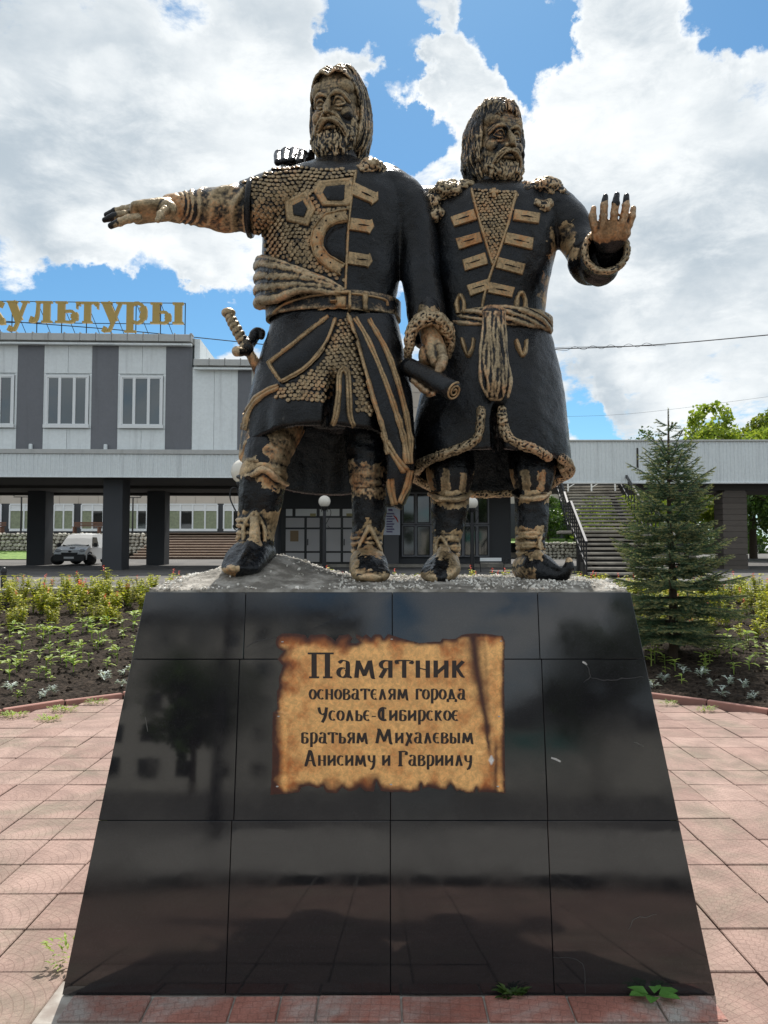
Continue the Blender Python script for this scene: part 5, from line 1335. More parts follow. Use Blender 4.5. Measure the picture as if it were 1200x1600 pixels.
def text_line(txt, xa, xb, yb, hx, hc, wt, wn=.06):
    """a line of text between pixels xa..xb on baseline yb; lower-case height hx, capitals hc (pixels)"""
    adv = []
    for ch in txt:
        h = hc if ch.isupper() else hx
        adv.append(.42 * hx if ch == ' ' else G[ch][0] * h)
    sc_ = (xb - xa) / sum(adv); x = xa
    for ch, a in zip(txt, adv):
        if ch != ' ':
            h = hc if ch.isupper() else hx; sx = h * sc_; k = hx / h if ch.isupper() else 1
            V = []; F = []
            for n_s, (V2, Q) in enumerate(strokes(ch, wt * (.5 + .5 * k) * 1.0, wn)):
                o_ = len(V); off = .0108 + n_s * .00012
                lift = .003 if x < 455 else 0
                V += [FP(x + a * .04 + v2[0] * sx * .91, yb - v2[1] * h, off + lift) for v2 in V2]; F += [tuple(i + o_ for i in q) for q in Q]
            link('letter', mk(V, F), M_INK, pl, world=True)
        x += a * sc_
text_line('Памятник', 478, 730, 1059, 27, 38, .20, .06)
text_line('основателям города', 483, 728, 1093, 16.5, 16.5, .23, .08)
text_line('Усолье-Сибирское', 496, 717, 1126, 16.5, 21, .23, .08)
text_line('братьям Михалевым', 470, 741, 1161, 16.5, 22, .23, .08)
text_line('Анисиму и Гавриилу', 474, 738, 1196, 16.5, 22, .23, .08)
# ================================================================== CULTURE HOUSE ON PILLARS
M_WHITE = simple('white_cladding', (.76, .80, .80), .5, var=.07, vscale=1.2, bscale=3, bstr=.05, objvar=.035)
M_WHITE2 = simple('corrugated_white', (.73, .77, .77), .45, var=.08, vscale=.7)
M_GREY = simple('grey_cladding', (.155, .16, .175), .5, var=.08, vscale=1.0, objvar=.04)
M_DGREY = simple('dark_grey_render', (.045, .048, .053), .7, var=.15, vscale=1.2)
M_ROOFE = simple('roof_flashing', (.46, .46, .44), .45, .2, var=.12, vscale=3)
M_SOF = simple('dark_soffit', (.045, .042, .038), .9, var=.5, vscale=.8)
M_PVC = simple('white_window_plastic', (.78, .80, .80), .35)
M_BLKM = simple('black_metal', (.018, .018, .02), .4, .3)
M_STONE = simple('rubble_stone', (.36, .34, .29), .85, col2=(.52, .49, .42), vscale=1.7, objvar=.3, bscale=30)
M_MORT = simple('stone_mortar', (.13, .12, .10), .95)
M_BEIGE = simple('beige_tile', (.50, .44, .37), .6, var=.06, vscale=2, objvar=.05)
M_CONC = simple('old_concrete', (.30, .275, .235), .9, col2=(.19, .175, .15), vscale=2.2, bscale=25, objvar=.12)
M_GOLDL = simple('gilded_sign_sheet', (.42, .29, .085), .45, .35, var=.1, vscale=2)
M_CURT = simple('curtain', (.26, .29, .19), .9, var=.5, vscale=6)
def glass_mat(name, col, rough=.05):
    m, t, b = pbsdf(name); b.inputs['Base Color'].default_value = (*col, 1); b.inputs['Roughness'].default_value = rough
    b.inputs['Specular IOR Level'].default_value = .9; b.inputs['IOR'].default_value = 1.6
    pos = t.new('ShaderNodeTexCoord').outputs['Object']; bump(t, b, t.noise(pos, .8, 2, .5), .06, .05); return m
M_GLASS = glass_mat('window_glass', (.085, .10, .105))
M_GLASSD = glass_mat('dark_glass', (.012, .014, .014))
for m_ in (M_WHITE, M_WHITE2, M_GREY, M_ROOFE):          # rain streaks running down the sheets
    t = NT(m_.node_tree); b = t.n['Principled BSDF']; src = b.inputs['Base Color'].links[0].from_socket
    pos = t.new('ShaderNodeTexCoord').outputs['Object']; st_ = t.noise(t.scalevec(pos, (3.2, 3.2, .22)), 1.0, 7, .7)
    fine_ = t.noise(pos, 9, 5, .6)
    t.l.new(t.mix(1.0, src, t.math('MULTIPLY', t.ramp(st_, .5, .78, 1.0, .74), t.ramp(fine_, .3, .7, .95, 1.03)), 'MULTIPLY'), b.inputs['Base Color'])
class Wall:
    """a frame of reference standing on a facade: u along it, n towards its inside, z up"""
    def __init__(s, x0, y0, rz, pym=640, pxm=150):
        s.o = np.array([x0, y0, 0.0]); s.rz = rz; s.u = np.array([math.cos(rz), math.sin(rz), 0]); s.n = np.array([-math.sin(rz), math.cos(rz), 0]); s.pym = pym; s.pxm = pxm
    def hit(s, px, py, off=0.0):
        d_ = raydir(px, py); t_ = ((s.o + s.n * off - CAMP) @ s.n) / (d_ @ s.n); return CAMP + d_ * t_
    def U(s, px, off=0.0, py=None): return float((s.hit(px, s.pym if py is None else py, off) - s.o) @ s.u)
    def Z(s, py, off=0.0, px=None): return float(s.hit(s.pxm if px is None else px, py, off)[2])
    def box(s, name, u0, u1, z0, z1, n0, n1, mat, parent, bev=0, label=None, kind=None):
        me = mk(*box(u0, u1, n0, n1, z0, z1), name=name)
        if bev: bevel_me(me, bev)
        me.materials.append(mat); o = bpy.data.objects.new(name, me); COL.objects.link(o)
        if parent is not None: o.parent = parent
        else: o.location = s.o; o.rotation_euler = (0, 0, s.rz)
        if label: o['label'] = label
        if kind: o['kind'] = kind
        return o
    def empty(s, name): return empty(name, s.o, s.rz)
    def mesh(s, name, vf, mat, parent, smooth=False):
        me = mk(*vf, smooth, name=name); me.materials.append(mat); o = bpy.data.objects.new(name, me); COL.objects.link(o); o.parent = parent; return o
A = Wall(-7.6, 30.0, R(2.0))
H1 = A.empty('culture_house'); tag(H1, 'culture house raised on dark pillars, white and grey cladding, white-framed windows, behind the flower bed', 'building')
U, Z = A.U, A.Z
zR = Z(535); zS = Z(747); zC = Z(706); zR2 = Z(572); uC = U(298); uL = -27.0; uE = U(770)
zr_ = Z(524)
A.box('wall', uL, uC, zC, zR + .0, .10, 8.4, M_WHITE, H1)
A.box('wall', uC + .002, uE, zC, zR2, .10, 8.4, M_WHITE, H1)
A.box('roof', uL - .1, uC + .12, zR - .02, zr_ - .05, .14, 8.4, M_ROOFE, H1)
A.box('roof', uC + .13, uE + .1, zR2 - .02, Z(562) - .04, .14, 8.4, M_ROOFE, H1)
def fascia(u0, u1, py0, py1, parent):
    z1, z0 = Z(py0), Z(py1); step = .62; u = u0
    while u < u1 - .01:
        e = min(u + step, u1); A.box('roof_flashing', u + .006, e - .006, z0, z1, -.28, .13, M_ROOFE, parent, .01)
        A.box('seam', e - .02, e + .02, z1 + .001, z1 + .05, -.27, .13, M_ROOFE, parent); u = e
    A.box('gutter', u0, u1, Z(py1 + 5.2), Z(py1 + 2.5), -.22, -.08, M_WHITE, parent)
fascia(uC - 31 * .62, uC + .05, 524, 535, H1); fascia(uC + .14, uE, 562, 572, H1)
# bays: grey piers, white panels, three-light windows
pitch = U(258) - U(142)
def window(parent, u0, u1, z0, z1, lights=(.30, .36, .30), glass=M_GLASS):
    w_ = A.box('window', u0, u1, z0, z1, .02, .10, M_DGREY, parent)
    f_ = .085; fr = []
    def bar(name, a, b, c, d, n0=-.03, n1=.019): return A.box(name, a, b, c, d, n0, n1, M_PVC, w_)
    bar('frame', u0, u1, z1 - f_, z1); bar('frame', u0, u0 + f_, z0 + f_ + .001, z1 - f_ - .001); bar('frame', u1 - f_, u1, z0 + f_ + .001, z1 - f_ - .001); bar('sill', u0 - .05, u1 + .05, z0 - .05, z0 + f_, -.09, .019)
    iw = u1 - u0 - 2 * f_; s_ = sum(lights); a = u0 + f_
    for k, l in enumerate(lights):
        e = a + iw * l / s_
        if k < len(lights) - 1: bar('mullion', e - .055, e + .055, z0 + f_ + .001, z1 - f_ - .001)
        A.box('pane', a + .042, e - .042, z0 + f_ + .036, z1 - f_ - .036, .004, .016, glass, w_)
        for (x0_, x1_, y0_, y1_) in ((a + .001, a + .069, z0 + f_ + .002, z1 - f_ - .002), (e - .069, e - .001, z0 + f_ + .002, z1 - f_ - .002)):
            if x1_ - x0_ > .02 and False: A.box('sash', x0_, x1_, y0_, y1_, -.01, .015, M_PVC, w_)
        A.box('sash', a + .02, e - .02, z1 - f_ - .0355, z1 - f_ - .003, -.012, .0155, M_PVC, w_); A.box('sash', a + .02, e - .02, z0 + f_ + .003, z0 + f_ + .0355, -.012, .0155, M_PVC, w_)
        A.box('sash', a + .003, a + .0415, z0 + f_ + .036, z1 - f_ - .036, -.012, .0155, M_PVC, w_); A.box('sash', e - .0415, e - .003, z0 + f_ + .036, z1 - f_ - .036, -.012, .0155, M_PVC, w_)
        a = e
    return w_
gz1 = Z(540); gz0 = zC + .01; wz1, wz0 = Z(586.5), Z(667)
for k in range(-3, 3):
    ug0, ug1 = U(142) + (k - 0) * pitch, U(183) + k * pitch        # grey pier
    if k > 1: break
    A.box('grey_panel', ug0, ug1, gz0, gz1, .045, .098, M_GREY, H1)
    if k == 1: break
    a, b = ug1, ug0 + pitch; mid = (a + b) / 2
    for (p, q) in ((a + .006, mid - .006), (mid + .006, b - .006)):
        A.box('white_panel', p, q, wz1 + .09, gz1, .05, .098, M_WHITE, H1, .004); A.box('white_panel', p, q, gz0, wz0 - .08, .05, .098, M_WHITE, H1, .004)
    window(H1, a + .10, b - .10, wz0, wz1)
    A.box('white_panel', a + .006, a + .09, wz0 - .06, wz1 + .08, .05, .098, M_WHITE, H1); A.box('white_panel', b - .09, b - .006, wz0 - .06, wz1 + .08, .05, .098, M_WHITE, H1)
    fl = A.box('floodlight', ug0 + .55, ug0 + .68, zC + .02, zC + .30, -.09, .02, M_WHITE, H1, .02)
z2 = Z(574)
for (a, b) in ((300, 334), (334, 371)): A.box('white_panel', U(a) + .006, U(b) - .006, gz0, z2, .05, .098, M_WHITE, H1, .004)
A.box('grey_panel', U(371), U(392), gz0, z2, .045, .098, M_GREY, H1)
# tiled part seen between the figures
u = U(395); tw = U(645) - U(610)
while u < uE - .2:
    z = gz0
    while z < z2 - .1:
        zt = min(z + .62, z2); A.box('beige_tile', u + .008, min(u + .9, uE) - .008, z + .008, zt - .008, .055, .098, M_BEIGE, H1); z += .62
    u += .9
A.box('ledge', U(395), uE, Z(664), Z(657), -.12, .05, M_DGREY, H1)
# floor slab, corrugated apron, soffit, pillars
A.box('apron_ledge', uL, uE, Z(712), Z(705), -.62, .099, M_ROOFE, H1, .01)
def corrugated(u0, u1, z0, z1, n0, step, depth, mat, parent, name='corrugated_apron'):
    k = int((u1 - u0) / step); V = []; F = []
    for i in range(k + 1):
        for j, (du, dn) in enumerate(((0, 0), (.5, 0), (.6, -1), (.9, -1))):
            x = u0 + (i + du) * step
            for z in (z0, z1): V.append((x, n0 + dn * depth, z))
    for i in range(len(V) // 2 - 1): F.append((2 * i, 2 * i + 2, 2 * i + 3, 2 * i + 1))
    return A.mesh(name, (V, F), mat, parent)
corrugated(uL, uE, Z(746.5), Z(712) - .003, -.55, .165, .025, M_WHITE2, H1)
A.box('apron_back', uL, uE, Z(746), Z(712.5), -.548, -.50, M_WHITE2, H1)
A.box('drip_edge', uL, uE, Z(748), Z(746.6), -.60, -.50, M_WHITE, H1)
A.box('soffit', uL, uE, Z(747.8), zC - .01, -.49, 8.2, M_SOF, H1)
zg = .72
pw = U(190) - U(160)
for px0, off in ((160, .2), (-190, .2), (42, 6.6), (229, 6.6), (400, .2), (590, 6.6), (-150, 6.6)):
    u0 = A.U(px0, off, 820)
    wd = .78 if off < 1 else .86
    A.box('pillar', u0, u0 + wd, zg, zS - .01, off, off + 1.0, M_DGREY, H1, .02)
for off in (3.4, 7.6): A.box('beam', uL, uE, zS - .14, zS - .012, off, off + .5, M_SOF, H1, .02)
# roof side of the higher block and thin cables
A.mesh('parapet', ([(uC + .10, .1, zR2 + .01), (uC + .10, 8, zR2 + .01), (uC + .10, 9, zr_ - .12), (uC + .10, .1, zr_ - .08), (uC + .32, .1, zR2 + .01), (uC + .32, 9, zR2 + .01), (uC + .32, 9, zr_ - .12), (uC + .32, .1, zr_ - .08)], [(3, 2, 1, 0), (4, 5, 6, 7), (0, 1, 5, 4), (1, 2, 6, 5), (2, 3, 7, 6), (3, 0, 4, 7)]), M_WHITE, H1)
def cable(name, pts, r, mat, label, group=None, sag=0, n=40):
    c = catmull(np.array(pts, float), n); c[:, 2] -= sag * 4 * np.linspace(0, 1, n) * (1 - np.linspace(0, 1, n))
    o = link(name, mk(*tube(c, [r] * n, seg=5, n=n)), mat)
    if label: tag(o, label, 'cable', group)
    return o
# entrance under the slab
EN = Wall(-1, 34.6, 0, 830, 600)
ent = EN.empty('entrance'); ent.parent = None; tag(ent, 'dark glazed entrance hall with grey double doors, seen between the statue legs', 'entrance')
B = EN; UB, ZB = (lambda px: EN.U(px)), (lambda py: EN.Z(py, px=600))
B.box('wall', UB(424), UB(800), zg, ZB(752), .3, 2.6, M_DGREY, ent)
M_DOORP = simple('grey_door_panel', (.46, .44, .43), .5, var=.06, vscale=2)
M_DBLK = simple('door_frame_black', (.012, .013, .014), .4)
B.box('door_surround', UB(438), UB(600), ZB(881), ZB(793), .2, .298, M_DBLK, ent)
for a, b in ((446, 456), (461, 494), (499, 530), (535, 556), (560, 592)):
    B.box('transom_pane', UB(a), UB(b), ZB(806), ZB(795), .15, .199, simple('painted_reflection_glazing', (.70, .71, .70), .12) if a == 446 else bpy.data.materials['painted_reflection_glazing'], ent)  # the clouds mirrored in these panes are painted as a pale base colour
for a, b in ((446, 475), (479, 499), (508, 532), (536, 556), (562, 590)):
    d_ = B.box('door', UB(a) - .05, UB(b) + .05, ZB(880), ZB(807), .14, .199, M_DBLK, ent)
    for (p, q) in ((809, 824), (827, 861), (864, 878)): B.box('door_panel', UB(a), UB(b), ZB(q), ZB(p), .115, .139, M_DOORP, d_)
    if a in (479, 536, 562): B.box('handle', UB(a) + .03, UB(a) + .07, ZB(852), ZB(842), .04, .114, M_BLKM, d_)
for a in (488, 545): B.box('sign', UB(a - 4), UB(a + 5), ZB(806.5), ZB(802), .12, .149, simple('yellow_sign', (.35, .30, .12), .5) if a == 488 else bpy.data.materials['yellow_sign'], ent)
B.box('notice', UB(453), UB(466), ZB(846), ZB(829), .10, .114, simple('brown_notice', (.24, .16, .08), .6), ent)
B.box('grey_pier', UB(600), UB(623), zg, ZB(752.5), -.1, .29, simple('grey_pier_render', (.10, .10, .105), .7), ent)
# poster with a heading, a red ribbon and lines of small script
po = B.box('poster', UB(596), UB(625), ZB(836), ZB(793), -.16, -.11, simple('pale_blue_poster', (.50, .53, .60), .5, var=.12, vscale=3), None)
tag(po, 'pale blue poster with lines of violet script, on the grey pier behind the left statue', 'poster')
po.location = EN.o
M_VIOL = simple('violet_script', (.12, .08, .22), .6); M_RED = simple('red_ribbon', (.55, .06, .05), .6)
for k, py in enumerate((797, 803, 807, 811, 815, 819, 823, 827, 831)):
    x0_, x1_ = UB(604 if k else 607), UB(616 if k % 2 else 613); n_ = 26
    zc = ZB(py); zz_ = [(x0_ + (x1_ - x0_) * i / n_, -.165, zc + .035 * math.sin(i * 2.1 + k) * (1.4 if k == 0 else 1)) for i in range(n_ + 1)]
    o = link('script_line', mk(*tube(np.array(zz_), [.012] * (n_ + 1), seg=4, n=n_ * 2)), M_VIOL, po)
o = link('ribbon', mk(*tube(np.array([(UB(615), -.168, ZB(806)), (UB(619), -.168, ZB(810)), (UB(622), -.168, ZB(816))]), [.02, .035, .02], seg=5)), M_RED, po)
# shop-front glazing
for (a, b) in ((630, 648), (652, 672), (676, 700), (703, 722), (726, 744), (748, 763)):
    for (p, q) in ((771, 817), (822, 868)):
        w_ = B.box('window', UB(a) - .02, UB(b) + .02, ZB(q) - .02, ZB(p) + .02, .22, .299, M_DBLK, ent)
        B.box('pane', UB(a) + .04, UB(b) - .04, ZB(q) + .04, ZB(p) - .04, .19, .219, M_GLASSD, w_)
        for (u0_, u1_, z0_, z1_) in ((UB(a) - .06, UB(a) + .0, ZB(q) - .05, ZB(p) + .05), (UB(b), UB(b) + .06, ZB(q) - .05, ZB(p) + .05)):
            B.box('frame', u0_, u1_, z0_, z1_, .12, .218, M_GREY, w_)
        for zc in (ZB(q) - .06, ZB(p) - .0): B.box('frame', UB(a) + .005, UB(b) - .005, zc, zc + .06, .125, .217, M_GREY, w_)
B.box('step', UB(424), UB(800), .78, .98, -1.2, .29, M_CONC, ent)

# ------------------------------------------------------------------ rooftop letters
GB = {
 'к': (1.02, [([(.24, 0), (.24, 1)], .27), ([(.04, .96), (.46, .96)], .09), ([(.04, .04), (.46, .04)], .09), ([(.86, .80), (.72, .92), (.36, .50)], .12), ([(.40, .58), (.62, .42), (.84, .05), (1.0, .05)], .24), ([(.82, .84), (.90, .80)], .2)]),
 'у': (.98, [([(.22, .97), (.56, .08)], .27), ([(.82, .97), (.42, -.22), (.28, -.36), (.16, -.34)], .10), ([(.02, .96), (.48, .96)], .08), ([(.64, .96), (.98, .96)], .08), ([(.10, -.26), (.22, -.32)], .20)]),
 'л': (1.0, [([(.74, 0), (.74, 1)], .27), ([(.30, .96), (.96, .96)], .09), ([(.54, .04), (.96, .04)], .09), ([(.40, .96), (.36, .3), (.24, .06), (.12, .10)], .11), ([(.08, .16), (.18, .12)], .22)]),
 'ь': (.92, [([(.26, 0), (.26, 1)], .27), ([(.04, .96), (.48, .96)], .09), ([(.04, .04), (.60, .04)], .09), ([(.40, .54), (.66, .54), (.80, .30), (.66, .05), (.40, .05)], .10), ([(.74, .44), (.78, .30), (.74, .16)], .22)]),
 'т': (.96, [([(.48, 0), (.48, 1)], .27), ([(.04, .95), (.92, .95)], .10), ([(.28, .04), (.68, .04)], .09), ([(.06, .94), (.06, .66)], .06), ([(.90, .94), (.90, .66)], .06), ([(.08, .86), (.12, .92)], .16), ([(.88, .86), (.84, .92)], .16)]),
 'р': (1.02, [([(.28, -.42), (.28, 1)], .27), ([(.04, .96), (.40, .96)], .09), ([(.06, -.38), (.54, -.38)], .09), ([(.40, .90), (.60, .97), (.84, .78), (.88, .50), (.80, .18), (.60, .02), (.40, .10)], .11), ([(.80, .78), (.86, .50), (.80, .22)], .24)]),
 'ы': (1.36, [([(.26, 0), (.26, 1)], .27), ([(.04, .96), (.48, .96)], .09), ([(.04, .04), (.56, .04)], .09), ([(.40, .54), (.62, .54), (.76, .30), (.62, .05), (.40, .05)], .10), ([(.70, .44), (.74, .30), (.70, .16)], .20), ([(1.12, 0), (1.12, 1)], .28), ([(.90, .96), (1.32, .96)], .09), ([(.90, .04), (1.32, .04)], .09)]),
}
sg = A.empty('roof_sign'); tag(sg, 'row of golden Cyrillic capital-height letters on a thin steel frame along the roof edge', 'sign')
sg['label'] = 'golden Cyrillic letters on a thin steel frame along the roof edge of the white building'
n_f = .55; zb = A.Z(505.5, n_f); zt_ = A.Z(472.5, n_f); xh = zt_ - zb
def fatletter(ch, u0, u1, parent):
    k = (u1 - u0) / GB[ch][0]; V = []; F = []; d0, d1 = n_f - .10, n_f + .02
    for n_s, (st, wd) in enumerate(GB[ch][1]):
        s_ = np.array(st, float) * np.array([k, xh]); s_ = catmull(s_, 12) if len(s_) > 2 else s_
        tt = np.gradient(s_, axis=0); tt /= np.linalg.norm(tt, axis=1)[:, None]; wv = np.abs(tt[:, 1]) * k + np.abs(tt[:, 0]) * xh
        nn_ = np.stack([-tt[:, 1], tt[:, 0]], 1) * (wd * wv / 2)[:, None]; o_ = len(V); m_ = len(s_); e_ = .004 * n_s
        for q, w_ in zip(s_, nn_):
            for sgn in (1, -1):
                for dd in (d0 - e_, d1 + e_): V.append((u0 + q[0] + sgn * w_[0], dd, zb + q[1] + sgn * w_[1]))
        for i in range(m_ - 1):
            a = o_ + 4 * i; b = a + 4
            F += [(a, a + 2, b + 2, b), (a + 1, b + 1, b + 3, a + 3), (a, b, b + 1, a + 1), (a + 2, a + 3, b + 3, b + 2)]
        F += [(o_, o_ + 1, o_ + 3, o_ + 2), (o_ + 4 * m_ - 4, o_ + 4 * m_ - 2, o_ + 4 * m_ - 1, o_ + 4 * m_ - 3)]
    return A.mesh('letter', (V, F), M_GOLDL, parent)
for ch, a, b in (('к', -32, 10), ('у', 11, 46), ('л', 45, 84), ('ь', 86, 124), ('т', 119, 156), ('у', 158, 195), ('р', 193, 232), ('ы', 234, 289)):
    fatletter(ch, A.U(a, n_f, 490), A.U(b, n_f, 490), sg)
def rod(a, b, r, parent, name='rod'): return A.mesh(name, tube(np.array([a, b], float), [r, r], seg=5, n=2), M_BLKM, parent)
ua, ub = A.U(-60, n_f, 490), A.U(289, n_f, 490)
zr_t = zr_ - .04
for z in (zt_ + .02, zb + .02, zb - .03 + .6 * (zr_t - zb)): rod((ua, n_f + .05, z), (ub, n_f + .05, z), .018, sg)
k = ua
while k < ub + .1:
    rod((k, n_f + .05, zr_t), (k, n_f + .05, zt_ + .02), .02, sg, 'post')
    if k < ub - .5: rod((k, n_f + .06, zt_), (k + .55, n_f + .5, zr_t), .014, sg, 'strut')
    k += (ub - ua) / 9

# ================================================================== TERRACE AND STAIRS ON THE RIGHT
T = Wall(11, 30.6, 0, 720, 1050)
ter = T.empty('terrace'); tag(ter, 'raised terrace with corrugated white parapet standing on a brown brick pillar, right of the statues', 'terrace')
tu0, tu1 = T.U(700), 34.0 - 11
tz1, tz0 = T.Z(690), T.Z(753)
def corr2(u0, u1, z0, z1, n0, step, depth, mat, parent):
    k = int((u1 - u0) / step); V = []; F = []
    for i in range(k + 1):
        for (du, dn) in ((0, 0), (.62, 0), (.72, -1), (.9, -1)):
            for z in (z0, z1): V.append((u0 + (i + du) * step, n0 + dn * depth, z))
    for i in range(len(V) // 2 - 1): F.append((2 * i, 2 * i + 2, 2 * i + 3, 2 * i + 1))
    return T.mesh('corrugated_parapet', (V, F), mat, parent)
corr2(tu0, tu1, tz0, tz1, 0, .15, .028, M_WHITE2, ter)
T.box('parapet_wall', tu0, tu1, tz0, tz1 - .01, .002, .12, M_WHITE, ter)
T.box('coping', tu0, tu1, tz1 + .001, tz1 + .07, -.08, .2, M_ROOFE, ter, .01)
T.box('bottom_rail', tu0, tu1, tz0 - .07, tz0 - .001, -.05, .13, M_WHITE, ter, .01)
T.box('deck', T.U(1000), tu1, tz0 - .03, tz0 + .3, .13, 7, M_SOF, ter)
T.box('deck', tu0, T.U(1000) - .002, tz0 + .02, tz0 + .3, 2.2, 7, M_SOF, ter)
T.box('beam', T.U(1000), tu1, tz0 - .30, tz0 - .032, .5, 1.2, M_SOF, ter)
T.box('slit', T.U(994.5), T.U(997), T.Z(731), T.Z(700), -.036, -.0285, M_SOF, ter)
M_PBR = simple('brown_pillar_brick', (.105, .088, .074), .85, var=.15, vscale=4, objvar=.14)
pil = T.box('pillar_core', T.U(1134, .5, 830), T.U(1166, .5, 830), .72, tz0 - .31, .52, 1.3, M_PBR, ter)
pz = .72; ph = .235
while pz < tz0 - .4:
    zz1 = min(pz + ph, tz0 - .31); T.box('brick_course', T.U(1130, .5, 830), T.U(1168, .5, 830), pz + .006, zz1 - .006, .5, 1.33, M_PBR, ter, .006); pz += ph
T.box('pillar', 20.0 - 11, 21.2 - 11, .72, tz0 - .04, .5, 1.4, M_PBR, ter)
# open-tread concrete stair
ang = R(-8.0); st = empty('outdoor_stair', (7.35, 22.3, .8), ang); tag(st, 'concrete open-tread stair with black handrail climbing to the white terrace', 'stairs')
def sbox(name, b, mat, parent=st, bev=0):
    me = mk(*box(*b), name=name)
    if bev: bevel_me(me, bev)
    me.materials.append(mat); o = bpy.data.objects.new(name, me); COL.objects.link(o); o.parent = parent; return o
def nosing(y):  # height of the flight above its foot
    return np.interp(y, [0, 4.2, 5.4, 10.3], [0, 1.5, 1.5, 3.55])
ts = []
for i in range(10): ts.append((.42 * i, .15 * (i + 1)))
for i in range(14): ts.append((5.4 + .35 * i, 1.5 + .1464 * (i + 1)))
for i, (y, z) in enumerate(ts):
    hw = 1.22 if z > 1.5 else 1.30
    sbox('tread', (-hw, hw, y, y + (.40 if z <= 1.5 else .34), z - .075, z), M_CONC, bev=.012)
sbox('landing', (-1.75, 1.5, 4.24, 5.38, 1.40, 1.5), M_CONC, bev=.012)
def quadbar(name, pts, w_, h_, mat):
    for (a, b) in zip(pts[:-1], pts[1:]):
        a, b = np.array(a, float), np.array(b, float)
        V = []
        for p in (a, b):
            for dx in (-w_ / 2, w_ / 2):
                for dz in (0, h_): V.append((p[0] + dx, p[1], p[2] + dz))
        me = mk(V, [(0, 1, 3, 2), (4, 6, 7, 5), (0, 4, 5, 1), (2, 3, 7, 6), (0, 2, 6, 4), (1, 5, 7, 3)], name=name); me.materials.append(mat); o = bpy.data.objects.new(name, me); COL.objects.link(o); o.parent = st
for x in (-.95, .95):
    quadbar('stringer', [(x, -.1, -.28), (x, 4.3, 1.10), (x, 5.3, 1.10), (x, 10.4, 3.2)], .16, .22, M_SOF)
sbox('stair_pier', (-1.18, -.9, 1.6, 3.0, -.2, .42), M_SOF)
sbox('stair_pier', (-1.1, 1.1, 4.5, 4.9, -.2, 1.38), M_SOF)
for x, sgn in ((-1.33, -1), (1.33, 1)):
    quadbar('handrail', [(x, .1, .98), (x, 4.25, 2.45), (x, 5.35, 2.45), (x, 10.3, 4.45)], .07, .11, M_BLKM)
    quadbar('lower_rail', [(x, .1, .30), (x, 4.25, 1.72), (x, 5.35, 1.72), (x, 10.3, 3.75)], .035, .04, M_BLKM)
    for y in np.arange(.15, 10.2, .62): sbox('baluster', (x - .02, x + .02, y - .02, y + .02, float(nosing(y)) - .05, float(nosing(y)) + .93), M_BLKM)
for k, x in enumerate((-.95, .0, .95)):
    sbox('railing_post', (x - .03, x + .03, 9.0, 9.06, 3.25, 4.05), M_PVC)
for (a, b) in (((-.95, 9.03, 3.4), (0, 9.03, 4.0)), ((0, 9.03, 3.4), (.95, 9.03, 4.0))):
    me = mk(*tube(np.array([a, b]), [.018, .018], seg=5, n=2)); me.materials.append(M_PVC); o = bpy.data.objects.new('brace', me); COL.objects.link(o); o.parent = st

# ================================================================== FAR WING, RUBBLE WALL, STEPS
FW = Wall(0, 58, 0, 800, 300)
fw = FW.empty('far_wing'); tag(fw, 'far beige-tiled wing with white windows, seen between the dark pillars under the raised building', 'building')
FW.box('wall', -46, 24, 1.0, 9.5, .1, 12, M_BEIGE, fw)
zf1, zf0 = FW.Z(787), FW.Z(829); zt1 = FW.Z(768)
FW.box('lower_wall', -46, 24, 1.4, zf1 + .001, .02, .098, M_DGREY, fw)
x = -46
while x < 24:
    for z in (zf1 + .01, zf1 + .75, zf1 + 1.5, zf1 + 2.25): FW.box('beige_tile', x + .012, x + 1.488, z, z + .73, .03, .098, M_BEIGE, fw)
    x += 1.5
def farwin(a, b, n_l):
    u0, u1 = FW.U(a), FW.U(b); w_ = FW.box('window', u0, u1, zf0, zf1, -.02, .019, M_CURT, fw)
    FW.box('frame', u0, u1, zf1 - .09, zf1, -.10, -.021, M_PVC, w_); FW.box('frame', u0, u1, zf0 - .05, zf0 + .14, -.12, -.021, M_PVC, w_); zm = zf1 - .56
    for k in range(n_l + 1):
        c = u0 + (u1 - u0) * k / n_l; FW.box('mullion', c - .055, c + .055, zf0 + .142, zf1 - .092, -.099, -.021, M_PVC, w_)
    for k in range(n_l):
        c0_, c1_ = u0 + (u1 - u0) * k / n_l + .058, u0 + (u1 - u0) * (k + 1) / n_l - .058
        FW.box('transom', c0_, c1_, zm, zm + .09, -.098, -.021, M_PVC, w_)
        FW.box('pane', c0_, c1_, zm + .092, zf1 - .094, -.04, -.021, bpy.data.materials['painted_reflection_glazing'], w_)
        cu = (.05, .06, .045) if (k + int(a)) % 3 == 0 else None
        FW.box('curtain', c0_ + .01, c1_ - .01, zf0 + .145, zm - .002, -.05, -.021, M_CURT if cu is None else M_GLASSD, w_)
farwin(-40, 2, 2); farwin(16, 60, 2); farwin(85, 115, 2); farwin(128, 162, 2); farwin(200, 230, 2); farwin(263, 340, 4); farwin(350, 378, 2); farwin(392, 430, 3); farwin(-110, -60, 3)
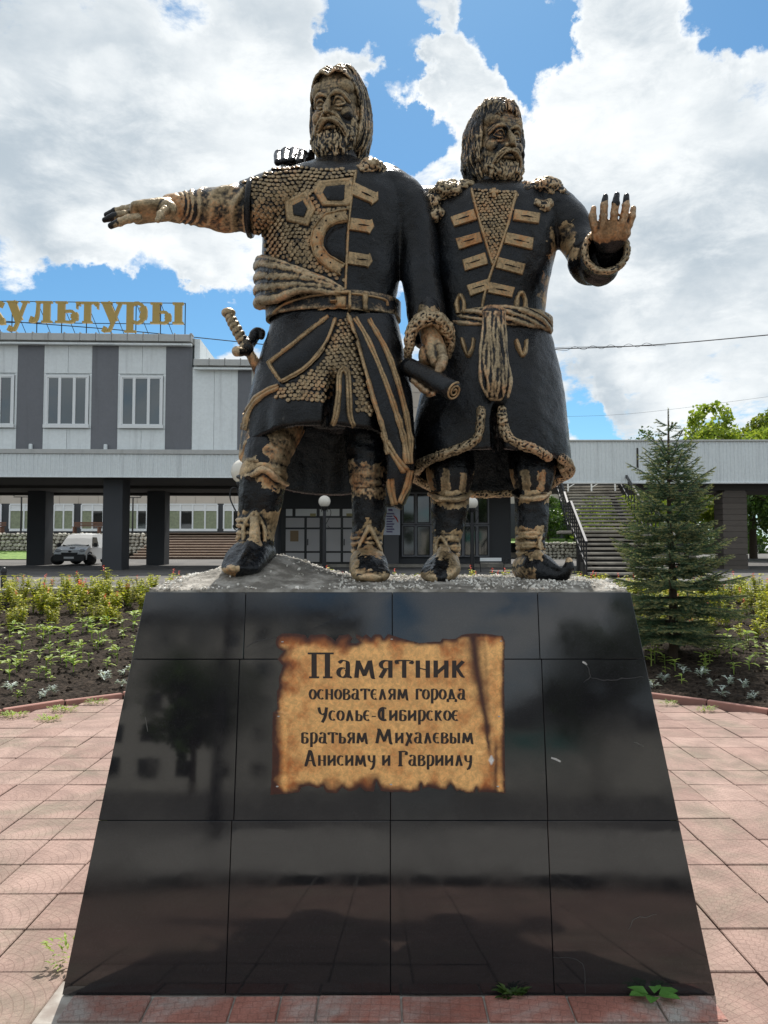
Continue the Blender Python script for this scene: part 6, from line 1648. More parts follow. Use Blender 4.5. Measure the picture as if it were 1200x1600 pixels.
# rubble retaining wall: every stone that can be told apart
def rubble(name, x0, x1, z0, z1, y, px_stone, label):
    w_ = empty(name, (x0, y, z0)); tag(w_, label, 'wall')
    me = mk(*box(0, x1 - x0, .12, .7, 0, z1 - z0 - .04)); me.materials.append(M_MORT); o = bpy.data.objects.new('mortar', me); COL.objects.link(o); o.parent = w_
    rr = random.Random(int(abs(x0) * 10)); meshes = []
    for k in range(8):
        n_ = rr.randint(5, 7); a0 = rr.uniform(0, 6); ring = [(math.cos(a0 + 2 * math.pi * i / n_) * rr.uniform(.85, 1.1), math.sin(a0 + 2 * math.pi * i / n_) * rr.uniform(.8, 1.1)) for i in range(n_)]
        V = [(p[0], .16, p[1]) for p in ring] + [(p[0] * .95, .02, p[1] * .95) for p in ring] + [(p[0] * .6, -.05, p[1] * .6) for p in ring]
        F = [(i, (i + 1) % n_, n_ + (i + 1) % n_, n_ + i) for i in range(n_)] + [(n_ + i, n_ + (i + 1) % n_, 2 * n_ + (i + 1) % n_, 2 * n_ + i) for i in range(n_)] + [tuple(range(2 * n_, 3 * n_))]
        m_ = mk(V, F); m_.materials.append(M_STONE); meshes.append(m_)
    s_ = px_stone * y / FPX; z = s_ * .5; row = 0; cnt = 0
    while z < z1 - z0:
        x = s_ * (.5 if row % 2 else .2)
        while x < x1 - x0:
            o = bpy.data.objects.new('stone', meshes[rr.randrange(8)]); COL.objects.link(o); o.parent = w_; k = rr.uniform(.46, .62) * s_
            o.location = (x + rr.uniform(-.1, .1) * s_, 0, z + rr.uniform(-.1, .1) * s_); o.scale = (k * rr.uniform(.9, 1.15), 1, k * rr.uniform(.75, 1.0)); x += s_ * rr.uniform(.95, 1.15); cnt += 1
        z += s_ * .82; row += 1
    return w_
def at(px, py, Y): q = P(px, py, Y); return float(q[0]), float(q[2])
xa, _ = at(-45, 840, 52); xb, za = at(228, 861, 52); _, zb_ = at(0, 832, 52)
rubble('rubble_wall', xa, xb, za - .2, zb_, 52, 6.5, 'long pale rubble-stone retaining wall behind the parked van, under the far windows')
xa, zb2 = at(845, 848, 50); xb, za2 = at(905, 877, 50)
rubble('rubble_wall', xa, xb + 1.5, za2, zb2, 50, 6.0, 'short grey rubble-stone wall with grass on top, left of the outdoor stair')
# grass behind and in front of the walls
def terr(name, pts, mat, kind='structure'):
    o = link(name, mk([tuple(p) for p in pts], [(0, 1, 2, 3)]), mat); o['kind'] = kind; return o
lw = [(*at(-60, 872, 48)[:1], 48, 1.02), (at(46, 872, 48)[0], 48, 1.02), (at(46, 860, 51.9)[0], 51.9, za + .02), (at(-60, 860, 51.9)[0], 51.9, za + .02)]
terr('lawn', lw, M_GRASS)
terr('lawn', [(xa - 2, 50.6, zb2), (xb + 6, 50.6, zb2), (xb + 8, 62, zb2 + .6), (xa - 2, 62, zb2 + .6)], M_GRASS)
terr('upper_path', [(-46, 52.6, zb_ - .02), (6, 52.6, zb_ - .02), (6, 58.1, zb_), (-46, 58.1, zb_)], M_PALEP)
# wide flight of steps
sx0, sz0 = at(206, 872, 50.5); sx1, sz1 = at(420, 836, 53)
fs = empty('wide_steps', ((sx0 + sx1) / 2, 50.2, 1.0)); tag(fs, 'wide flight of reddish stone steps rising to the far wing, beyond the pillars', 'steps')
M_STEP = simple('sunlit_reddish_step', (.50, .40, .32), .85, var=.25, vscale=2, objvar=.12); M_STEPR = simple('shaded_step_riser', (.10, .062, .045), .9, var=.3, vscale=2); ns = 10  # sun on treads and shade on risers are put into the two colours
for i in range(ns):
    z1 = 1.0 + (zb_ - 1.0) * (i + 1) / ns; xl_ = sx0 - fs.location[0] + (i * .12 if i < 8 else .9); xr_ = sx1 - fs.location[0] + 4; dp = .42 if i < ns - 1 else 2.2
    for nm_, b_, mt_ in (('riser', (xl_, xr_, i * .34, i * .34 + dp, z1 - 1.0 - .19, z1 - 1.0 - .062), M_STEPR), ('tread', (xl_ - .03, xr_, i * .34 - .06, i * .34 + dp, z1 - 1.0 - .06, z1 - 1.0), M_STEP)):
        me = mk(*box(*b_)); bevel_me(me, .008); me.materials.append(mt_); o = bpy.data.objects.new(nm_, me); COL.objects.link(o); o.parent = fs

# ================================================================== STREET LAMPS, BOLLARD, BENCHES, CABLES
M_GLOBE = simple('white_globe', (.72, .68, .60), .25)
def scrollpts(cx, cz, r, s_, n=16): return [(cx + s_ * r * math.cos(a) * (1 - a / 9), 0, cz + r * math.sin(a) * (1 - a / 9)) for a in np.linspace(0, 5.2, n)]
def globe_lamp(px, py, Y, rg, label, box_=False):
    q = P(px, py, Y); z0 = float(zground(0, Y)) if Y > 14 else 0; lp = empty('globe_lamp', (q[0], Y, z0)); tag(lp, label, 'street lamp', 'globe lamps in front of the entrance'); h = q[2] - z0
    def add(name, vf, mat, smooth=True):
        me = mk(*vf, smooth, name=name); me.materials.append(mat); o = bpy.data.objects.new(name, me); COL.objects.link(o); o.parent = lp; return o
    add('globe', ellipsoid((0, 0, h), (rg,) * 3, nu=32, nv=20), M_GLOBE); s_ = rg / .2
    pr = .055 * s_
    add('post', tube(np.array([(0, 0, -.1), (0, 0, h * .5), (0, 0, h - rg * 1.02)]), [pr * 1.25, pr, pr * .9], seg=10, n=10, fold=lambda u, a: 1 + .12 * np.sin(2 * a + u * 60)), M_BLKM)
    add('collar', tube(np.array([(0, 0, h - rg * 1.25), (0, 0, h - rg * .93)]), [pr * 1.6, pr * 2.2], seg=12, n=3), M_BLKM)
    for g in (-1, 1):
        c = [(0, 0, h - rg * 4.2), (g * rg * .55, 0, h - rg * 3.2), (g * rg * 1.05, 0, h - rg * 2.1), (g * rg * .95, 0, h - rg * 1.35), (g * rg * .55, 0, h - rg * 1.3), (g * rg * .45, 0, h - rg * 1.7)]
        add('scroll', tube(np.array(c), [.012 * s_] * 6, seg=6, n=30), M_BLKM)
        add('scroll', tube(np.array([(0, 0, h - rg * 4.2), (g * rg * .5, 0, h - rg * 4.6), (g * rg * .8, 0, h - rg * 4.3), (g * rg * .55, 0, h - rg * 4.05)]), [.010 * s_] * 4, seg=6, n=18), M_BLKM)
    return lp
globe_lamp(381, 737, 19.5, .33, 'white globe lamp half hidden behind the boot of the left statue, nearest of the globes')
globe_lamp(507, 783.5, 27.5, .22, 'black scrolled lamp post with white globe before the grey entrance doors')
globe_lamp(737.5, 786, 27.5, .22, 'black scrolled lamp post with white globe seen between the boots of the right statue')
def lantern(px, Y, top, label):
    q = P(px, top, Y); lp = empty('lantern_post', (q[0], Y, 2.6)); tag(lp, label, 'street lamp', 'lantern posts before the far wing'); h = q[2] - 2.6
    def add(name, vf): me = mk(*vf); me.materials.append(M_BLKM); o = bpy.data.objects.new(name, me); COL.objects.link(o); o.parent = lp
    add('post', tube(np.array([(0, 0, -.2), (0, 0, h - .25)]), [.07, .05], seg=8, n=3)); add('arm', tube(np.array([(-.55, 0, h - .25), (.55, 0, h - .25)]), [.035, .035], seg=6, n=2))
    for g in (-1, 1): add('lantern', loft([np.array([(g * .55 + r_ * math.cos(a), r_ * math.sin(a), h + z_) for a in np.arange(0, 6.28, math.pi / 3)]) for z_, r_ in ((-.18, .05), (-.12, .12), (.16, .19), (.2, .21), (.34, .03))]))
lantern(34, 53.5, 771, 'thin black double lantern post by the far windows, left of the first pillar'); lantern(208, 53.5, 772, 'thin black double lantern post by the far windows, between two pillars')
bo = empty('bollard', (*P(5, 925, 16.3)[:2], .75)); tag(bo, 'short dark bollard at the left edge beside the road', 'bollard')
for nm, vf in (('post', tube(np.array([(0, 0, -.1), (0, 0, .42)]), [.055, .055], seg=10, n=4)), ('cap', tube(np.array([(0, 0, .42), (0, 0, .46)]), [.07, .06], seg=10, n=3))):
    me = mk(*vf, True, name=nm); me.materials.append(M_BLKM); o = bpy.data.objects.new(nm, me); COL.objects.link(o); o.parent = bo
M_WOOD = simple('brown_bench_wood', (.16, .08, .05), .7, var=.3, vscale=6)
def bench(px0, px1, Y, label):
    x0_, x1_ = P(px0, 828, Y)[0], P(px1, 828, Y)[0]; z_ = zb_; be = empty('park_bench', ((x0_ + x1_) / 2, Y, z_)); tag(be, label, 'bench', 'benches on the upper path'); w_ = (x1_ - x0_) / 2
    for nm, b in [('slat', (-w_, w_, .15 * i - .2, .15 * i - .07, .42, .46)) for i in range(3)] + [('slat', (-w_, w_, .3, .34, .52 + .16 * i, .64 + .16 * i)) for i in range(2)] + [('leg', (-w_ + .1, -w_ + .2, -.2, .3, 0, .418)), ('leg', (w_ - .2, w_ - .1, -.2, .3, 0, .418))]:
        me = mk(*box(*b), name=nm); me.materials.append(M_WOOD); o = bpy.data.objects.new(nm, me); COL.objects.link(o); o.parent = be
bench(113, 158, 54, 'long brown slatted bench above the parked van, before the far windows'); bench(-30, 6, 54, 'brown slatted bench cut by the left edge of the picture')
# low white bench with iron scrolls behind the gravel
lb = empty('park_bench', (P(768, 896, 28)[0], 28, .8)); lb.scale = (.8, .8, .8); tag(lb, 'small pale bench with curled black iron sides between the statues and the entrance', 'bench')
for nm, vf, mt in (('seat', box(-.5, .5, -.15, .2, .38, .44), M_PVC), ('backrest', box(-.5, .5, .22, .27, .50, .66), M_PVC)):
    me = mk(*vf, name=nm); me.materials.append(M_CONC if nm == 'seat' else mt); o = bpy.data.objects.new(nm, me); COL.objects.link(o); o.parent = lb
for g in (-1, 1):
    me = mk(*tube(np.array([(g * .52, -.2, 0), (g * .55, -.2, .35), (g * .62, -.2, .62), (g * .78, -.2, .60), (g * .76, -.2, .46), (g * .66, -.2, .48)]), [.02] * 6, seg=6, n=30)); me.materials.append(M_BLKM); o = bpy.data.objects.new('iron_scroll', me); COL.objects.link(o); o.parent = lb
# overhead cables
cable('overhead_cable', [P(-60, 497, 33), P(190, 516, 33), P(420, 539, 34)], .022, M_BLKM, 'black overhead cable passing just above the roof of the white building')
cable('overhead_cable', [P(850, 546, 36), P(1020, 539, 34), P(1260, 518, 30)], .024, M_BLKM, 'dark overhead cable right of the statues, the lower and thicker of two')
cable('overhead_cable', [P(1040, 540, 35.5)] + [P(x, 540 - (x - 900) * .05 + (7 if i % 2 else 1.5), 35.2) for i, x in enumerate(range(870, 1030, 14))], .010, M_BLKM, 'thin wavy wire hanging along the right-hand overhead cable', n=60)
cable('overhead_cable', [P(850, 652, 60), P(1000, 645, 60), P(1260, 612, 56)], .009, M_BLKM, 'faint upper wire above the terrace, nearly lost in the clouds')
# small dark bird on the coat edge, antenna wires
# ================================================================== VAN
van = empty('parked_van', (P(122, 885, 36.6)[0], 37.2, float(zground(0, 38)))); van.rotation_euler = (0, 0, R(2)); van.scale = (.88, .88, .84); tag(van, 'white delivery van with black bumper parked behind the pillars under the building', 'van')
M_CARW = simple('white_car_paint', (.82, .84, .85), .22, var=.05, vscale=1); M_CARB = simple('black_plastic', (.012, .012, .013), .5); M_TYRE = simple('tyre_rubber', (.015, .015, .015), .8)
M_HEADL = glass_mat('headlight_glass', (.45, .46, .48), .1); M_PLATE = simple('number_plate', (.65, .65, .65), .5)
def vadd(name, vf, mat, parent=None, bev=0, smooth=False):
    me = mk(*vf, smooth, name=name)
    if bev: bevel_me(me, bev, 2)
    me.materials.append(mat); o = bpy.data.objects.new(name, me); COL.objects.link(o); o.parent = parent or van; return o
# front of the van faces -y (towards the camera); profile: y, half width at that height
prof = [(-1.98, .42, .80), (-2.02, .62, .82), (-1.92, .82, .82), (-1.50, .98, .80), (-1.18, 1.06, .80), (-.72, 1.50, .70), (-.42, 1.72, .66), (.6, 1.80, .66), (2.0, 1.78, .66), (2.1, 1.60, .70), (2.12, .9, .82), (2.1, .42, .82)]
lo_ = .30; rings = []
for (y, z, hw) in prof:
    rings.append((y, z, hw))
V = []; F = []
for (y, z, hw) in rings:
    wl = .83
    V += [(-wl, y, lo_), (-wl, y, min(z, .98)), (-hw, y, z), (0, y, z + .035), (hw, y, z), (wl, y, min(z, .98)), (wl, y, lo_)]
for i in range(len(rings) - 1):
    for j in range(6): F.append((i * 7 + j, i * 7 + 7 + j, i * 7 + 8 + j, i * 7 + 1 + j))
F += [tuple(range(7)), tuple(range(len(V) - 1, len(V) - 8, -1))] + [(i * 7, i * 7 + 6, i * 7 + 13, i * 7 + 7) for i in range(len(rings) - 1)]
vadd('body', (V, F), M_CARW)
vadd('bumper', box(-.84, .84, -2.10, -1.90, .22, .60), M_CARB, bev=.05)
vadd('grille', box(-.42, .42, -2.12, -1.99, .60, .70), M_CARB, bev=.02)
vadd('windscreen', ([(-.70, -1.18, 1.075), (.70, -1.18, 1.075), (.60, -.50, 1.655), (-.60, -.50, 1.655), (-.70, -1.14, 1.04), (.70, -1.14, 1.04), (.60, -.46, 1.62), (-.60, -.46, 1.62)], [(0, 1, 2, 3), (7, 6, 5, 4), (0, 4, 5, 1), (1, 5, 6, 2), (2, 6, 7, 3), (3, 7, 4, 0)]), M_GLASSD)
for g in (-1, 1):
    vadd('side_window', ([(g * .838, -.95, 1.06), (g * .838, .05, 1.06), (g * .72, .05, 1.58), (g * .72, -.55, 1.58), (g * .80, -.95, 1.06), (g * .80, .05, 1.06), (g * .68, .05, 1.58), (g * .68, -.55, 1.58)], [(0, 1, 2, 3), (7, 6, 5, 4), (0, 4, 5, 1), (1, 5, 6, 2), (2, 6, 7, 3), (3, 7, 4, 0)]), M_GLASSD)
    vadd('headlight', ellipsoid((g * .62, -1.93, .80), (.17, .12, .10)), M_HEADL, smooth=True)
    vadd('mirror', box(g * .98 - .10, g * .98 + .10, -1.0, -.86, 1.02, 1.24), M_CARB, bev=.03)
    for y in (-1.35, 1.35):
        wv, wf = tube(np.array([(g * .86 - .09, y, .31), (g * .86 + .05, y, .31)]), [.31, .31], seg=20, n=3, ref=(0, 0, 1)); wh = vadd('wheel', (wv, wf), M_TYRE, smooth=False)
        wv, wf = tube(np.array([(g * .93, y, .31), (g * .94, y, .31)]), [.19, .19], seg=16, n=2, ref=(0, 0, 1)); vadd('rim', (wv, wf), M_HEADL, wh)
        vadd('wheel_arch', tube(np.array([(g * .842, y + .40 * math.cos(a), .33 + .40 * math.sin(a)) for a in np.linspace(0, math.pi, 9)]), [.035] * 9, seg=6, n=18), M_CARB)
vadd('number_plate', box(-.26, .26, -2.13, -2.105, .36, .47), M_PLATE)
vadd('badge', ellipsoid((0, -2.0, .76), (.09, .03, .05)), M_CARB)
vadd('lettering_patch', ellipsoid((.0, -1.62, .975), (.16, .10, .02)), M_CARB)
# ================================================================== VEGETATION
def leafmat(name, c1, c2, trans=.35, rough=.45, objv=.25):
    m, t, b = pbsdf(name); oi = t.new('ShaderNodeObjectInfo').outputs['Random']; geo = t.new('ShaderNodeNewGeometry')
    rnd = geo.outputs['Random Per Island']
    c = t.mix(rnd, c1, c2); c = t.mix(1.0, c, t.math('MULTIPLY_ADD', oi, 2 * objv, 1 - objv), 'MULTIPLY')
    t.put(b.inputs['Base Color'], c); b.inputs['Roughness'].default_value = rough; b.inputs['Specular IOR Level'].default_value = .35
    tr = t.new('ShaderNodeBsdfTranslucent'); t.put(tr.inputs[0], t.mix(1.0, c, (1.0, 1.0, .55), 'MULTIPLY'))
    mx = t.new('ShaderNodeMixShader'); mx.inputs[0].default_value = trans; t.l.new(b.outputs[0], mx.inputs[1]); t.l.new(tr.outputs[0], mx.inputs[2])
    t.l.new(mx.outputs[0], t.n['Material Output'].inputs[0]); return m
M_YG = leafmat('yellow_green_leaf', (.30, .36, .035), (.55, .50, .07), .5)
M_SEED = leafmat('seedling_leaf', (.22, .34, .07), (.42, .50, .13), .45)
M_SILV = leafmat('silver_leaf', (.40, .47, .43), (.62, .68, .64), .25)
M_PETAL = leafmat('red_petal', (.62, .03, .015), (.75, .10, .02), .35, objv=.1)
M_NEED = leafmat('spruce_needle', (.055, .115, .062), (.165, .25, .145), .15, .5)
M_NEEDT = leafmat('young_spruce_tip', (.26, .31, .14), (.44, .43, .22), .25, .5)
M_BARK = simple('bark', (.07, .05, .035), .9, var=.4, vscale=14, bscale=50, bstr=.8)
M_LIME = leafmat('lime_tree_leaf', (.15, .24, .03), (.36, .42, .07), .5)
M_DEEP = leafmat('deep_green_leaf', (.03, .075, .015), (.09, .15, .03), .35)
def leaf(c, dirv, ln, wd, up=(0, 0, 1), droop=.25):
    d_ = np.array(dirv, float); d_ /= np.linalg.norm(d_) + 1e-9; s_ = np.cross(d_, up); s_ /= np.linalg.norm(s_) + 1e-9; n_ = np.cross(s_, d_); c = np.array(c, float)
    V = [c, c + d_ * ln * .35 + s_ * wd * .5 + n_ * ln * .06, c + d_ * ln * .8 + s_ * wd * .32 - n_ * ln * droop * .4, c + d_ * ln - n_ * ln * droop, c + d_ * ln * .8 - s_ * wd * .32 - n_ * ln * droop * .4, c + d_ * ln * .35 - s_ * wd * .5 + n_ * ln * .06, c + d_ * ln * .5 - n_ * ln * .02]
    return np.array(V), [(0, 1, 6), (1, 2, 6), (2, 3, 6), (3, 4, 6), (4, 5, 6), (5, 0, 6)]
def multi(parts_mats, name):
    V = []; F = []; mi = []; o = 0; mats = []
    for parts, mat in parts_mats:
        mats.append(mat); v, f = join(parts); V.append(v); F += [tuple(i + o for i in q) for q in f]; mi += [len(mats) - 1] * len(f); o += len(v)
    me = mk(np.vstack(V), F, name=name)
    for m_ in mats: me.materials.append(m_)
    me.polygons.foreach_set('material_index', mi); return me
def salvia(rg, h, flower):
    lv = []; st_ = []; fl = []
    for b in range(rg.integers(3, 6)):
        a = rg.uniform(0, 6.28); tip = np.array([math.cos(a) * .10 * rg.uniform(.3, 1.4), math.sin(a) * .10 * rg.uniform(.3, 1.4), h * rg.uniform(.7, 1.0)])
        st_.append(tube(np.array([(0, 0, -.03), tip * .5 + rg.normal(0, .01, 3), tip]), [.005, .004, .003], seg=4, n=4))
        for k in range(9):
            u = .25 + .75 * k / 8; c = tip * u; aa_ = a + k * 1.57 + rg.uniform(-.4, .4)
            for g in (0, math.pi): lv.append(leaf(c, (math.cos(aa_ + g), math.sin(aa_ + g), rg.uniform(-.1, .6)), rg.uniform(.05, .085) * (1.15 - .4 * u), rg.uniform(.035, .055), droop=rg.uniform(.1, .5)))
        if flower and b < flower:
            for k in range(10): a2 = rg.uniform(0, 6.28); fl.append(leaf(tip + np.array([0, 0, .008 * k]), (math.cos(a2), math.sin(a2), .6), .032, .018))
    pm = [(lv, M_YG), (st_, M_SEED)] + ([(fl, M_PETAL)] if fl else [])
    return multi(pm, 'bedding_plant')
rg = np.random.default_rng(12)
SAL = [salvia(rg, rg.uniform(.26, .40), 0) for _ in range(5)] + [salvia(rg, rg.uniform(.30, .42), 1 + _ % 2) for _ in range(3)]
def seedling(rg):
    lv = []; h = rg.uniform(.06, .14)
    for k in range(rg.integers(5, 10)):
        a = rg.uniform(0, 6.28); z = h * rg.uniform(.3, 1); lv.append(leaf((0, 0, z), (math.cos(a), math.sin(a), rg.uniform(.1, .9)), rg.uniform(.045, .085), rg.uniform(.022, .04), droop=.3))
    return multi([(lv, M_SEED), ([tube(np.array([(0, 0, -.02), (0, 0, h)]), [.004, .003], seg=4, n=2)], M_SEED)], 'seedling')
SEED = [seedling(rg) for _ in range(6)]
def silver(rg):
    lv = []
    for k in range(rg.integers(9, 14)):
        a = rg.uniform(0, 6.28); z = rg.uniform(.01, .09); d_ = np.array([math.cos(a), math.sin(a), rg.uniform(.3, 1.3)]); lv.append(leaf((0, 0, z), d_, rg.uniform(.06, .11), .022, droop=.35))
        dn = d_ / np.linalg.norm(d_)
        for g in (-1, 1): lv.append(leaf(np.array([0, 0, z]) + dn * .05, (math.cos(a + g * .8), math.sin(a + g * .8), .6), .04, .014))
    return multi([(lv, M_SILV)], 'silver_plant')
SILV = [silver(rg) for _ in range(4)]
def inview(x, y, z, mg=40):
    px, py = proj(np.array([x, y, z])); return -mg < px < 1200 + mg and py < 1640
def plantat(mesh, x, y, name, label, cat, group, sc=1.0, dz=0):
    o = bpy.data.objects.new(name, mesh); COL.objects.link(o); o.location = (x, y, soil_at(x, y) + dz - .01); o.rotation_euler = (0, 0, random.uniform(0, 6.28)); o.scale = (sc,) * 3; tag(o, label, cat, group); return o
sprx, spry = float(P(1052, 1016, 10.1)[0]), 10.1
cnt = dict(silver=0, seedling=0, bedding=0)
def where(x, r_):
    side_ = 'left' if x < 0 else 'right'
    row = 'by the kerb' if r_ < 5.6 else 'behind the kerb' if r_ < 6.6 else 'in middle rows' if r_ < 8.6 else 'in rear rows' if r_ < 10.6 else 'by the road'
    px = proj(np.array([x, CY + math.sqrt(max(0, r_ * r_ - (x - CX) ** 2)), .4]))[0]
    third = ('near picture edge', 'half way across', 'near the pedestal')[int(np.clip(px / 85, 0, 2))] if x < 0 else ('near the pedestal', 'beside the spruce', 'near picture edge')[int(np.clip((px - 985) / 75, 0, 2))]
    return f'{row} of the {side_} bed, {third}'
hidden = []
for r_ in np.arange(5.15, 12.45, .29):
    na = int(2 * math.pi * r_ / .31)
    for k in range(na):
        a = 2 * math.pi * (k + (.5 if int(r_ / .29) % 2 else 0)) / na + random.uniform(-.03, .03); rr_ = r_ + random.uniform(-.06, .06)
        x, y = CX + rr_ * math.sin(a), CY + rr_ * math.cos(a)
        if y < 5: continue
        z = soil_at(x, y)
        px, py = proj(np.array([x, y, z]))
        if not (-40 < px < 1240): continue
        if 245 < px < 970:                                   # the pedestal stands before these
            if r_ > 6 and random.random() < (.62 if r_ > 8.7 else .4): hidden.append((x, y, r_))
            continue
        if math.hypot(x - sprx, y - spry) < .25: continue
        wh = where(x, rr_)
        if r_ < 5.9:
            if random.random() < .5: plantat(random.choice(SILV), x, y, 'silver_plant', 'silver-leaved plant ' + wh, 'plant', 'silver-leaved plants ' + wh, random.uniform(.75, 1.15)); cnt['silver'] += 1
            elif random.random() < .4: plantat(random.choice(SEED), x, y, 'seedling', 'green seedling ' + wh, 'seedling', 'green seedlings ' + wh, random.uniform(.8, 1.1)); cnt['seedling'] += 1
        elif r_ < (8.7 if x < 0 else 8.0):
            if random.random() < .95 and cnt['seedling'] < 292: plantat(random.choice(SEED), x, y, 'seedling', 'green seedling ' + wh, 'seedling', 'green seedlings ' + wh, random.uniform(1.0, 2.1)); cnt['seedling'] += 1
        elif cnt['bedding'] < 298 and random.random() < .86:
            fl = random.random() < .24; mesh = random.choice(SAL[5:]) if fl else random.choice(SAL[:5])
            plantat(mesh, x, y, 'bedding_plant', ('yellow-green plant with red blossoms ' if fl else 'leafy yellow-green plant ') + wh, 'plant', ('red-flowered bedding plants ' if fl else 'yellow-green bedding plants ') + wh, random.uniform(.85, 1.25) * (1.12 if r_ > 9.6 else .85)); cnt['bedding'] += 1
hv = []; hp = []; hm = []; ho = 0
for (x, y, r_) in hidden:
    src = random.choice(SAL) if r_ > 8.7 else random.choice(SEED); v = vcount(src); a = random.uniform(0, 6.28); s_ = random.uniform(.9, 1.3)
    v = np.column_stack([v[:, 0] * math.cos(a) - v[:, 1] * math.sin(a), v[:, 0] * math.sin(a) + v[:, 1] * math.cos(a), v[:, 2]]) * s_ + np.array([x, y, soil_at(x, y)])
    hv.append(v); hp += [tuple(i + ho for i in p.vertices) for p in src.polygons]; hm += [(2 if p.material_index == 2 else 0) if len(src.materials) > 1 and r_ > 8.7 else 1 for p in src.polygons]; ho += len(v)
me = mk(np.vstack(hv), hp, name='bedding_beyond'); [me.materials.append(m_) for m_ in (M_YG, M_SEED, M_PETAL)]; me.polygons.foreach_set('material_index', hm)
o = bpy.data.objects.new('bedding_beyond', me); COL.objects.link(o); o['kind'] = 'stuff'; o['label'] = 'mass of bedding plants directly behind the pedestal'
# clods on the soil
cl = []
for k in range(3500):
    a = random.uniform(-1.25, 1.25); rr_ = RP + .15 + (random.random() ** 1.3) * 6.5; x, y = CX + rr_ * math.sin(a), CY + rr_ * math.cos(a); px, py = proj(np.array([x, y, .3]))
    if not -50 < px < 1250 or 240 < px < 975: continue
    s_ = random.uniform(.012, .035); Q, _ = np.linalg.qr(np.random.default_rng(k).normal(size=(3, 3))); cl.append(((ico * np.array([1, .8, .7]) * s_) @ Q.T + np.array([x, y, soil_at(x, y) + s_ * .2]), icof))
o = link('soil_clods', mk(*join(cl)), M_SOIL); o['kind'] = 'stuff'; o['label'] = 'small dark clods of earth scattered over the flower bed'
# weeds in the joints
def weed(x, y, s_, n, label, spread=.12, h=.04, mat=M_SEED, flat=False):
    lv = []
    for k in range(n):
        a = random.uniform(0, 6.28); q = spread * random.random() ** .6; lv.append(leaf((q * math.cos(a) * 1.4, q * math.sin(a) * .6, random.uniform(0, h)), (math.cos(a), math.sin(a), random.uniform(.2, 1.4)), s_ * random.uniform(.6, 1.2), s_ * .35))
    me = mk(*join(lv)); me.materials.append(mat); o = bpy.data.objects.new('weed', me); COL.objects.link(o); o.location = (x, y, .002); tag(o, label, 'weed'); return o
for px, py, sp, n, lb in ((20, 1120, .10, 120, 'tuft of weed growing by the kerb at the far left'), (76, 1126, .09, 110, 'small round weed on the paving below the left kerb'), (98, 1111, .11, 140, 'low spreading weed against the left kerb stones'), (150, 1100, .09, 90, 'weed tuft at the kerb nearest the left side of the pedestal'), (1045, 1102, .06, 50, 'yellowish weed on the right kerb close to the pedestal'), (1104, 1112, .07, 60, 'yellowish weed on the right kerb farther from the pedestal')):
    q = PZ(px, py, 0); weed(q[0], q[1], .035, n, lb, sp)
q = PZ(100, 1535, 0); weed(q[0] - .03, q[1] + .12, .03, 70, 'thin weed growing up the left foot of the pedestal', .07, .10)
q = PZ(800, 1557, 0); weed(q[0], YB - .015, .045, 40, 'small spiky weed at the foot of the pedestal', .03, .02, M_DEEP)
q = PZ(1020, 1560, 0); lv = [leaf((.02 * math.cos(a), .01 * math.sin(a), .01), (math.cos(a), math.sin(a) * .7, .35), .075, .05) for a in (0.2, 1.3, 2.6, 3.4, 4.4, 5.6)]
me = mk(*join(lv)); me.materials.append(leafmat('broad_weed_leaf', (.06, .17, .03), (.10, .24, .05), .3)); o = bpy.data.objects.new('weed', me); COL.objects.link(o); o.location = (q[0], YB - .03, .008); tag(o, 'broad-leaved green weed at the right foot of the pedestal', 'weed')

# ------------------------------------------------------------------ spruce
sp = empty('spruce_tree', (sprx, spry, soil_at(sprx, spry))); tag(sp, 'young spruce tree standing in the flower bed right of the pedestal', 'tree')
TOPZ = float(P(1047, 640, 10.1)[2]) - sp.location[2]
trunk = tube(np.array([(0, 0, -.1), (.01, 0, TOPZ * .3), (-.02, 0, TOPZ * .6), (-.01, 0, TOPZ)]), [.062, .05, .028, .006], seg=10, n=24)
o = link('trunk', mk(*trunk, True), M_BARK, sp)
rs = np.random.default_rng(33)
NV = []; ND = []; TV = []
def needles(a, b, rad, n, out):
    a = np.asarray(a); b = np.asarray(b); d_ = b - a; L = np.linalg.norm(d_) + 1e-9; d_ = d_ / L
    s_ = np.cross(d_, (0, 0, 1)); s_ = s_ / (np.linalg.norm(s_) + 1e-6); u_ = np.cross(s_, d_)
    t_ = rs.uniform(0, 1, n); an = rs.uniform(-.6, math.pi + .6, n); base = a + d_ * (t_ * L)[:, None]
    dr = (np.cos(an)[:, None] * s_ + np.sin(an)[:, None] * u_) * .85 + d_ * .75; dr /= np.linalg.norm(dr, axis=1)[:, None]
    ln = rad * rs.uniform(.7, 1.15, n)[:, None]; w_ = np.cross(dr, d_); w_ /= np.linalg.norm(w_, axis=1)[:, None] + 1e-9; w_ *= .0036
    out.append(np.stack([base - w_, base + w_, base + dr * ln], 1))
twigs = []
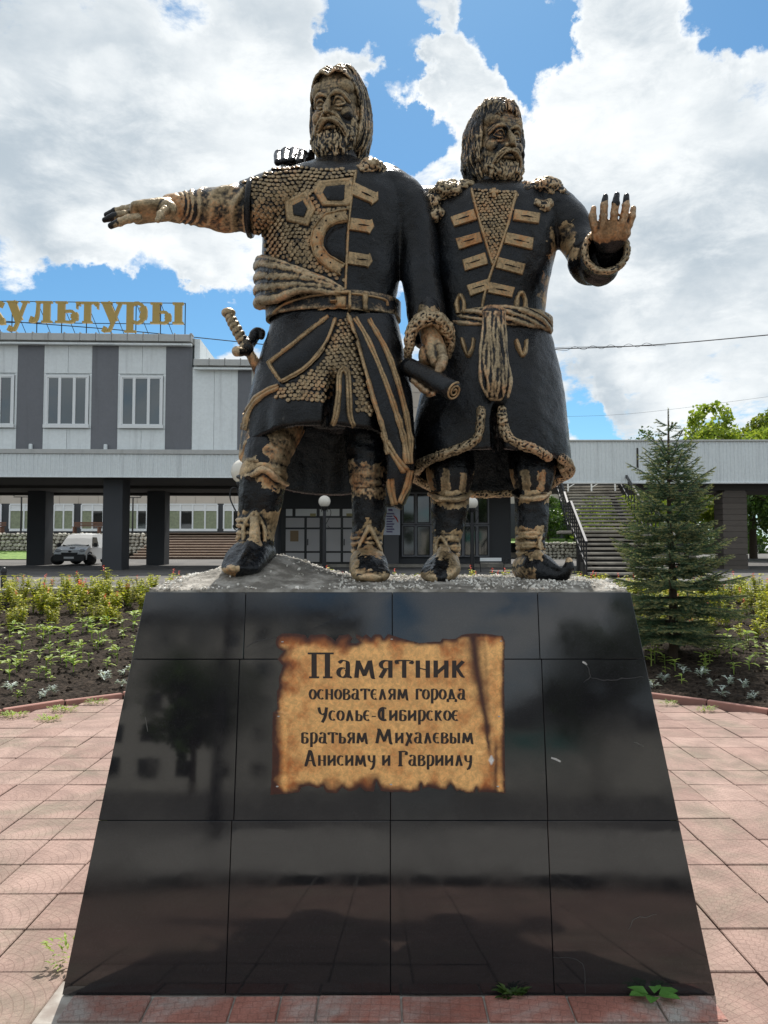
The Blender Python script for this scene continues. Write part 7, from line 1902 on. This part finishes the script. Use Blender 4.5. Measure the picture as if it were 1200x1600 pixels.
def bough(z, az, L, lift, dens):
    """one branch with side twigs lying in its flat spray"""
    dx, dy = math.cos(az), math.sin(az); p0 = np.array([0, 0, z])
    pth = catmull(np.array([p0, p0 + np.array([dx * L * .45, dy * L * .45, L * (lift * .35 - .03)]), p0 + np.array([dx * L, dy * L, L * lift])]), 12)
    twigs.append(tube(pth, [.012 * (L + .2)] + [.008 * (L + .2)] * 10 + [.003], seg=4, n=12, cap=False))
    side = np.array([-dy, dx, 0])
    for k in range(3, 12): needles(pth[k - 1], pth[k], .030, int(18 * dens), ND)
    needles(pth[10], pth[11] + (pth[11] - pth[10]) * .5, .028, 30, TV)
    m_ = max(4, int(L / .055))
    for k in range(m_):
        u = .18 + .80 * k / m_; c = pth[min(11, int(u * 11))] ; f_ = u * 11 - int(u * 11); c = c * (1 - f_) + pth[min(11, int(u * 11) + 1)] * f_
        for g in (-1, 1):
            tl = (L * (1 - u) * .55 + .06) * rs.uniform(.7, 1.2); dv = side * g * .8 + np.array([dx, dy, 0]) * .75 + np.array([0, 0, rs.uniform(-.22, .12)]); dv /= np.linalg.norm(dv)
            e = c + dv * tl; n_ = max(16, int(tl / .01 * 2.6 * dens)); mid = c + (e - c) * .62
            needles(c, mid, .027, int(n_ * .65), ND); needles(mid, e, .025, int(n_ * .45), TV if (g > 0) == (k % 2 == 0) or u > .6 else ND)
            if tl > .16:
                for q in (.45, .7):
                    for g2 in (-1, 1):
                        cc = c + dv * tl * q; d3 = dv * .8 + np.cross(dv, (0, 0, 1)) * g2 * .8 + np.array([0, 0, rs.uniform(-.15, .1)]); d3 /= np.linalg.norm(d3); needles(cc, cc + d3 * tl * .35, .024, int(14 * dens), ND if rs.uniform() > .3 else TV)
z = .30; 
while z < TOPZ * .87:
    u = z / TOPZ; Rm = .98 * (1 - u) ** .72 * (1.0 if u > .16 else .75 + 1.5 * u) * (1.0 if u < .78 else max(.22, 1 - (u - .78) * 5)) + .05; nb_ = int(7 + 9 * (1 - u))
    a0 = rs.uniform(0, 6.28)
    for k in range(nb_):
        L = Rm * rs.uniform(.55, 1.22); 
        if L < .07: L = .07
        bough(z + rs.uniform(-.03, .03), a0 + 2 * math.pi * k / nb_ + rs.uniform(-.3, .3), L, (.18 if u < .5 else .18 + (u - .5) * 1.5) + rs.uniform(-.10, .10) - (.22 if u < .25 else 0), 1.0)
    z += (.155 * (1 - u * .45) + .02) * (1 if u < .8 else 1.5)
# leader with a forked shoot
needles(np.array([0, 0, TOPZ * .84]), np.array([-.01, 0, TOPZ * 1.0]), .030, 260, ND); needles(np.array([0, 0, TOPZ * .9]), np.array([-.01, 0, TOPZ * 1.01]), .024, 120, TV)
for k in range(5): bough(TOPZ * (.885 + .012 * k), k * 2.3, .16, .55, .9)
bough(TOPZ * .835, R(5), .42, .75, .8); bough(TOPZ * .80, R(170), .2, .5, 1)
def tri_obj(arrs, mat, name):
    T_ = np.concatenate(arrs); n_ = len(T_); me = bpy.data.meshes.new(name); me.vertices.add(n_ * 3); me.vertices.foreach_set('co', T_.astype(np.float32).ravel()); me.loops.add(n_ * 3); me.loops.foreach_set('vertex_index', np.arange(n_ * 3, dtype=np.int32)); me.polygons.add(n_); me.polygons.foreach_set('loop_start', np.arange(0, n_ * 3, 3, dtype=np.int32)); me.polygons.foreach_set('loop_total', np.full(n_, 3, np.int32)); me.update(calc_edges=True); me.validate()
    o = link(name, me, mat, sp); o['kind'] = 'stuff'; print(name, n_); return o
tri_obj(ND, M_NEED, 'needles'); tri_obj(TV, M_NEEDT, 'young_needles')
o = link('branches', mk(*join(twigs)), M_BARK, sp); o['kind'] = 'stuff'

# ------------------------------------------------------------------ broad-leaved trees
def leafcloud(rg, blobs, n, size, hollow=.55):
    """many small leaf clumps spread through lumpy volumes"""
    out = []; w_ = np.array([b[3] * b[4] * b[5] for b in blobs]) ** .7; w_ /= w_.sum()
    idx = rg.choice(len(blobs), n, p=w_); B_ = np.array(blobs)[idx]
    d_ = rg.normal(size=(n, 3)); d_ /= np.linalg.norm(d_, axis=1)[:, None]; rad = (hollow + (1 - hollow) * rg.uniform(0, 1, n)) ** .8
    c = B_[:, :3] + d_ * B_[:, 3:6] * rad[:, None]
    c += np.stack([fbm(c, .8, s_, 3) for s_ in (1, 2, 3)], 1) * .35 * size * 8
    keep = fbm(c, 1.0 / (size * 9), 9, 2) > -.35; c = c[keep]; n = len(c); d_ = d_[keep]
    a = rg.normal(size=(n, 3)) * .8 + d_ * .5; a /= np.linalg.norm(a, axis=1)[:, None]; s_ = np.cross(a, rg.normal(size=(n, 3))); s_ /= np.linalg.norm(s_, axis=1)[:, None]; u_ = np.cross(a, s_); sz = size * rg.uniform(.6, 1.3, n)[:, None]
    V = np.stack([c - s_ * sz, c - u_ * sz * .6, c + s_ * sz, c + u_ * sz * .6], 1).reshape(-1, 3); q = np.arange(n)[:, None] * 4 + np.arange(4)
    return V, q
def quad_mesh(V, q, mat, name):
    me = bpy.data.meshes.new(name); n = len(q); me.vertices.add(len(V)); me.vertices.foreach_set('co', V.astype(np.float32).ravel()); me.loops.add(n * 4); me.loops.foreach_set('vertex_index', q.astype(np.int32).ravel()); me.polygons.add(n); me.polygons.foreach_set('loop_start', np.arange(0, n * 4, 4, dtype=np.int32)); me.polygons.foreach_set('loop_total', np.full(n, 4, np.int32)); me.update(calc_edges=True); me.validate(); me.materials.append(mat); return me
def tree(x, y, z0, h, r, mat, label, group, seed, n=9000, leafs=.14, lean=0, base=.28, trunk_r=None, name='leafy_tree', cat='tree', grow=1.0):
    rg = np.random.default_rng(seed); t_ = empty(name, (x, y, z0)); tag(t_, label, cat, group); tr = trunk_r or h * .022
    tp = [(0, 0, -.2), (lean * .3, 0, h * .25), (lean * .6, rg.uniform(-.2, .2), h * .5), (lean, 0, h * .85)]
    parts = [tube(np.array(tp), [tr * 1.3, tr, tr * .7, tr * .25], seg=9, n=14)]; blobs = []
    for k in range(9):
        a = k * 2.4 + rg.uniform(-.3, .3); u = base + .12 + .5 * rg.uniform(); s_ = np.array([lean * u, 0, h * u * .85]); e = s_ + np.array([math.cos(a) * r * .7, math.sin(a) * r * .7, h * .16])
        parts.append(tube(np.array([s_, (s_ + e) / 2 + rg.normal(0, .1, 3), e]), [tr * .45, tr * .3, tr * .1], seg=6, n=8)); blobs.append((*e, r * rg.uniform(.34, .5), r * rg.uniform(.34, .5), r * rg.uniform(.28, .4)))
    for k in range(10):
        a = rg.uniform(0, 6.28); u = rg.uniform(base + .08, .97); q = r * math.sqrt(max(.05, 1 - ((u - (base + .62) / 1.6) / .62) ** 2)) * rg.uniform(.35, .8); blobs.append((lean * u + math.cos(a) * q, math.sin(a) * q, h * u, r * rg.uniform(.28, .45), r * rg.uniform(.28, .45), r * rg.uniform(.22, .36)))
    me = mk(*join(parts), True); me.materials.append(M_BARK); o = bpy.data.objects.new('trunk', me); COL.objects.link(o); o.parent = t_
    V, q = leafcloud(rg, blobs, n, leafs); o = bpy.data.objects.new('crown', quad_mesh(V, q, mat, 'crown')); COL.objects.link(o); o.parent = t_; o['kind'] = 'stuff'
    return t_
tree(25.4, 52, 1.2, 9.6, 4.8, M_LIME, 'bright yellow-green tree rising above the terrace at the right edge', 'trees beyond the terrace', 1, 60000, .15)
tree(30.0, 53, 1.2, 10.2, 5.0, M_LIME, 'tallest yellow-green tree above the terrace, cut by the right edge', 'trees beyond the terrace', 2, 50000, .15)
tree(27.6, 50, 1.2, 9.4, 4.4, M_LIME, 'middle one of three yellow-green crowns above the terrace at the right', 'trees beyond the terrace', 8, 40000, .14)
tree(19.6, 49, 1.2, 5.6, 3.2, M_LIME, 'small light-green tree seen under the terrace just left of the brown pillar', 'trees beyond the terrace', 3, 12000, .11, base=.12)
tree(24.4, 44, 1.0, 5.8, 3.6, M_DEEP, 'dark-trunked leaning tree in shade under the terrace, right of the brown pillar', 'trees beyond the terrace', 4, 12000, .12, lean=-1.4, trunk_r=.30, base=.35)
tree(14.6, 47, 1.0, 4.6, 2.8, M_LIME, 'low light-green tree behind the upper right side of the stair', 'trees beyond the terrace', 5, 9000, .10, base=.1)
tree(11.6, 53.5, 1.6, 3.6, 2.0, M_DEEP, 'green shrub above the short rubble wall left of the stair', 'shrubs behind the stair', 6, 7000, .10, base=.05, name='shrub', cat='shrub')
for k, (px, py, h_) in enumerate(((990, 668, 1.6), (1003, 665, 2.4), (962, 678, 1.0), (905, 683, .6))):
    q = P(px, 700, 66)
    tree(q[0], 66, 5.8, 4.0 + h_, 1.5, M_DEEP, ('thin treetop just above the parapet, its highest point', 'treetop above the parapet beside the spruce tip', 'small treetop peeping over the parapet, left of two others', 'lowest scrap of foliage over the parapet near the statue')[k], 'treetops over the parapet', 40 + k, 700, .13)
tree(38, 60, 1.2, 9, 6, M_DEEP, 'dark green tree beyond the terrace, outside the right edge', 'trees beyond the terrace', 7, 9000, .18)
# far belt of woodland behind everything
rgf = np.random.default_rng(77); blobs = [(x, 112 + rgf.uniform(-12, 12), 3.2 + rgf.uniform(-1, 1.5), 6, 4, rgf.uniform(3, 4.6)) for x in np.arange(-110, 112, 6)]
V, q = leafcloud(rgf, blobs, 46000, .42); o = link('far_wood', quad_mesh(V, q, M_DEEP, 'far_wood'), None); o['kind'] = 'stuff'; o['label'] = 'far belt of dark green woodland behind the buildings'

# ================================================================== ACROSS THE SQUARE (mirrored in the granite)
bk = Wall(-9, -62, math.pi)
M_BACK = simple('pale_plaster', (.52, .50, .45), .8, var=.08, vscale=.5)
ab_ = empty('apartment_block', (-6.5, -66, 0)); tag(ab_, 'pale five-storey apartment block across the square, mirrored in the granite', 'building')
def badd(name, b, mat, parent=ab_): me = mk(*box(*b), name=name); me.materials.append(mat); o = bpy.data.objects.new(name, me); COL.objects.link(o); o.parent = parent; return o
badd('wall', (-34, 4, -10, 0, 0, 15.5), M_BACK); badd('roof', (-34.5, 4.5, -10.5, .5, 15.5, 16.4), M_DGREY)
for fl_ in range(5):
    for c in range(11): w_ = badd('window', (-32 + c * 3.3, -30.3 + c * 3.3, .01, .08, 1.2 + fl_ * 2.95, 2.7 + fl_ * 2.95), M_GLASSD)
sh_ = empty('low_shop', (14, -55, 0)); tag(sh_, 'low pale shop building with a teal band across the square, mirrored in the granite', 'building')
badd('wall', (-8, 10, -8, 0, 0, 5.0), M_BACK, sh_); badd('sign_band', (-6, 2, .01, .12, 3.0, 4.2), simple('teal_band', (.03, .22, .20), .5), sh_)
V = [(-8.4, -8, 5.0), (10.4, -8, 5.0), (10.4, .4, 5.0), (-8.4, .4, 5.0), (1, -8, 8.2), (1, .4, 8.2)]; me = mk(V, [(0, 3, 5, 4), (1, 4, 5, 2), (2, 5, 3), (0, 4, 1)]); me.materials.append(M_DGREY); o = bpy.data.objects.new('roof', me); COL.objects.link(o); o.parent = sh_
for k, (x, y, h, r) in enumerate(((-19, -34, 10, 4.5), (-11.0, -40, 8, 3.0), (11.2, -36, 9, 2.6), (16, -30, 11, 4.6), (26, -34, 10, 4.5), (-30, -30, 11, 5), (1.5, -46, 7, 3))):
    tree(x, y, 0, h, r, M_DEEP, ('wide dark tree on the far left across the square', 'rounded tree before the apartment block', 'tree left of the low shop across the square', 'tall tree before the low shop', 'big tree at the right end across the square', 'largest tree at the left end across the square', 'smallest tree in the middle across the square')[k], 'trees across the square', 60 + k, 5000, .26)
globe_lamp_back = globe_lamp
lp = empty('globe_lamp', (-2.35, -5.2, 0)); tag(lp, 'white globe lamp on black post behind the viewer, mirrored in the granite', 'street lamp')
def badd2(name, vf, mat): me = mk(*vf, True, name=name); me.materials.append(mat); o = bpy.data.objects.new(name, me); COL.objects.link(o); o.parent = lp
badd2('globe', ellipsoid((0, 0, 4.3), (.24,) * 3, nu=24, nv=16), M_GLOBE); badd2('post', tube(np.array([(0, 0, 0), (0, 0, 2), (0, 0, 4.1)]), [.09, .07, .07], seg=10, n=10), M_BLKM)
for g in (-1, 1): badd2('scroll', tube(np.array([(0, 0, 3.1), (g * .3, 0, 3.4), (g * .38, 0, 3.8), (g * .2, 0, 4.0), (g * .12, 0, 3.8)]), [.02] * 5, seg=6, n=24), M_BLKM)
